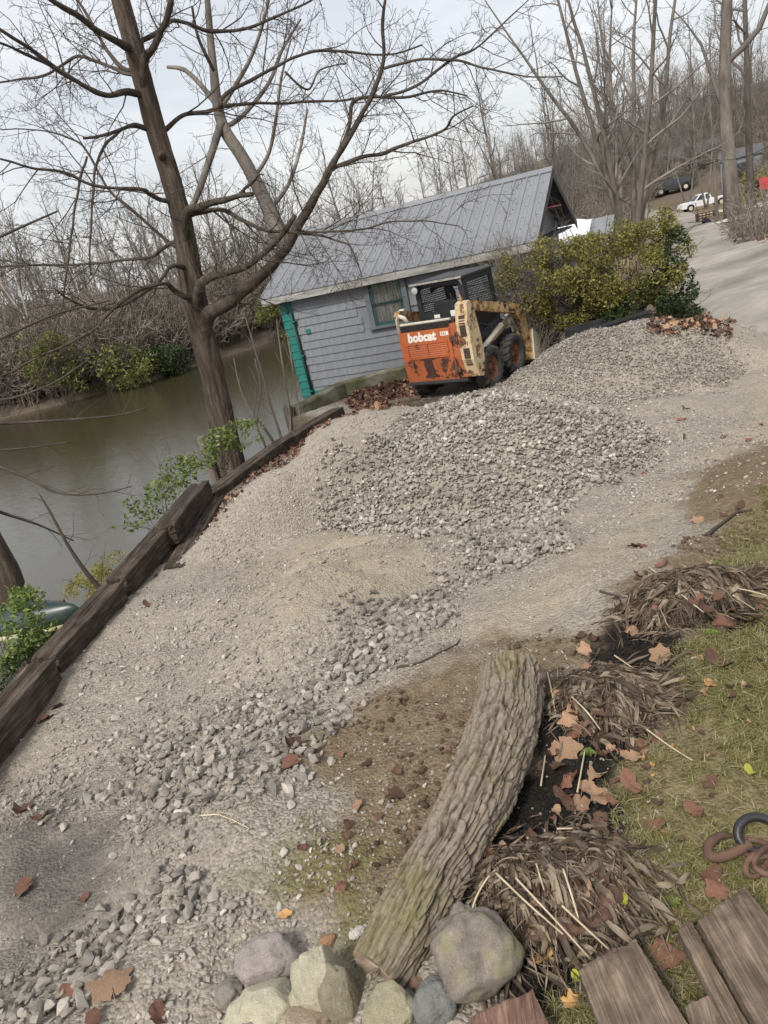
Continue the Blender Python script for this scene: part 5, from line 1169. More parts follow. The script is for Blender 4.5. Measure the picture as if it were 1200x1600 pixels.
hb = [blob(800, 450, 13.4, .5, .4, .55), blob(850, 460, 13.3, .55, .4, .6), blob(785, 408, 13.5, .4, .3, .4), blob(880, 490, 13.2, .5, .4, .35), blob(840, 400, 13.6, .4, .3, .4)]
q = at(835, 520, 13.3); o = shrub('bare_shrub', 'tangle of bare brown twigs behind the loader cab', hb, (q.x, q.y, -1.05), 2400, .042, 'hedge_leaf', 63, 300, .007, stem_mt='brush', hollow=0)
# sparse green bushes on the river bank
shrub('green_shrub', 'light green leafy shrub at the foot of the leaning tree', [blob(345, 690, 10.9, .32, .3, .24), blob(370, 680, 11.0, .28, .3, .25), blob(325, 715, 10.7, .25, .3, .2), blob(395, 672, 11.2, .2, .2, .2)], at(350, 735, 10.9), 900, .06, 'green_leaf', 64, 14, .005, hollow=0, clump=5)
shrub('green_shrub', 'sparse light green shrub hanging beyond the highest stacked tie', [blob(270, 745, 9.0, .36, .3, .26), blob(240, 780, 8.6, .36, .3, .24), blob(290, 720, 9.2, .2, .3, .14), blob(205, 815, 8.2, .22, .2, .14), blob(222, 850, 7.8, .14, .2, .14)], at(262, 835, 8.2), 1000, .052, 'green_leaf', 65, 14, .004, hollow=0, clump=5)
shrub('green_shrub', 'bright green leafy shrub at the left edge covering the canoe', [blob(25, 950, 5.2, .24, .2, .17), blob(15, 1005, 5.0, .28, .2, .17), blob(60, 985, 5.15, .14, .15, .13), blob(50, 1000, 5.1, .16, .18, .13), blob(55, 935, 5.3, .10, .12, .08), blob(0, 1035, 4.9, .2, .2, .1)], at(25, 1070, 5.1), 1700, .040, 'green_leaf', 66, 16, .003, hollow=0, clump=7)
shrub('ivy_shrub', 'low dark green ground ivy under the bright green shrub at the left edge', [blob(20, 1050, 4.75, .25, .2, .09), blob(50, 1030, 4.9, .15, .15, .08)], at(20, 1080, 4.8), 500, .03, 'ivy_leaf', 67, 4, .003, hollow=0, clump=6)
shrub('moss_mound', 'yellow green mossy mound at the water edge behind the ties', [blob(155, 905, 6.9, .34, .3, .12), blob(170, 885, 7.0, .22, .25, .14), blob(125, 920, 6.8, .2, .2, .08)], at(150, 930, 6.9), 2600, .02, 'moss_leaf', 68, 5, .004, hollow=.3, clump=8)
# dark leaning snag by the moss
mb = MB(); P_, R_ = px_limb([(170, 935, 9), (135, 895, 7), (105, 850, 5), (78, 800, 4), (60, 770, 2)], .1, 6.6); mb.tube(P_, R_, 6); tw = mb; twigs_on(tw, P_, R_, 0, .2, .35, rg3, .0, 3, .002, 2); tag(tw.build('dead_sapling', M['twig'], smooth=True), 'thin dark dead sapling leaning over the yellow mossy mound', 'sapling')
# bare saplings by the boathouse corner
SG = 'thin bare saplings on the bank by the boathouse corner'
for pts in ([(440, 690, 5), (425, 640, 4), (405, 570, 3), (385, 500, 2)], [(455, 690, 5), (452, 640, 4), (440, 560, 3), (432, 500, 2)], [(430, 700, 5), (410, 665, 4), (380, 620, 3), (365, 560, 2)], [(470, 660, 4), (462, 610, 3), (455, 560, 3), (448, 520, 2)], [(415, 700, 4), (400, 660, 3), (408, 610, 3), (398, 560, 2)]):
    mb = MB(); P_, R_ = px_limb([(pts[0][0] + 4, pts[0][1] + 60, 6)] + pts, .4, 13.0); mb.tube(P_, R_, 5); twigs_on(mb, P_, R_, 0, .22, .7, rg3, .06, 3, .003, 2, .12, .6, .35)
    tag(mb.build('bare_sapling', M['brush'], smooth=True), 'thin bare sapling on the bank by the boathouse corner', 'sapling', SG)
# green and yellow shrubs on the far bank
for px, py, y, rx, rz, mt_, lb in ((160, 575, 41.6, 2.6, 1.3, 'bank_leaf', 'olive green bushes low on the far bank left of the leaning trunk'), (70, 560, 40.6, 1.5, 1.7, 'bank_leaf', 'small olive bush farthest left on the far bank'), (245, 565, 43.0, 2.0, .9, 'ivy_leaf', 'dark green bush at the far waterline behind the leaning trunk'), (420, 492, 48.5, 1.5, 1.6, 'bank_leaf', 'olive bush on the far bank just left of the boathouse')):
    q = at(px, py, y); shrub('bank_shrub', lb, [(tuple(q), rx, rx * .7, rz), ((q.x + rx * .5, q.y, q.z - .4), rx * .7, rx * .6, rz * .8)], (q.x, q.y, gz(q.x, q.y, False)), 2600, .17, mt_, int(px), 14, .02, hollow=.2, clump=.9)
# brown brush on the bank right of the road
for px, py, y, s_, lb in ((1175, 345, 24, .62, 'dry brown brush on the roadside bank in front of the thick trunk'), (1205, 340, 26, .7, 'dry brown brush at the right edge below the red roofed cabin'), (1160, 340, 27, .5, 'low dry brush between the thick trunk and the brown thicket')):
    q = at(px, py, y); z = gz(q.x, q.y, False); o = thing('dry_brush', lb, 'brush', (q.x, q.y, z)); o.scale = (s_, s_, s_); put('stems', bushes[int(px) % 3], o)
q = at(1180, 290, 60); shrub('hedge_shrub', 'round yellow green shrub left of the red roofed cabin', [(tuple(at(1188, 290, 58)), 1.6, 1.2, 1.7)], (q.x, q.y, q.z - 2), 1200, .2, 'hedge_leaf', 77, 8, .02, clump=1)

# ================================================================== FAR THINGS BY THE ROAD
def vehicle(nm, label, cat, loc, rz, paint, pickup):
    o = thing(nm, label, cat, loc, rz); W2 = .92
    if pickup: body = [(-2.65, .45), (-2.68, .95), (-.55, .98), (2.0, 1.02), (2.6, .92), (2.68, .62), (2.62, .42)]
    else: body = [(-2.2, .4), (-2.25, .95), (-.2, 1.0), (1.1, .98), (2.1, .86), (2.2, .55), (2.15, .38)]
    def arch(pts, cx):
        return pts
    mb = MB(); bot = []
    for cx in (1.72, -1.62) if pickup else (1.38, -1.35):
        for k in range(9): a = PI * k / 8; bot.append((cx + .43 * math.cos(a), .42 + .40 * math.sin(a)))
    prof = body + [(x, z) for x, z in bot]
    mb.prism(prof, 'y', -W2, W2); mb.build('body', paint, o, fix=True)
    c0, c1, c2, c3 = ((-.62, -.42, .62, 1.32) if pickup else (-2.1, -1.7, .45, 1.2)); zt = 1.62 if pickup else 1.5
    mb = MB(); V = [(c0, s_ * W2 * .96, .97) for s_ in (-1, 1)] + [(c1, s_ * W2 * .82, zt) for s_ in (-1, 1)] + [(c2, s_ * W2 * .82, zt) for s_ in (-1, 1)] + [(c3, s_ * W2 * .96, .99) for s_ in (-1, 1)]
    mb.add(V, [(0, 2, 4, 6), (1, 7, 5, 3), (0, 1, 3, 2), (2, 3, 5, 4), (4, 5, 7, 6), (0, 6, 7, 1)]); cb = mb.build('cab', paint, o, fix=True)
    for s_ in (-1, 1):
        mid = (c1 + c2) / 2
        for a0, a1, b0, b1 in ((c0 + .16, mid - .05, c1 + .08, mid - .05), (mid + .05, c3 - .22, mid + .05, c2 - .05)):
            mb = MB(); mb.add([(a0, s_ * (W2 * .945 + .006), 1.03), (a1, s_ * (W2 * .945 + .006), 1.03), (b1, s_ * (W2 * .83 + .008), zt - .07), (b0, s_ * (W2 * .83 + .008), zt - .07)], [(0, 1, 2, 3)]); mb.build('side_window', M['glass'], cb)
    mb = MB(); mb.add([(c3 - .08, -.78, 1.05), (c3 - .08, .78, 1.05), (c2 + .07, .68, zt - .06), (c2 + .07, -.68, zt - .06)], [(0, 1, 2, 3)]); ob = mb.build('windscreen', M['glass'], cb); ob.location.x = .02
    for cx in (1.72, -1.62) if pickup else (1.38, -1.35):
        for s_ in (-1, 1):
            mb = MB(); mb.lathe([(0, -.11), (.2, -.12), (.36, -.11), (.38, -.05), (.38, .05), (.36, .11), (0, .1)], 20, Matrix.Translation((cx, s_ * .82, .38))); wv = mb.build('wheel', M['black_rubber'], o, fix=True)
            mb = MB(); mb.lathe([(0, .125 * s_), (.2, .13 * s_), (.22, .118 * s_)], 14, Matrix.Translation((cx, s_ * .82, .38))); mb.build('rim', M['off_white'], wv, fix=True)
    for s_ in (-1, 1):
        e = body[4][0]; mb = MB(); mb.bevel_box((e - .06, s_ * .62 - .18, .68), (e + .03, s_ * .62 + .18, .86), .02); mb.build('headlight', M['lamp_glass'], o)
        mb = MB(); mb.bevel_box((body[0][0] - .03, s_ * .78 - .1, .62), (body[0][0] + .03, s_ * .78 + .1, .92), .02); mb.build('tail_light', M['red_roof'], o)
    mb = MB(); mb.bevel_box((body[5][0] - .05, -.85, .42), (body[5][0] + .10, .85, .6), .03); mb.build('bumper', M['trim_dark'] if not pickup else M['off_white'], o)
    return o
q = at(1100, 320, 72); q.z = gz(q.x, q.y) + .03
vehicle('pickup_truck', 'white pickup truck parked beyond the thick roadside trunk', 'pickup truck', q, PI - .15, M['white_paint'], True).scale = (.82, .82, .82)
q2 = at(1052, 312, 92); vehicle('parked_car', 'dark car parked by the white house where the road ends', 'car', (q2.x, q2.y, gz(q2.x, q2.y, False) + .1), PI - .3, M['trim_dark'], False)
q = at(1095, 300, 100); z = gz(q.x, q.y, False); hs = thing('white_house', 'white house seen between the trees behind the pickup', 'house', (q.x + 3, q.y + 6, z), -.3); hs.scale = (.62, .8, .8)
mb = MB(); mb.box((-6, -3, -.5), (6, 3, 2.9)); mb.build('wall', M['tan_wall'], hs)
mb = MB(); mb.prism([(-3.4, 2.85), (0, 4.6), (3.4, 2.85), (3.4, 2.75), (-3.4, 2.75)], 'x', -6.4, 6.4); mb.build('roof', M['soffit'], hs, fix=True)
for x in (-4, -1.6, 1.2, 3.8):
    mb = MB(); mb.box((x, -3.05, 1.0), (x + 1.0, -3.01, 2.2)); wn = mb.build('window', M['trim_dark'], hs); mb = MB(); mb.box((x + .08, -3.07, 1.08), (x + .92, -3.055, 2.12)); mb.build('pane', M['glass'], wn)
q = at(1160, 300, 85); z = gz(q.x, q.y, False); hs = thing('grey_shed', 'plain grey shed behind the tall trunks at right', 'shed', (q.x, q.y, z), -.5)
mb = MB(); mb.box((-2, -1.5, -.4), (2, 1.5, 2.6))
mb.build('wall', M['siding'], hs); mb = MB(); mb.prism([(-1.7, 2.55), (0, 3.5), (1.7, 2.55)], 'x', -2.2, 2.2); mb.build('roof', M['soffit'], hs, fix=True)
mb = MB(); mb.box((-.5, -1.55, 0), (.5, -1.505, 2)); mb.build('door', M['trim_dark'], hs)
q = at(1208, 322, 52); z = q.z + .3; hs = thing('red_roofed_cabin', 'small tan cabin with a red roof cut off by the right edge', 'cabin', (q.x + .6, q.y + 1, z), -.35); hs.scale = (.8, .8, .8)
mb = MB(); mb.box((-.75, -.9, -.8), (1.6, .9, 1.15)); mb.build('wall', M['tan_wall'], hs)
mb = MB(); mb.prism([(-1.25, 1.1), (0, 2.0), (1.25, 1.1), (1.25, 1.02), (0, 1.9), (-1.25, 1.02)], 'x', -1.1, 1.9); mb.build('roof', M['red_roof'], hs, fix=True)
mb = MB(); mb.box((-.2, -.94, -.3), (.35, -.905, .8)); wn = mb.build('window', M['trim_dark'], hs); mb = MB(); mb.box((-.15, -.955, -.25), (.3, -.945, .75)); mb.build('pane', M['glass'], wn)
# rusty farm trailer
q = gp(1104, 350); tr = thing('rusty_trailer', 'rusty wire sided trailer standing at the far road edge', 'trailer', q, -.2); sc_ = q.y / 38 * .5
tr.scale = (sc_, sc_, sc_)
mb = MB(); mb.box((-.85, -.5, .35), (.85, .5, .42)); mb.build('deck', M['rust'], tr)
for x0, y0, x1, y1 in ((-.85, -.5, .85, -.5), (-.85, .5, .85, .5), (-.85, -.5, -.85, .5), (.85, -.5, .85, .5)):
    mb = MB()
    for k in range(6): f = k / 5; mb.tube([(x0 + (x1 - x0) * f, y0 + (y1 - y0) * f, .4), (x0 + (x1 - x0) * f, y0 + (y1 - y0) * f, 1.1)], .03, 4)
    for z in (.62, .86, 1.08): mb.tube([(x0, y0, z), (x1, y1, z)], .03, 4)
    mb.build('side_rack', M['rust'], tr)
for s_ in (-1, 1): mb = MB(); mb.lathe([(0, -.08), (.28, -.08), (.32, 0), (.28, .08), (0, .08)], 14, Matrix.Translation((0, s_ * .55, .3))); mb.build('wheel', M['black_rubber'], tr, fix=True)
mb = MB(); mb.tube([(-.85, 0, .4), (-1.7, 0, .5)], .04, 5); mb.tube([(-.85, -.4, 1.1), (-1.0, -.4, 2.2)], .035, 5); mb.build('drawbar', M['rust'], tr)
# poles and the overhead line
pb = gp(1121, 348); hgt = 95 * .97 / FPX * adepth(pb)
pl = thing('utility_pole', 'slim grey utility pole beside the rusty trailer', 'pole', pb); mb = MB(); mb.tube([(0, 0, -.3), (0, 0, hgt * .5), (.02, 0, hgt)], [.09, .08, .065], 8); mb.build('pole', M['pole_wood'], pl, True)
mb = MB(); mb.tube([(-.45, 0, hgt - .15), (.2, 0, hgt - .1)], .035, 5); mb.bevel_box((-.62, -.08, hgt - .28), (-.40, .08, hgt - .10), .02); mb.build('lamp_arm', M['black_metal'], pl)
ws = at(1262, 178, 28); we = Vector((pb.x, pb.y, pb.z + hgt)); wz = at(830, 330, 60)
for p, q, lb in ((ws, we, 'thin black overhead cable running from the slim pole to the right edge'), (we, wz, 'thin overhead cable running left from the slim pole into the wood')):
    P = [p.lerp(q, i / 16) - Vector((0, 0, .5 * 4 * (i / 16) * (1 - i / 16))) for i in range(17)]; mb = MB(); mb.tube(P, .012, 5); tag(mb.build('overhead_cable', M['black_rubber'], smooth=True), lb, 'cable')
# low shed with a white tarpaulin past the boathouse
q = at(925, 372, 21); z0 = gz(q.x, q.y, False); hq = q.z - z0
sh = thing('metal_roofed_shed', 'low shed with grey metal roof peeping over the hedge past the boathouse', 'shed', (q.x, q.y, z0), -.42)
sh.location.x -= .35; mb = MB(); mb.box((-1.3, -.9, -.3), (.75, .9, hq - .15)); mb.build('wall', M['fascia'], sh)
mb = MB(); mb.prism([(-1.05, hq - .15), (1.05, hq + .45), (1.05, hq + .41), (-1.05, hq - .19)], 'x', -1.5, .9); rf = mb.build('roof', M['roof_metal'], sh, fix=True)
for k in range(7): mb = MB(); x = -1.42 + k * .35; mb.prism([(-1.04, hq - .147), (1.04, hq + .452), (1.04, hq + .475), (-1.04, hq - .122)], 'x', x, x + .03); mb.build('rib', M['roof_metal'], rf, fix=True)
n = 26; V = []; Rm = Matrix.Rotation(-.42, 3, 'Z')
for j in range(n):
    for i in range(n):
        x = -1.45 + 1.75 * i / (n - 1); y = -.75 + 1.75 * j / (n - 1); zz = hq + .15 + y * .286 + .07 + .05 * float(fbm(np.array([x * 3]), np.array([y * 3]), s=4)[0]) + .03 * math.sin(9 * x + 3 * y)
        V.append(Rm @ Vector((x, y + .06 * math.sin(7 * x), zz)) + Vector((q.x - .35, q.y, z0)))
mb = MB(); mb.add(V, [(j * n + i, j * n + i + 1, (j + 1) * n + i + 1, (j + 1) * n + i) for j in range(n - 1) for i in range(n - 1)]); o = mb.build('tarpaulin', M['tarp'], None, True); tag(o, 'crumpled white tarpaulin spread over the low shed roof', 'tarpaulin')
md = o.modifiers.new('thick', 'SOLIDIFY'); md.thickness = .01
# chopped wood at the hedge foot
for k, (px, py, ln) in enumerate(((1052, 512, .5), (1070, 508, .55), (1085, 514, .4))):
    q = gp(px, py); mb = MB(); a = random.uniform(-.3, .3); mb.prism([(0, 0), (.07, .01), (.045, .06)], 'x', -ln / 4, ln / 4, Matrix.Translation(q + Vector((0, 0, .01))) @ Matrix.Rotation(a, 4, 'Z')); tag(mb.build('split_log', M['leaf_tan'], fix=True), 'split pale firewood piece at the foot of the dark hedge end', 'firewood', 'split firewood by the hedge')
# overturned canoe behind the ties
c0, c1 = at(128, 950, 5.75), at(-90, 985, 6.2)
cn = thing('canoe', 'overturned dark green canoe with pale gunwale behind the timber edging', 'canoe', (0, 0, 0)); n = 26; K = 13; V = []; ax = (c1 - c0); ax.z = 0; Lc = ax.length * 1.5; ax.normalize(); sd_ = Vector((-ax.y, ax.x, 0))
zc = c0.z - .10
for i in range(n + 1):
    f = i / n; wd_ = .22 * (math.sin(min(1, f * 2.2 + .0) * PI / 2) ** .7 if f < .5 else 1); hh = .19 - .0 * f + .04 * (1 - min(1, f * 4)); p = Vector((c0.x, c0.y, zc)) + ax * Lc * f
    for k in range(K): a = PI * k / (K - 1); V.append(p + sd_ * wd_ * math.cos(a) + Vector((0, 0, hh * math.sin(a) ** .8 * (.4 + .6 * min(1, f * 5 + .0) ** .5))))
mb = MB(); mb.add(V, [(i * K + k, (i + 1) * K + k, (i + 1) * K + k + 1, i * K + k + 1) for i in range(n) for k in range(K - 1)]); ho = mb.build('hull', M['hull_green'], cn, True, True); md = ho.modifiers.new('thick', 'SOLIDIFY'); md.thickness = .012
for k in (0, K - 1): mb = MB(); mb.tube([Vector(V[i * K + k]) - Vector((0, 0, .015)) for i in range(n + 1)], .024, 6); mb.build('gunwale', M['gunwale'], cn, True)
for k in (0, 1):
    p = Vector((c0.x, c0.y, zc)) + ax * (.5 + k * 1.2); mb = MB(); mb.box(p - Vector((.06, .5, .5)), p + Vector((.06, .5, -.03))); tag(mb.build('support_block', M['plank']), ('grey wooden block under the near end of the canoe', 'grey wooden block under the far end of the canoe')[k], 'block')

# ================================================================== FOREGROUND: LOG, BOULDERS, BOARDS, CHAIN
lg = [at_z(800, 1052, .06), at_z(790, 1120, .07), at_z(765, 1200, .06), at_z(715, 1300, .04), at_z(660, 1395, .03), at_z(606, 1492, .02), at_z(588, 1520, .015)]
lr = [.108, .110, .108, .092, .088, .084, .078]
PP = spline(np.array([(*p, r_) for p, r_ in zip(lg, lr)]), 420); K = 260
S = np.concatenate([[0], np.cumsum(np.linalg.norm(np.diff(PP[:, :3], axis=0), axis=1))])
mb = MB(); mb.tube(PP[:, :3], PP[:, 3], K, False); V = np.array(mb.v); C = np.repeat(PP[:, :3], K, axis=0); th = np.tile(np.arange(K) * 2 * PI / K, 420); ss = np.repeat(S, K); rr = np.repeat(PP[:, 3], K)
def cyl(fth, fs, s, o=1): return fbm(np.cos(th) * fth, np.sin(th) * fth, ss * fs, s, o)
wob = .10 * cyl(1.6, 3.0, 71, 2) + .05 * cyl(3, 14, 72, 2)
tw_ = th + wob + ss * .35
def rid(nn, ph): return 1 - np.abs(((tw_ * nn / (2 * PI) + ph) % 1) * 2 - 1)
rA = rid(27, .5 * np.sign(np.sin(ss * 19 + 3 * cyl(2, 5, 73))) * .5); 
n1 = 1 - np.abs(fbm(np.cos(tw_) * 5.2, np.sin(tw_) * 5.2, ss * 7.5, 74, 1)) * 2.2
n2 = 1 - np.abs(fbm(np.cos(tw_) * 9, np.sin(tw_) * 9, ss * 15, 75, 1)) * 2.0
f1 = sstep(0, .24, np.abs(vnoise(np.cos(tw_) * 6.0, np.sin(tw_) * 6.0, ss * 4.5, 74))); f2 = sstep(0, .26, np.abs(vnoise(np.cos(tw_) * 10.5, np.sin(tw_) * 10.5, ss * 11, 75)))
f3 = sstep(0, .20, np.abs(vnoise(np.cos(th) * 6.5, np.sin(th) * 6.5, ss * 26, 76))); f4 = vnoise(np.cos(th) * 20, np.sin(th) * 20, ss * 60, 78)
rg_ = np.clip(f1 * .85 + f2 * .65 + f3 * .55 + .14 * f4 - 1.15, -1, 1)
smooth_end = sstep(S[-1] - .16, S[-1] - .06, ss + .06 * cyl(3, 3, 77))          # bark worn off at the near end
rel = rg_ * .0115 * (1 - .8 * smooth_end) - .006 * smooth_end + .010 * cyl(1.3, 4, 78, 3) + .002 * cyl(14, 50, 79, 2)
V = C + (V - C) * (1 + rel / rr)[:, None]; V[:, 2] = C[:, 2] + (V[:, 2] - C[:, 2]) * .86; mb.v = list(map(tuple, V))
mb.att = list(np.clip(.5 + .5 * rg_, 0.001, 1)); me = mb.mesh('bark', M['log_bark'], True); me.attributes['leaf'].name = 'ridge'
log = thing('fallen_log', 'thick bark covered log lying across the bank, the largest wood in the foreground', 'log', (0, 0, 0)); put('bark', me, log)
for i, nm in ((0, 'cut_end'), (419, 'cut_end')):
    ring = V[i * K:(i + 1) * K]; c_ = ring.mean(0); ta = (PP[1, :3] - PP[0, :3]) if i == 0 else (PP[418, :3] - PP[419, :3]); ta = ta / np.linalg.norm(ta)
    vs = [tuple(p) for p in ring] + [tuple(c_ + (p - c_) * .6 + ta * .02 * rng.uniform(.3, 1)) for p in ring] + [tuple(c_ + ta * .015)]
    fs = [(k, (k + 1) % K, K + (k + 1) % K, K + k) for k in range(K)] + [(K + k, K + (k + 1) % K, 2 * K) for k in range(K)]
    mb = MB(); mb.add(vs, fs); mb.build(nm, M['log_wood'], log, False, True)

def boulder(label, px, py, dims, seed, stops, rz=0, moss=None, sink=.35, ang=.0, name='boulder', tilt=0, z=None, sub=5, facets=0):
    q = gp(px, py) if z is None else at_z(px, py, z)
    bm = bmesh.new(); bmesh.ops.create_icosphere(bm, subdivisions=sub, radius=1); r_ = np.random.default_rng(seed)
    P = np.array([tuple(v_.co) for v_ in bm.verts])
    f = 1 + .20 * fbm(P[:, 0] * 1.2 + seed, P[:, 1] * 1.2, P[:, 2] * 1.2, seed, 2) + .055 * fbm(P[:, 0] * 4, P[:, 1] * 4, P[:, 2] * 4, seed + 1, 4)
    P = P * f[:, None]
    for k in range(facets):                       # flattened faces, softly cut
        d = r_.normal(0, 1, 3); d[2] = abs(d[2]) * .6; d /= np.linalg.norm(d); lim = r_.uniform(.62, .82); over = P @ d - lim; P = P - np.where(over > 0, over * .85, 0)[:, None] * d
    P = P + .016 * np.stack([fbm(P[:, 0] * 13, P[:, 1] * 13, P[:, 2] * 13, seed + 5 + i, 3) for i in range(3)], 1)
    for v_, p in zip(bm.verts, P): v_.co = Vector(p * np.array(dims) * .84)
    dims = [d_ * .84 for d_ in dims]
    me = bpy.data.meshes.new(name); bm.to_mesh(me); bm.free(); me.polygons.foreach_set('use_smooth', [True] * len(me.polygons)); me.materials.append(boulder_mat('rock_%d' % seed, stops, moss))
    o = put(name, me); o.location = (q.x, q.y, q.z + dims[2] * (1 - 2 * sink) ); o.rotation_euler = (tilt, 0, rz); return tag(o, label, 'rock')
GR = [(.28, (.13, .115, .095)), (.5, (.24, .215, .18)), (.72, (.36, .33, .28))]
boulder('large round grey brown boulder beside the near end of the log', 748, 1515, (.125, .115, .12), 101, [(.28, (.10, .09, .075)), (.48, (.22, .19, .155)), (.7, (.34, .30, .25))], .3, (.20, .19, .07), .22)
boulder('small tan rock tucked behind the large round boulder', 722, 1440, (.04, .035, .045), 102, GR, .5, None, .3)
boulder('smooth blue grey rock between the log and the front boards', 684, 1573, (.062, .058, .065), 103, [(.3, (.125, .128, .122)), (.6, (.20, .203, .195)), (.8, (.30, .30, .29))], .2, None, .3)
boulder('angular yellowish rock under the near end of the log', 610, 1580, (.085, .075, .07), 104, [(.3, (.22, .20, .12)), (.55, (.35, .32, .22)), (.75, (.45, .42, .32))], .9, None, .3, facets=6)
boulder('tall pale cream rock standing left of the log end', 512, 1550, (.082, .08, .125), 105, [(.3, (.30, .28, .19)), (.55, (.46, .43, .33)), (.75, (.58, .56, .47))], .2, (.28, .25, .10), .25, facets=4)
boulder('olive grey rock leaning behind the tall cream rock', 540, 1570, (.06, .07, .11), 106, [(.3, (.17, .15, .10)), (.6, (.28, .25, .17)), (.8, (.36, .33, .25))], .6, None, .28, facets=3)
boulder('pinkish purple smooth rock at the back of the rock group', 418, 1515, (.115, .085, .085), 107, [(.3, (.22, .188, .175)), (.55, (.33, .288, .27)), (.75, (.44, .40, .375))], -.2, None, .33, facets=2)
boulder('flat cracked cream rock in front of the pinkish one', 420, 1582, (.125, .095, .065), 108, [(.3, (.33, .31, .21)), (.55, (.47, .44, .33)), (.75, (.56, .53, .43))], .4, None, .38, facets=3)
boulder('small pale wedge rock between the cream rocks', 472, 1575, (.04, .045, .055), 109, [(.3, (.34, .31, .22)), (.7, (.52, .49, .40))], .1, None, .25, facets=3)
boulder('low tan rock at the bottom edge under the cream rocks', 478, 1608, (.07, .05, .05), 110, [(.3, (.27, .20, .14)), (.7, (.42, .34, .26))], .1, None, .3, facets=2)
boulder('small rounded brown rock left of the cracked cream rock', 362, 1560, (.05, .05, .045), 111, GR, .1, None, .35)
boulder('small orange brown stone behind the tall cream rock', 511, 1473, (.032, .022, .02), 112, [(.3, (.25, .14, .07)), (.7, (.38, .24, .14))], .1, None, .35)
boulder('rounded grey rock at the bottom edge beside the rocks', 400, 1618, (.07, .05, .04), 113, GR, .4, None, .35)
boulder('flat pale stone lying on the far side of the log end', 558, 1460, (.03, .02, .014), 114, [(.3, (.45, .43, .38)), (.7, (.6, .58, .52))], .5, None, .3)

def board(label, corners, z, th, seed, mt_='plank', nail=None):
    """a weathered board: top outline from four corners, real thickness, edges gnawed a little"""
    A = [at_z(x, y, z_) for (x, y), z_ in zip(corners, z)]
    nu, nv = 40, 12; V = []; r_ = np.random.default_rng(seed)
    for s_ in (0, 1):
        for j in range(nv + 1):
            for i in range(nu + 1):
                p = A[0].lerp(A[1], j / nv).lerp(A[3].lerp(A[2], j / nv), i / nu)
                e = min(i, nu - i, 99) == 0; ev = min(j, nv - j) == 0
                gx = .0016 * vnoise(np.array([j * 1.9 + seed]), np.array([i * .14]), s=seed)[0]; p = p.copy(); p.z += gx + .003 * vnoise(np.array([j * .3]), np.array([i * .1 + seed]), s=2)[0] - (s_ * th) - (.003 if (e or ev) and s_ == 0 else 0)
                if e: d = (A[3] - A[0]).normalized(); p += d * r_.uniform(-.004, .004)
                if ev: d = (A[1] - A[0]).normalized(); p += d * r_.uniform(-.0015, .0015)
                V.append(p)
    o1 = (nu + 1) * (nv + 1); F = []
    for j in range(nv):
        for i in range(nu):
            a = j * (nu + 1) + i; F += [(a, a + 1, a + nu + 2, a + nu + 1), (o1 + a, o1 + a + nu + 1, o1 + a + nu + 2, o1 + a + 1)]
    for i in range(nu):
        for b0 in (0, nv * (nu + 1)): F.append((b0 + i, b0 + i + 1, o1 + b0 + i + 1, o1 + b0 + i))
    for j in range(nv):
        for b0 in (0, nu): a = j * (nu + 1) + b0; F.append((a, a + nu + 1, o1 + a + nu + 1, o1 + a))
    # own origin and axes along the grain so that the wood runs the right way
    O = (A[0] + A[2]) / 2; d = (A[3] - A[0]); d.normalize(); zx = Vector((0, 0, 1)); X = d.cross(zx).normalized(); Mx = Matrix((X, d, X.cross(d))).transposed().to_4x4(); Mx.translation = O; inv = Mx.inverted()
    mb = MB(); mb.add([inv @ Vector(p) for p in V], F); o = mb.build('board', M[mt_], None, False, True); o.matrix_world = Mx; tag(o, label, 'board')
    if nail:
        for (x, y) in nail:
            p = inv @ at_z(x, y, z[0]); mb = MB(); mb.lathe([(0, .004), (.006, .003), (.007, -.004)], 8, Matrix.Translation(p) @ Matrix.Rotation(PI / 2, 4, 'X')); mb.build('nail_head', M['rust'], o, fix=True)
    return o
board('wide weathered board lying furthest left of the two grey brown boards', [(903, 1512), (993, 1466), (1100, 1640), (975, 1700)], [.075, .075, .06, .06], .04, 201, nail=[(960, 1485)])
board('reddish brown board end beside the large round boulder', [(730, 1590), (832, 1545), (880, 1650), (740, 1700)], [.07, .075, .06, .06], .035, 202, 'plank_red')
board('widest cracked board at the lower right corner', [(1090, 1436), (1165, 1384), (1335, 1608), (1226, 1680)], [.115, .12, .10, .10], .045, 203, nail=[(1150, 1405)])
board('narrow split strip along the left side of the cracked board', [(1058, 1448), (1078, 1436), (1206, 1664), (1178, 1684)], [.09, .09, .07, .07], .045, 204)
board('short board lying underneath the cracked board at the bottom edge', [(1070, 1570), (1140, 1540), (1190, 1640), (1100, 1680)], [.06, .06, .055, .055], .03, 205)

# rusty chain and hook on the lawn
ch = thing('rusty_chain', 'rusty chain with an open hook lying on the lawn at the right edge', 'chain', (0, 0, 0))
def torus_path(c_, r0, r1, rx, u, v_): return [c_ + u * (r0 * math.cos(a)) + v_ * (r1 * math.sin(a)) for a in np.linspace(0, 2 * PI, 21)]
def pxz(x, y, h=.0): g = gp(x, y); return at_z(x, y, g.z + h)
hp = [pxz(1142, 1306, .03), pxz(1128, 1305, .035), pxz(1114, 1312, .035), pxz(1106, 1324, .03), pxz(1109, 1336, .03), pxz(1122, 1340, .03), pxz(1140, 1335, .032), pxz(1158, 1326, .035), pxz(1172, 1318, .035)]
Q = spline(np.array([(*p, r_) for p, r_ in zip(hp, (.006, .010, .012, .013, .013, .013, .013, .014, .015))]), 40); mb = MB(); mb.tube(Q[:, :3], Q[:, 3], 10); mb.build('hook', M['rust'], ch, True)
Up, Vp = Vector((.8, -.5, .05)).normalized(), Vector((.5, .8, .2)).normalized()
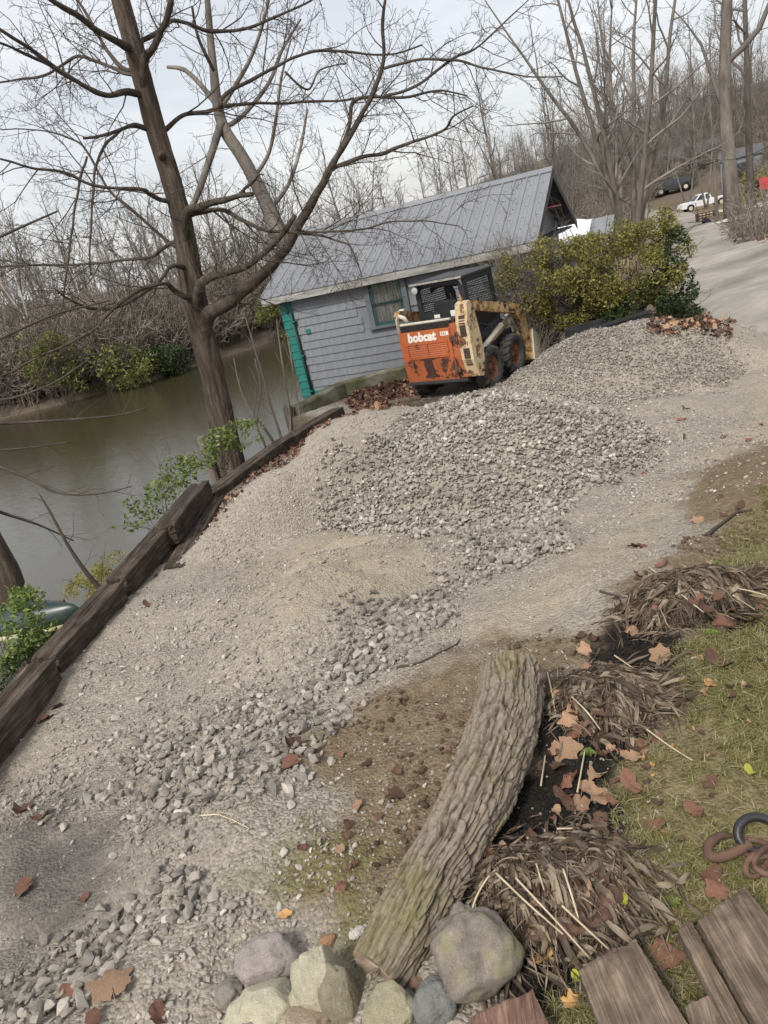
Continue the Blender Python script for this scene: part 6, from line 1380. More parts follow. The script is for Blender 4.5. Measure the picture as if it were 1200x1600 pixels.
for (x, y, a, tl) in ((1178, 1325, 0, 0), (1182, 1350, 1, .6), (1205, 1352, .2, .2), (1195, 1338, .9, .9)):
    c_ = pxz(x, y, .025); u = Matrix.Rotation(a, 3, 'Z') @ Up; v_ = (Matrix.Rotation(a, 3, 'Z') @ Vp).lerp(Vector((0, 0, 1)), tl).normalized(); mb = MB(); mb.tube(torus_path(c_, .04, .023, 0, u, v_), .0075, 9, False); mb.build('link', M['rust'], ch, True)
c_ = pxz(1184, 1303, .035); mb = MB(); mb.tube(torus_path(c_, .052, .042, 0, Vector((1, 0, 0)), Vector((0, .75, .66))), .012, 10, False); tag(mb.build('shackle_ring', M['black_rubber'], None, True), 'thick black ring hooked to the rusty chain on the lawn', 'ring')

# ================================================================== GRAVEL
def rock_mesh(seed, n=16, flat=(1, .8, .62)):
    r_ = np.random.default_rng(seed); q = r_.normal(0, 1, (n, 3)); q /= np.linalg.norm(q, axis=1)[:, None]; q = q * r_.uniform(.82, 1.0, (n, 1)) * np.array(flat) * r_.uniform(.85, 1.15, 3)
    bm = bmesh.new()
    for p in q: bm.verts.new(p)
    rs = bmesh.ops.convex_hull(bm, input=list(bm.verts)); bmesh.ops.delete(bm, geom=[e for e in rs['geom_interior'] if isinstance(e, bmesh.types.BMVert)], context='VERTS')
    bmesh.ops.bevel(bm, geom=list(bm.edges), offset=.035, segments=1, affect='EDGES', profile=.5)
    me = bpy.data.meshes.new('stone'); bm.to_mesh(me); bm.free(); me.materials.append(M['stone']); return me
ROCKS = [rock_mesh(300 + i, 14 + i % 5, ((1, .8, .6), (1, .72, .55), (1, .9, .75), (1, .62, .5))[i % 4]) for i in range(10)]
GP_ = {k: wpoly(v) for k, v in dict(
    pileA=[(478, 800), (520, 735), (560, 690), (620, 655), (700, 628), (800, 622), (900, 636), (980, 655), (1050, 690), (1000, 735), (930, 765), (890, 790), (880, 850), (800, 885), (740, 870), (700, 840), (600, 835), (520, 830)],
    bandA=[(720, 850), (800, 830), (890, 800), (895, 860), (790, 895), (720, 940), (690, 985), (640, 1030), (560, 1070), (505, 1050), (500, 1005), (560, 950), (640, 930), (690, 900)],
    pileB=[(770, 612), (800, 570), (850, 535), (900, 515), (960, 508), (1050, 512), (1110, 522), (1170, 570), (1120, 600), (1040, 618), (980, 640), (900, 632), (820, 625)],
    bandC=[(270, 1150), (380, 1090), (470, 1060), (520, 1075), (500, 1130), (460, 1200), (420, 1240), (330, 1275), (240, 1270), (170, 1230), (200, 1190)],
    bandD=[(-30, 1560), (100, 1500), (180, 1440), (270, 1380), (340, 1370), (360, 1430), (280, 1480), (200, 1520), (120, 1570), (60, 1640), (-30, 1640)],
    bandE=[(330, 1380), (420, 1330), (470, 1300), (500, 1340), (430, 1420), (360, 1500), (330, 1600), (180, 1640), (200, 1540), (290, 1470)],
    slopeF=[(60, 1180), (180, 1040), (330, 960), (480, 980), (560, 1060), (470, 1060), (360, 1090), (260, 1150), (160, 1230), (20, 1270)],
    slopeG=[(-30, 1230), (80, 1180), (200, 1230), (330, 1290), (300, 1340), (180, 1290), (60, 1240)],
    fineT=[(700, 990), (880, 880), (1010, 800), (1110, 740), (1199, 690), (1260, 600), (1199, 560), (1160, 600), (1060, 690), (900, 800)],
    pebM=[(480, 1210), (560, 1180), (640, 1200), (700, 1260), (640, 1340), (560, 1420), (450, 1480), (400, 1450), (430, 1350)],
).items()}
def region(nm, x, y, soft=.12, s=50): return sstep(-soft, soft, polysd(x, y, GP_[nm]) + .12 * fbm(x * 3, y * 3, s=s, o=3))
def sample(box, dens, fn, rg):
    x0, x1, y0, y1 = box; n = int((x1 - x0) * (y1 - y0) * dens); x = rg.uniform(x0, x1, n); y = rg.uniform(y0, y1, n); k = rg.uniform(0, 1, n) < fn(x, y); return x[k], y[k]
def pbox(nm, m_=.3): P = GP_[nm]; return P[:, 0].min() - m_, P[:, 0].max() + m_, P[:, 1].min() - m_, P[:, 1].max() + m_
rgG = np.random.default_rng(77)
def put_stones(name, box, dens, fn, r0, r1, lift, pale=0.12, tint=(.66, 1.32), power=2.1, protos=ROCKS):
    x, y = sample(box, dens, fn, rgG); n = len(x); sc_ = r0 + (r1 - r0) * rgG.uniform(0, 1, n) ** power
    z = H(x, y) + rgG.uniform(-.15, .45, n) * sc_ + rgG.uniform(0, lift, n)
    tn = rgG.uniform(*tint, n) * (1 + .12 * fbm(x * 1.3, y * 1.3, s=8, o=2)); tn = np.where(rgG.uniform(0, 1, n) < pale, tn * rgG.uniform(1.3, 1.65, n), tn)
    rot = np.stack([rgG.normal(0, .45, n), rgG.normal(0, .45, n), rgG.uniform(0, 6.28, n)], 1)
    scatter(name, np.stack([x, y, z], 1), sc_, rot, tn, rgG.integers(0, len(protos), n), protos); return n
put_stones('gravel_pile', pbox('pileA'), 2200, lambda x, y: region('pileA', x, y, .10), .012, .036, .030, tint=(.55, 1.3), pale=.1)
put_stones('far_gravel_pile', pbox('pileB'), 2700, lambda x, y: region('pileB', x, y, .14) * (.55 + .45 * sstep(-.3, .25, fbm(x * 1.5, y * 1.5, s=12))), .009, .024, .026, tint=(.5, 1.2), pale=.08)
put_stones('spilled_gravel', pbox('bandA'), 950, lambda x, y: region('bandA', x, y, .10) * .9, .012, .034, .018, tint=(.52, 1.2))
put_stones('spilled_gravel', pbox('bandC'), 1150, lambda x, y: region('bandC', x, y, .16) * .85, .009, .036, .016, pale=.12, tint=(.55, 1.2))
put_stones('spilled_gravel', pbox('bandD'), 1200, lambda x, y: region('bandD', x, y, .08), .009, .034, .014, pale=.08, tint=(.55, 1.1))
put_stones('pale_pebbles', pbox('bandE'), 1900, lambda x, y: region('bandE', x, y, .08), .006, .017, .006, pale=.2, tint=(.85, 1.25))
put_stones('loose_gravel', pbox('slopeF'), 850, lambda x, y: region('slopeF', x, y, .3) * (.25 + .75 * sstep(-.4, .5, fbm(x * 2.5, y * 2.5, s=13))), .008, .026, .006, pale=.15)
put_stones('loose_gravel', pbox('slopeG'), 850, lambda x, y: region('slopeG', x, y, .15) * .8, .008, .026, .006)
put_stones('pale_pebbles', pbox('pebM'), 700, lambda x, y: region('pebM', x, y, .12) * sstep(-.5, .5, fbm(x * 6, y * 6, s=15)), .005, .016, .002, pale=.25, tint=(.9, 1.3))
put_stones('fine_gravel', pbox('fineT'), 700, lambda x, y: region('fineT', x, y, .2) * (.3 + .7 * sstep(-.3, .4, fbm(x * 3, y * 3, s=16))), .005, .015, .003, pale=.12, tint=(.85, 1.2))
grit_fn = lambda x, y: yardmask(x, y) * (1 - .75 * zone(['lawn', 'soil', 'soil2', 'soil3'], x, y, .05, 8, .05, 16)) * (1 - .55 * zone(['dirt', 'dirt2'], x, y, .1, 4, .1, 12)) * (.12 + .88 * sstep(-.25, .55, fbm(x * 2.2, y * 2.2, s=17, o=4)))
SM = ROCKS[:6]
put_stones('grit', (-2.6, 2.4, .9, 4.2), 2600, lambda x, y: grit_fn(x, y) * (np.abs(x) < .75 * y + .3), .003, .010, .002, pale=.07, protos=SM)
put_stones('grit', (-2.4, 3.6, 4.2, 8), 1700, grit_fn, .005, .020, .002, pale=.07, protos=SM)
put_stones('grit', (-1.5, 7, 8, 13.4), 600, grit_fn, .007, .024, .002, pale=.07, protos=SM)
# clods of dirt on the brown bank
clod = [rock_mesh(340 + i, 20, (1, .9, .7)) for i in range(4)]
cm = simple('clod', [(.3, (.06, .04, .024)), (.7, (.15, .11, .07))], 10, .95, bscale=40, bstr=.6, bdist=.01, tint=('tint', 'INSTANCER', False))
for q in clod: q.materials.clear(); q.materials.append(cm)
put_stones('dirt_clods', (-.6, 2.2, 1.2, 3.6), 900, lambda x, y: zone(['dirt'], x, y, .08, 4, .1, 12) * sstep(-.1, .5, fbm(x * 4, y * 4, s=19)) * (1 - zone(['soil', 'soil3'], x, y, .04, 8, .05, 16)), .004, .020, .002, pale=.0, protos=clod)
sm_ = simple('soil_crumb', [(.3, (.008, .007, .006)), (.7, (.028, .023, .02))], 10, .8, bstr=.3, tint=('tint', 'INSTANCER', False)); crumb = [rock_mesh(360 + i, 18, (1, .9, .8)) for i in range(4)]
for q in crumb: q.materials.clear(); q.materials.append(sm_)
put_stones('dark_soil_crumbs', (-.2, 1.6, 1.1, 3.2), 3800, lambda x, y: zone(['soil', 'soil2', 'soil3'], x, y, .03, 8, .05, 16), .003, .010, .004, pale=.01, protos=crumb)
# the biggest loose stones are objects of their own
big = [rock_mesh(380 + i, 20, ((1, .7, .5), (1, .8, .6), (1, .6, .45))[i % 3]) for i in range(8)]
for q in big: q.materials.clear(); q.materials.append(M['stone_big'])
LS_G = 'largest pale stones lying loose on the grey gravel'
for k, (px, py, s_) in enumerate([(305, 1232, 30), (325, 1200, 26), (262, 1180, 24), (315, 1205, 22), (298, 1208, 26), (350, 1180, 24), (365, 1215, 30), (392, 1105, 22), (415, 1128, 20), (440, 1110, 20), (247, 1145, 20), (180, 1125, 22), (185, 1150, 18), (155, 1130, 18), (225, 1157, 20), (100, 1296, 20), (113, 1318, 14), (178, 1340, 22), (188, 1374, 12), (286, 1338, 16), (445, 1335, 22), (415, 1305, 16), (480, 1225, 18), (555, 1270, 14),
        (560, 1025, 22), (585, 1010, 22), (540, 1005, 20), (530, 1045, 24), (550, 1060, 24), (610, 985, 20), (655, 965, 20), (600, 1035, 18), (645, 985, 20), (680, 950, 18), (520, 1070, 18), (640, 960, 18),
        (160, 1560, 22), (245, 1475, 26), (300, 1490, 24), (265, 1500, 22), (130, 1480, 26), (220, 1440, 24), (330, 1440, 24), (285, 1440, 22), (190, 1495, 24), (110, 1520, 22), (150, 1590, 22), (60, 1555, 20), (45, 1585, 24), (200, 1560, 16), (235, 1535, 20), (405, 1210, 18), (430, 1180, 18), (455, 1140, 16), (495, 1095, 18), (340, 1140, 18), (375, 1140, 20), (300, 1160, 18), (232, 1215, 20), (205, 1230, 16)]):
    q = gp(px, py); o = put('loose_stone', big[k % 8]); r_ = s_ * .5 * adepth(q) / FPX * 1.0; o.scale = (r_, r_, r_); o.location = q + Vector((0, 0, r_ * .35)); o.rotation_euler = (random.gauss(0, .35), random.gauss(0, .35), random.uniform(0, 6.28))
    tag(o, 'one of the largest pale angular stones lying loose on the grey gravel', 'stone', LS_G)

# ================================================================== WITHERED PLANT CLUMPS
CL = []   # x, y, rx, ry, height, flow angle
def dome(x, y):
    h_ = 0
    for (cx, cy, rx, ry, hh, fl) in CL: h_ = np.maximum(h_, hh * np.clip(1 - ((x - cx) / rx) ** 2 - ((y - cy) / ry) ** 2, 0, 1) ** .7)
    return h_
def add_clump(px, py, rx, ry, hh, fl): q = gp(px, py); CL.append((q.x, q.y, rx, ry, hh, fl)); return q
k1 = add_clump(1075, 940, .27, .18, .11, -.5); k2 = add_clump(950, 1100, .19, .17, .085, -1.0); k3 = add_clump(865, 1385, .22, .17, .05, -1.1)
strip_mats = [M['dead_leaf_strip']]
def lz(x, y): return gz(x, y) + float(dome(x, y))
def clump(i, label, n, seed, loose=.02, curl=1.0):
    cx, cy, rx, ry, hh, fl = CL[i]; rg = np.random.default_rng(seed); o = thing('withered_plant', label, 'dead plant', (cx, cy, gz(cx, cy)), 0); mb = MB()
    for k in range(n):
        a = rg.uniform(0, 2 * PI); rr = rg.uniform(0, .95) ** .8 if rg.uniform() < .8 else rg.uniform(.8, 1.4); x, y = cx + rx * rr * math.cos(a), cy + ry * rr * math.sin(a)
        di = fl + rg.normal(0, .75) if rg.uniform() < .75 else rg.uniform(0, 6.28); L = rg.uniform(.05, .19); m_ = 9; P = []; lift = rg.uniform(0, loose) + rg.uniform(0, .012); wob = rg.normal(0, .5)
        for s_ in range(m_):
            f = s_ / (m_ - 1); P.append((x, y, 0)); di += wob * .12 + rg.normal(0, .10); x += math.cos(di) * L / m_; y += math.sin(di) * L / m_
        P = np.array(P); z = H(P[:, 0], P[:, 1], False) + dome(P[:, 0], P[:, 1]) + lift * np.sin(np.linspace(.3, PI, m_)) + .004; P[:, 2] = z - np.array([cx * 0, 0, 0])[0]
        wd_ = rg.choice([rg.uniform(.0012, .003), rg.uniform(.004, .010)], p=[.68, .32]); ph = rg.uniform(0, 6); tw = rg.normal(0, 2.0) * curl; mb.a = float(np.clip(rg.normal(.45, .34), .02, 1)); V = []
        T = np.gradient(P, axis=0); T /= np.linalg.norm(T, axis=1)[:, None]
        for s_ in range(m_):
            f = s_ / (m_ - 1); sd = np.cross(T[s_], (0, 0, 1)); sd /= np.linalg.norm(sd) + 1e-9; up = np.cross(sd, T[s_]); an = ph * .25 + tw * f; c_, s2 = math.cos(an), math.sin(an); ww = wd_ * math.sin(PI * (.12 + .85 * f)) ** .6
            e1 = (sd * c_ + up * s2) * ww; fold = (up * c_ - sd * s2) * ww * .45; V += [P[s_] + e1 + fold, P[s_], P[s_] - e1 + fold]
        V = np.array(V) - np.array([cx, cy, gz(cx, cy)]); mb.add(V, [(3 * s_ + q, 3 * s_ + q + 1, 3 * s_ + q + 4, 3 * s_ + q + 3) for s_ in range(m_ - 1) for q in (0, 1)])
    kind(mb.build('dead_foliage', M['dead_leaf_strip'], o, True), 'stuff')
    # a dark woody crown under the leaves
    me_ = bpy.data.meshes.new('root_crown'); bm = bmesh.new(); bmesh.ops.create_icosphere(bm, subdivisions=3, radius=1)
    for v_ in bm.verts: p = v_.co; v_.co = Vector((p.x * rx * .92, p.y * ry * .92, max(-.02, p.z) * hh * .90)) * (1 + .07 * mnoise.noise(p * 3))
    bm.to_mesh(me_); bm.free(); me_.materials.append(M['leaf_dark']); put('root_crown', me_, o); return o
w1 = clump(0, 'dark matted withered plant farthest up the bank, trailing over black soil', 1500, 401, .022)
w2 = clump(1, 'combed heap of withered brown leaves beside the upper end of the log', 1500, 402, .02)
w3 = clump(2, 'low tangle of curled dead leaves and stalks in front of the boards', 1500, 403, .022, 2.2)
def stalk(par, pts, rad, h0=.03, h1=.02):
    base = Vector(par.location); P = []
    for i, (x, y) in enumerate(pts):
        q = gp(x, y); f = i / (len(pts) - 1); h_ = float(dome(q.x, q.y)) + h0 + (h1 - h0) * f; p = at_z(x, y, q.z + h_); P.append(tuple(p - base))
    P = spline(np.array(P), 14); mb = MB(); mb.tube(P, np.linspace(rad, rad * .7, 14), 6); return mb.build('stalk', M['straw'], par, True)
for pts in ([(1012, 884), (1040, 908), (1072, 935), (1100, 957)], [(1083, 898), (1125, 920)], [(1148, 919), (1175, 924), (1203, 932)], [(1145, 930), (1180, 953)]): stalk(w1, pts, .0032)
for pts in ([(960, 1024), (990, 1045), (1022, 1072)], [(884, 1080), (915, 1110), (938, 1140)], [(1006, 1136), (1045, 1165), (1082, 1188)], [(902, 1238), (908, 1205), (914, 1172)], [(855, 1050), (862, 1080), (868, 1115)], [(845, 1228), (852, 1180)]): stalk(w2, pts, .003)
for pts in ([(733, 1438), (745, 1400), (765, 1368), (786, 1350)], [(775, 1364), (825, 1412), (880, 1460)], [(806, 1372), (865, 1435), (922, 1498)], [(880, 1358), (893, 1398), (904, 1436)], [(878, 1415), (915, 1450), (952, 1484)], [(824, 1308), (842, 1346)], [(740, 1335), (744, 1300)], [(870, 1295), (905, 1294)], [(838, 1350), (850, 1390)]): stalk(w3, pts, .0030, .05, .03)
# sticks on the ground
def stick(pts, rad, label, mt_='twig', cat='stick', nm='stick', group=None):
    P = [tuple(gp(x, y, rad * .8)) for x, y in pts]; P = spline(np.array(P), 16); P[:, 2] = H(P[:, 0], P[:, 1]) + rad * .9; mb = MB(); mb.tube(P, np.linspace(rad, rad * .5, 16), 6); return tag(mb.build(nm, M[mt_], None, True), label, cat, group)
stick([(1105, 838), (1135, 815), (1175, 798)], .012, 'dark broken stick lying on the lawn edge at the right')
stick([(310, 1275), (350, 1277), (390, 1296)], .0035, 'thin curved straw stem on the grey gravel', 'straw')
stick([(938, 925), (970, 932), (1010, 922)], .006, 'dark twig poking left out of the farthest withered plant')
stick([(1080, 1030), (1120, 1020), (1198, 1005)], .003, 'pale bent straw on the mossy lawn by the right edge', 'straw')
stick([(1185, 960), (1190, 1000), (1196, 1012)], .003, 'pale upright straw at the right edge of the lawn', 'straw')
stick([(380, 1600), (395, 1575), (412, 1550)], .004, 'short brown stem between the gravel and the rocks', 'straw')
stick([(620, 1045), (680, 1025), (720, 1000)], .006, 'dark root lying across the brown bank left of the log top')

# ================================================================== FALLEN LEAVES, one object each
def leaf_mesh(seed, mt_, lobed=True, curl=.25):
    r_ = np.random.default_rng(seed); n = 60; th = np.linspace(0, 2 * PI, n, endpoint=False); R = np.zeros(n)
    if lobed:
        for c_, L, wd_ in ((PI / 2, 1.0, .46), (PI / 2 + .92, .92, .46), (PI / 2 - .92, .92, .46), (PI / 2 + 1.85, .72, .46), (PI / 2 - 1.85, .72, .46)):
            d = np.abs((th - c_ + PI) % (2 * PI) - PI); R = np.maximum(R, L * r_.uniform(.88, 1.08) * np.clip(1 - d / wd_ * .55, .0, 1) ** .75)
        R = np.maximum(R, .60 + .10 * np.sin(th)) * (1 + .07 * np.sin(3 * th + r_.uniform(0, 6)) + .05 * np.sin(7 * th + r_.uniform(0, 6))) + .055 * np.abs(((th * 14) % (2 * PI)) / PI - 1); d = np.abs((th - 3 * PI / 2 + PI) % (2 * PI) - PI); R = np.where(d < .25, R * (.25 + .75 * d / .25), R)
    else: R = .42 + .58 * np.abs(np.sin(th)) ** 1.3
    V = [(0, 0, 0)]; rings = 4; ax, bx_ = r_.uniform(0, PI), r_.uniform(.5, 1.2) * curl; c2 = r_.normal(0, .5) * curl
    pts = [(0., 0.)] + [(R[i] * k / rings * math.cos(th[i]), R[i] * k / rings * math.sin(th[i])) for k in range(1, rings + 1) for i in range(n)]
    V = []
    for x, y in pts:
        u = x * math.cos(ax) + y * math.sin(ax); v_ = -x * math.sin(ax) + y * math.cos(ax); rr = math.hypot(x, y)
        V.append((x, y, bx_ * u * u * .9 + c2 * v_ * v_ + .10 * curl * mnoise.noise(Vector((x * 2.5 + seed, y * 2.5, 0))) * 4 * rr - .05 * max(0, .12 - abs(x)) ))
    F = [(0, 1 + i, 1 + (i + 1) % n) for i in range(n)]
    for k in range(rings - 1): F += [(1 + k * n + i, 1 + (k + 1) * n + i, 1 + (k + 1) * n + (i + 1) % n, 1 + k * n + (i + 1) % n) for i in range(n)]
    mb = MB(); mb.add(V, F); mb.tube([(0, -.05, .0), (.02, -.5, .02), (.06, -.9, .10)], [.022, .018, .014], 4); return mb.mesh('fallen_leaf', mt_, True)
LV = {k: [leaf_mesh(500 + 10 * j + i, M[k], lob, cu) for i, (lob, cu) in enumerate(((True, .25), (True, .5), (True, .9), (False, .7)))] for j, k in enumerate(('leaf_tan', 'leaf_rust', 'leaf_ochre', 'leaf_dark', 'leaf_yellow'))}
def leaf(px, py, size, mt_, var, label, rz=None, tilt=.25, group=None, lift=.012):
    q = gp(px, py); h_ = float(dome(q.x, q.y)); p = at_z(px, py, q.z + h_ + lift); o = put('fallen_leaf', LV[mt_][var]); s_ = size * .5 * adepth(p) / FPX; o.scale = (s_, s_, s_); o.location = p
    o.rotation_euler = (random.gauss(0, tilt), random.gauss(0, tilt), random.uniform(0, 6.28) if rz is None else rz); return tag(o, label, 'leaf', group)
leaf(175, 1542, 92, 'leaf_tan', 0, 'largest tan lobed leaf on the gravel at the lower left', .4, .1, lift=.025)
leaf(113, 1556, 44, 'leaf_rust', 3, 'dark rust leaf right beside the largest tan leaf', .9)
leaf(148, 1590, 40, 'leaf_rust', 1, 'brown leaf on the gravel at the bottom edge below the largest tan leaf', 2)
leaf(245, 1588, 44, 'leaf_rust', 3, 'narrow rust leaf standing in the pebbles left of the rock group', .3, .6)
leaf(447, 1430, 34, 'leaf_ochre', 1, 'small ochre leaf on the mossy pebbles left of the log', 1)
leaf(458, 1190, 46, 'leaf_rust', 1, 'dark red brown leaf on the pale gravel edge left of the brown bank', 2)
leaf(460, 1165, 36, 'leaf_dark', 2, 'folded dark leaf just above the red brown leaf on the gravel edge', 1)
leaf(880, 1168, 66, 'leaf_tan', 1, 'big tan leaf hanging over black soil beside the log', 3.4, .4)
leaf(893, 1122, 44, 'leaf_tan', 2, 'curled tan leaf directly above the big tan leaf by the log', .4, .5)
leaf(985, 1180, 50, 'leaf_tan', 1, 'brown tan leaf at the lawn edge under the combed heap', 3.0)
leaf(940, 1245, 56, 'leaf_tan', 1, 'pair forming tan leaf on dark soil between the two lower dead plants', 1.2)
leaf(905, 1255, 60, 'leaf_tan', 0, 'flat pinkish tan leaf on dark soil right of the log middle', 2.4)
leaf(850, 1495, 62, 'leaf_ochre', 1, 'ochre leaf standing on black soil right of the round boulder', .5, .4)
leaf(1045, 1490, 74, 'leaf_rust', 1, 'broad dark rust leaf lying between the two front boards', 2.2, .15)
leaf(1125, 1390, 54, 'leaf_rust', 2, 'brown leaf lying at the top end of the cracked board', .8)
leaf(1110, 1368, 40, 'leaf_rust', 3, 'narrow folded brown leaf just above the cracked board', 2.0)
leaf(1085, 1265, 34, 'leaf_rust', 3, 'narrow rust leaf on the open lawn in front of the chain', .4)
leaf(1025, 1288, 30, 'leaf_rust', 3, 'small rust leaf on the lawn right of the low tangle', 1.4)
leaf(985, 1225, 44, 'leaf_rust', 3, 'long rust leaf on edge between soil and lawn', .1, .7)
leaf(1112, 1222, 36, 'leaf_dark', 1, 'dull brown leaf on the lawn above the chain', 1.0)
leaf(1122, 1035, 46, 'leaf_dark', 3, 'dark curled leaf on the lawn below the farthest dead plant', .3)
leaf(1112, 1067, 30, 'leaf_ochre', 1, 'small pale leaf on the lawn under the dark curled one', 2)
leaf(1035, 1025, 46, 'leaf_tan', 1, 'light tan leaf on black soil between the two upper dead plants', .6)
leaf(990, 985, 28, 'leaf_tan', 1, 'small tan leaf on black soil left of the farthest dead plant', 1.6)
leaf(1000, 855, 40, 'leaf_rust', 1, 'rust leaf on the tan gravel just beyond the farthest dead plant', .7)
leaf(1093, 813, 30, 'leaf_tan', 1, 'pale tan leaf on brown earth near the dark stick', 1.2)
leaf(1165, 843, 20, 'leaf_tan', 1, 'small tan leaf on the lawn edge near the right border', .2)
leaf(1135, 975, 44, 'leaf_rust', 2, 'reddish leaf under the right side of the farthest dead plant', .2)
leaf(1170, 970, 44, 'leaf_rust', 3, 'rust leaf near the right border below the farthest dead plant', 1.1)
leaf(40, 1385, 52, 'leaf_rust', 1, 'red brown leaf on the dark patch of gravel at the left edge', 2.2)
leaf(132, 1403, 26, 'leaf_rust', 1, 'small rust leaf on dark gravel right of the left edge leaf', 1)
leaf(92, 1487, 20, 'leaf_rust', 3, 'tiny rust leaf low on the left gravel', 1)
leaf(40, 1268, 46, 'leaf_dark', 2, 'dark crumpled leaf at the left edge above the dark gravel patch', 1); leaf(65, 1275, 30, 'leaf_rust', 3, 'narrow rust leaf beside the dark crumpled one at the left edge', 2)
leaf(75, 1120, 36, 'leaf_rust', 2, 'curled red brown leaf against the nearest railroad tie', 1); leaf(92, 1102, 26, 'leaf_rust', 1, 'small red brown leaf just above the curled one by the nearest tie', 2)
leaf(230, 945, 18, 'leaf_rust', 3, 'small rust leaf against the tan streaked tie', 1); leaf(535, 1385, 26, 'leaf_rust', 2, 'curled rust leaf on mossy pebbles left of the log', 1); leaf(575, 1192, 28, 'leaf_dark', 1, 'dark leaf on brown soil left of the log middle', 1)
leaf(620, 1240, 40, 'leaf_dark', 1, 'brown leaf on pale pebbles close to the left side of the log', 2); leaf(560, 1258, 30, 'leaf_tan', 1, 'reddish tan leaf on soil and pebbles left of the log', 1.2); leaf(533, 1328, 24, 'leaf_tan', 1, 'small tan leaf on pebbles left of the log', .6)
leaf(658, 1540, 46, 'leaf_tan', 3, 'folded tan leaf wedged between the log end and the blue grey rock', .3, .8); leaf(895, 1568, 40, 'leaf_ochre', 2, 'curled ochre leaf beside the wide weathered board', 1); leaf(735, 1322, 18, 'leaf_tan', 3, 'small orange leaf against the log above the low tangle', .2, .9)
leaf(865, 1310, 34, 'leaf_tan', 2, 'rusty tan leaf on top of the low tangle', .2); leaf(862, 1392, 34, 'leaf_tan', 2, 'orange tan leaf in the middle of the low tangle', 1.9); leaf(875, 1345, 30, 'leaf_tan', 1, 'brown tan leaf near the top of the low tangle', 2.9)
leaf(915, 1018, 34, 'leaf_tan', 2, 'tan curled leaf on top of the combed heap', 1); leaf(925, 1050, 34, 'leaf_tan', 3, 'narrow tan leaf lying across the combed heap', .6); leaf(1105, 885, 24, 'leaf_tan', 2, 'orange leaf on top of the farthest dead plant', .5)
for px, py, lb in ((975, 1408, 'bright yellow green leaf by the low tangle'), (900, 1528, 'bright yellow leaf beside the wide board'), (1187, 935, 'yellow leaf on the lawn at the right edge'), (1172, 1205, 'yellow green leaf on the open lawn')): leaf(px, py, 22, 'leaf_yellow', 3, lb, None, .2)
def leaf_field(n, poly, mts, smin, smax, label, group):
    P = np.array(poly); k = 0
    while k < n:
        px, py = random.uniform(P[:, 0].min(), P[:, 0].max()), random.uniform(P[:, 1].min(), P[:, 1].max())
        if polysd(np.array([px]), np.array([py]), P)[0] < 0: continue
        leaf(px, py, random.uniform(smin, smax), random.choice(mts), random.randrange(1, 4), label, None, .4, group); k += 1
leaf_field(26, [(420, 1200), (640, 1080), (900, 990), (1000, 900), (1199, 700), (1199, 790), (1020, 980), (850, 1040), (700, 1280), (560, 1420), (430, 1400)], ['leaf_dark', 'leaf_rust', 'leaf_dark'], 12, 24, 'small dark dead leaf lying on the bare brown earth bank', 'small dead leaves on the brown earth bank')
leaf_field(20, [(960, 600), (1199, 620), (1199, 680), (1060, 720), (900, 800), (780, 860), (880, 770)], ['leaf_dark', 'leaf_rust'], 9, 16, 'small dead leaf lying on the tan gravel track', 'small dead leaves on the tan gravel track')
leaf_field(30, [(1050, 1050), (1199, 900), (1199, 1280), (1100, 1350), (1000, 1360), (990, 1200)], ['leaf_dark', 'leaf_tan', 'leaf_ochre'], 10, 22, 'small brown dead leaf lying in the short lawn grass', 'small dead leaves in the lawn')
leaf_field(62, [(860, 1080), (1000, 1020), (1060, 1150), (960, 1250), (1000, 1330), (900, 1460), (760, 1400), (740, 1290), (850, 1250)], ['leaf_dark', 'leaf_tan', 'leaf_rust', 'leaf_dark'], 18, 40, 'brown dead leaf caught among the withered stalks and soil', 'dead leaves among the withered plants')
leaf_field(16, [(980, 900), (1040, 870), (1190, 900), (1199, 980), (1050, 970)], ['leaf_dark', 'leaf_rust'], 16, 30, 'brown dead leaf caught in the matted farthest plant', 'dead leaves in the farthest withered plant')
# leaf litter drifts by the ties and the concrete wall
lit = [LV['leaf_dark'][2], LV['leaf_rust'][3], LV['leaf_dark'][3], LV['leaf_rust'][2], LV['leaf_tan'][3]]
def litter(name, px_poly, dens, s0, s1, seed, thick=.02):
    rg = np.random.default_rng(seed); P = wpoly(px_poly); x0, y0 = P.min(0); x1, y1 = P.max(0); n = int((x1 - x0) * (y1 - y0) * dens); x = rg.uniform(x0, x1, n); y = rg.uniform(y0, y1, n); k = polysd(x, y, P) + .08 * fbm(x * 3, y * 3, s=seed) > 0; x, y = x[k], y[k]; n = len(x)
    scatter(name, np.stack([x, y, H(x, y) + rg.uniform(.0, thick, n)], 1), rg.uniform(s0, s1, n), np.stack([rg.normal(0, .5, n), rg.normal(0, .5, n), rg.uniform(0, 6.3, n)], 1), np.ones(n), rg.integers(0, 5, n), lit)
litter('leaf_litter', [(545, 635), (590, 605), (640, 580), (700, 575), (700, 600), (650, 625), (600, 640)], 700, .04, .07, 91, .10)
litter('leaf_litter', [(300, 830), (350, 790), (440, 710), (530, 655), (560, 640), (560, 650), (470, 705), (370, 790), (320, 835)], 260, .02, .045, 92)
litter('leaf_litter', [(1010, 520), (1060, 500), (1110, 490), (1150, 525), (1130, 535), (1080, 518), (1030, 530)], 220, .03, .06, 93, .06)
litter('leaf_litter', [(1120, 372), (1199, 385), (1199, 340), (1140, 345)], 12, .06, .12, 94, .06)

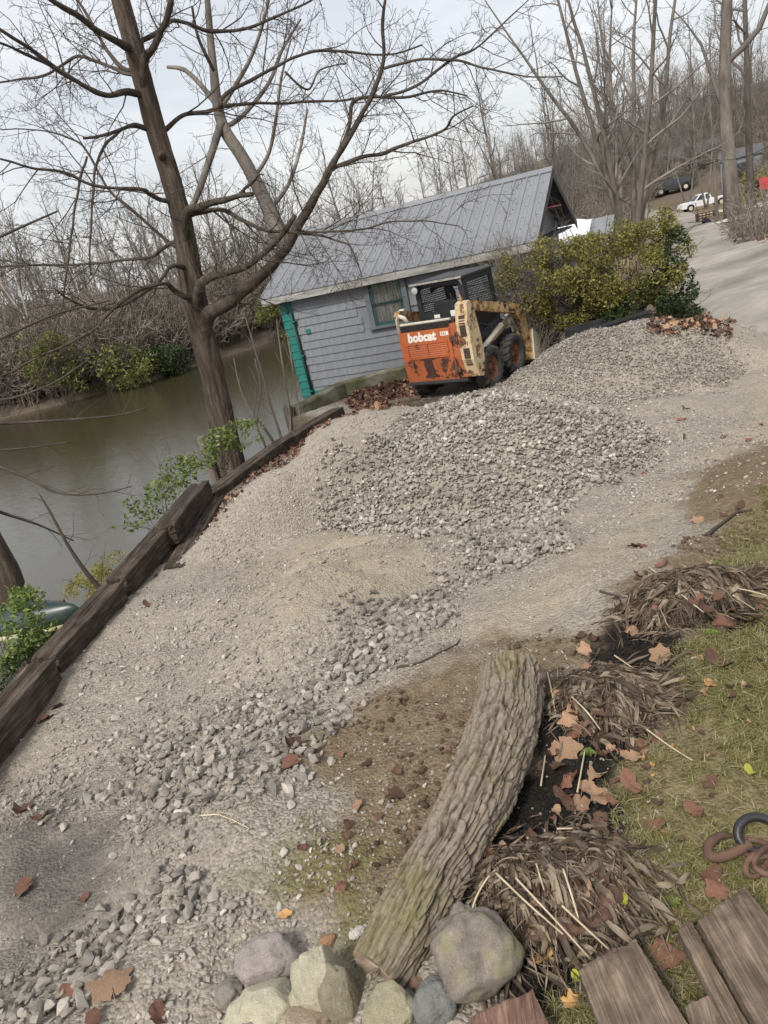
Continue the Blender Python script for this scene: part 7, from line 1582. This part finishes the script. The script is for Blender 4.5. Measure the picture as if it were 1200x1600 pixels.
# ================================================================== GRASS AND SMALL WEEDS ON THE LAWN
def tuft(seed, nb, ht):
    rg = np.random.default_rng(seed); mb = MB()
    for k in range(nb):
        a = rg.uniform(0, 6.28); x, y = rg.normal(0, .010, 2); L = ht * rg.uniform(.5, 1.2); lean = rg.uniform(.5, 1.9); d = np.array([math.cos(a), math.sin(a)]); wv = .0017; sd = np.array([-d[1], d[0], 0]) * wv; P = []
        for f in (0, .5, 1): P.append(np.array([x + d[0] * L * lean * f * f, y + d[1] * L * lean * f * f, L * f * (1 - .30 * lean * f)]))
        mb.a = float(np.clip(rg.normal(.5, .28), .02, 1)); mb.add([P[0] - sd, P[0] + sd, P[1] + sd * .8, P[1] - sd * .8, P[2]], [(0, 1, 2, 3), (3, 2, 4)])
    return mb.mesh('grass_tuft', M['grass'])
tufts = [tuft(700 + i, 14, .026) for i in range(5)]
x, y = sample((-.3, 3.6, .7, 4.2), 3000, lambda x, y: zone(['lawn'], x, y, .06, 4, .08, 13) * (.25 + .75 * sstep(-.35, .45, fbm(x * 4, y * 4, s=61, o=3))), rgG)
n = len(x); scatter('grass', np.stack([x, y, H(x, y) - .002], 1), rgG.uniform(.5, 1.25, n), np.stack([np.zeros(n), np.zeros(n), rgG.uniform(0, 6.28, n)], 1), np.ones(n), rgG.integers(0, 5, n), tufts)
sb = []
for i in range(5):
    rg = np.random.default_rng(740 + i); mb = MB(); P, R = wander((-.5, 0, 0), (1, 0, .02), 1.0, 6, .03, .02, .14, -.005, rg); P[:, 2] = np.abs(P[:, 2]) * .4; mb.tube(P, R, 4); sb.append(mb.mesh('straw_bit', M['straw_dull']))
x, y = sample((-.3, 3.4, .7, 4.0), 900, lambda x, y: zone(['lawn'], x, y, .06, 4, .08, 13) * (.3 + .7 * sstep(-.3, .4, fbm(x * 3, y * 3, s=66, o=3))), rgG)
n = len(x); scatter('straw_bits', np.stack([x, y, H(x, y) + rgG.uniform(.002, .012, n)], 1), rgG.uniform(.012, .045, n), np.stack([rgG.normal(0, .2, n), rgG.normal(0, .2, n), rgG.uniform(0, 6.28, n)], 1), np.ones(n), rgG.integers(0, 5, n), sb)
# taller dry grass on the bank right of the road
dry = simple('dry_grass', [(.3, (.22, .17, .085)), (.7, (.36, .30, .18))], 3, .9, bstr=0); dt = []
for i in range(3):
    q = tuft(720 + i, 26, .16); q.materials.clear(); q.materials.append(dry); dt.append(q)
x, y = sample((9, 45, 16, 70), 6, lambda x, y: (np.min(np.hypot(rc[None, :, 0] - x[:, None], rc[None, :, 1] - y[:, None]) - rw[None, :] - .15, axis=1) > 0) * sstep(-.2, .4, fbm(x * .5, y * .5, s=63)), rgG)
n = len(x); scatter('dry_grass', np.stack([x, y, H(x, y, False)], 1), rgG.uniform(.8, 2.0, n), np.stack([np.zeros(n), np.zeros(n), rgG.uniform(0, 6.28, n)], 1), np.ones(n), rgG.integers(0, 3, n), dt)
# little rosettes of weeds
for k, (px, py, lb) in enumerate(((1110, 992, 'small pale green weed rosette below the farthest dead plant'), (920, 1180, 'small green weed rosette in dark soil near the big tan leaf'), (950, 1385, 'small green weed sprig beside the low tangle'), (1050, 1415, 'green clover sprig above the wide board'), (985, 1365, 'small yellow green sprig right of the low tangle'))):
    q = gp(px, py); rg = np.random.default_rng(800 + k); wd = thing('weed', lb, 'weed', q); 
    for j in range(7):
        a = j * 2.4; L = rg.uniform(.012, .024); mb = MB(); mb.a = .6; d = Vector((math.cos(a), math.sin(a), 0)); s_ = Vector((-d.y, d.x, 0)); b0 = d * .006 + Vector((0, 0, .012)); mb.add([d * .001, b0 + s_ * L * .3, b0 + d * L * .6 + s_ * L * .38 + Vector((0, 0, .006)), b0 + d * L * 1.2, b0 + d * L * .6 - s_ * L * .38 + Vector((0, 0, .006)), b0 - s_ * L * .3], [(0, 1, 2, 3), (0, 3, 4, 5)]); mb.build('leaf', M['green_leaf'], wd)
bpy.context.view_layer.update()
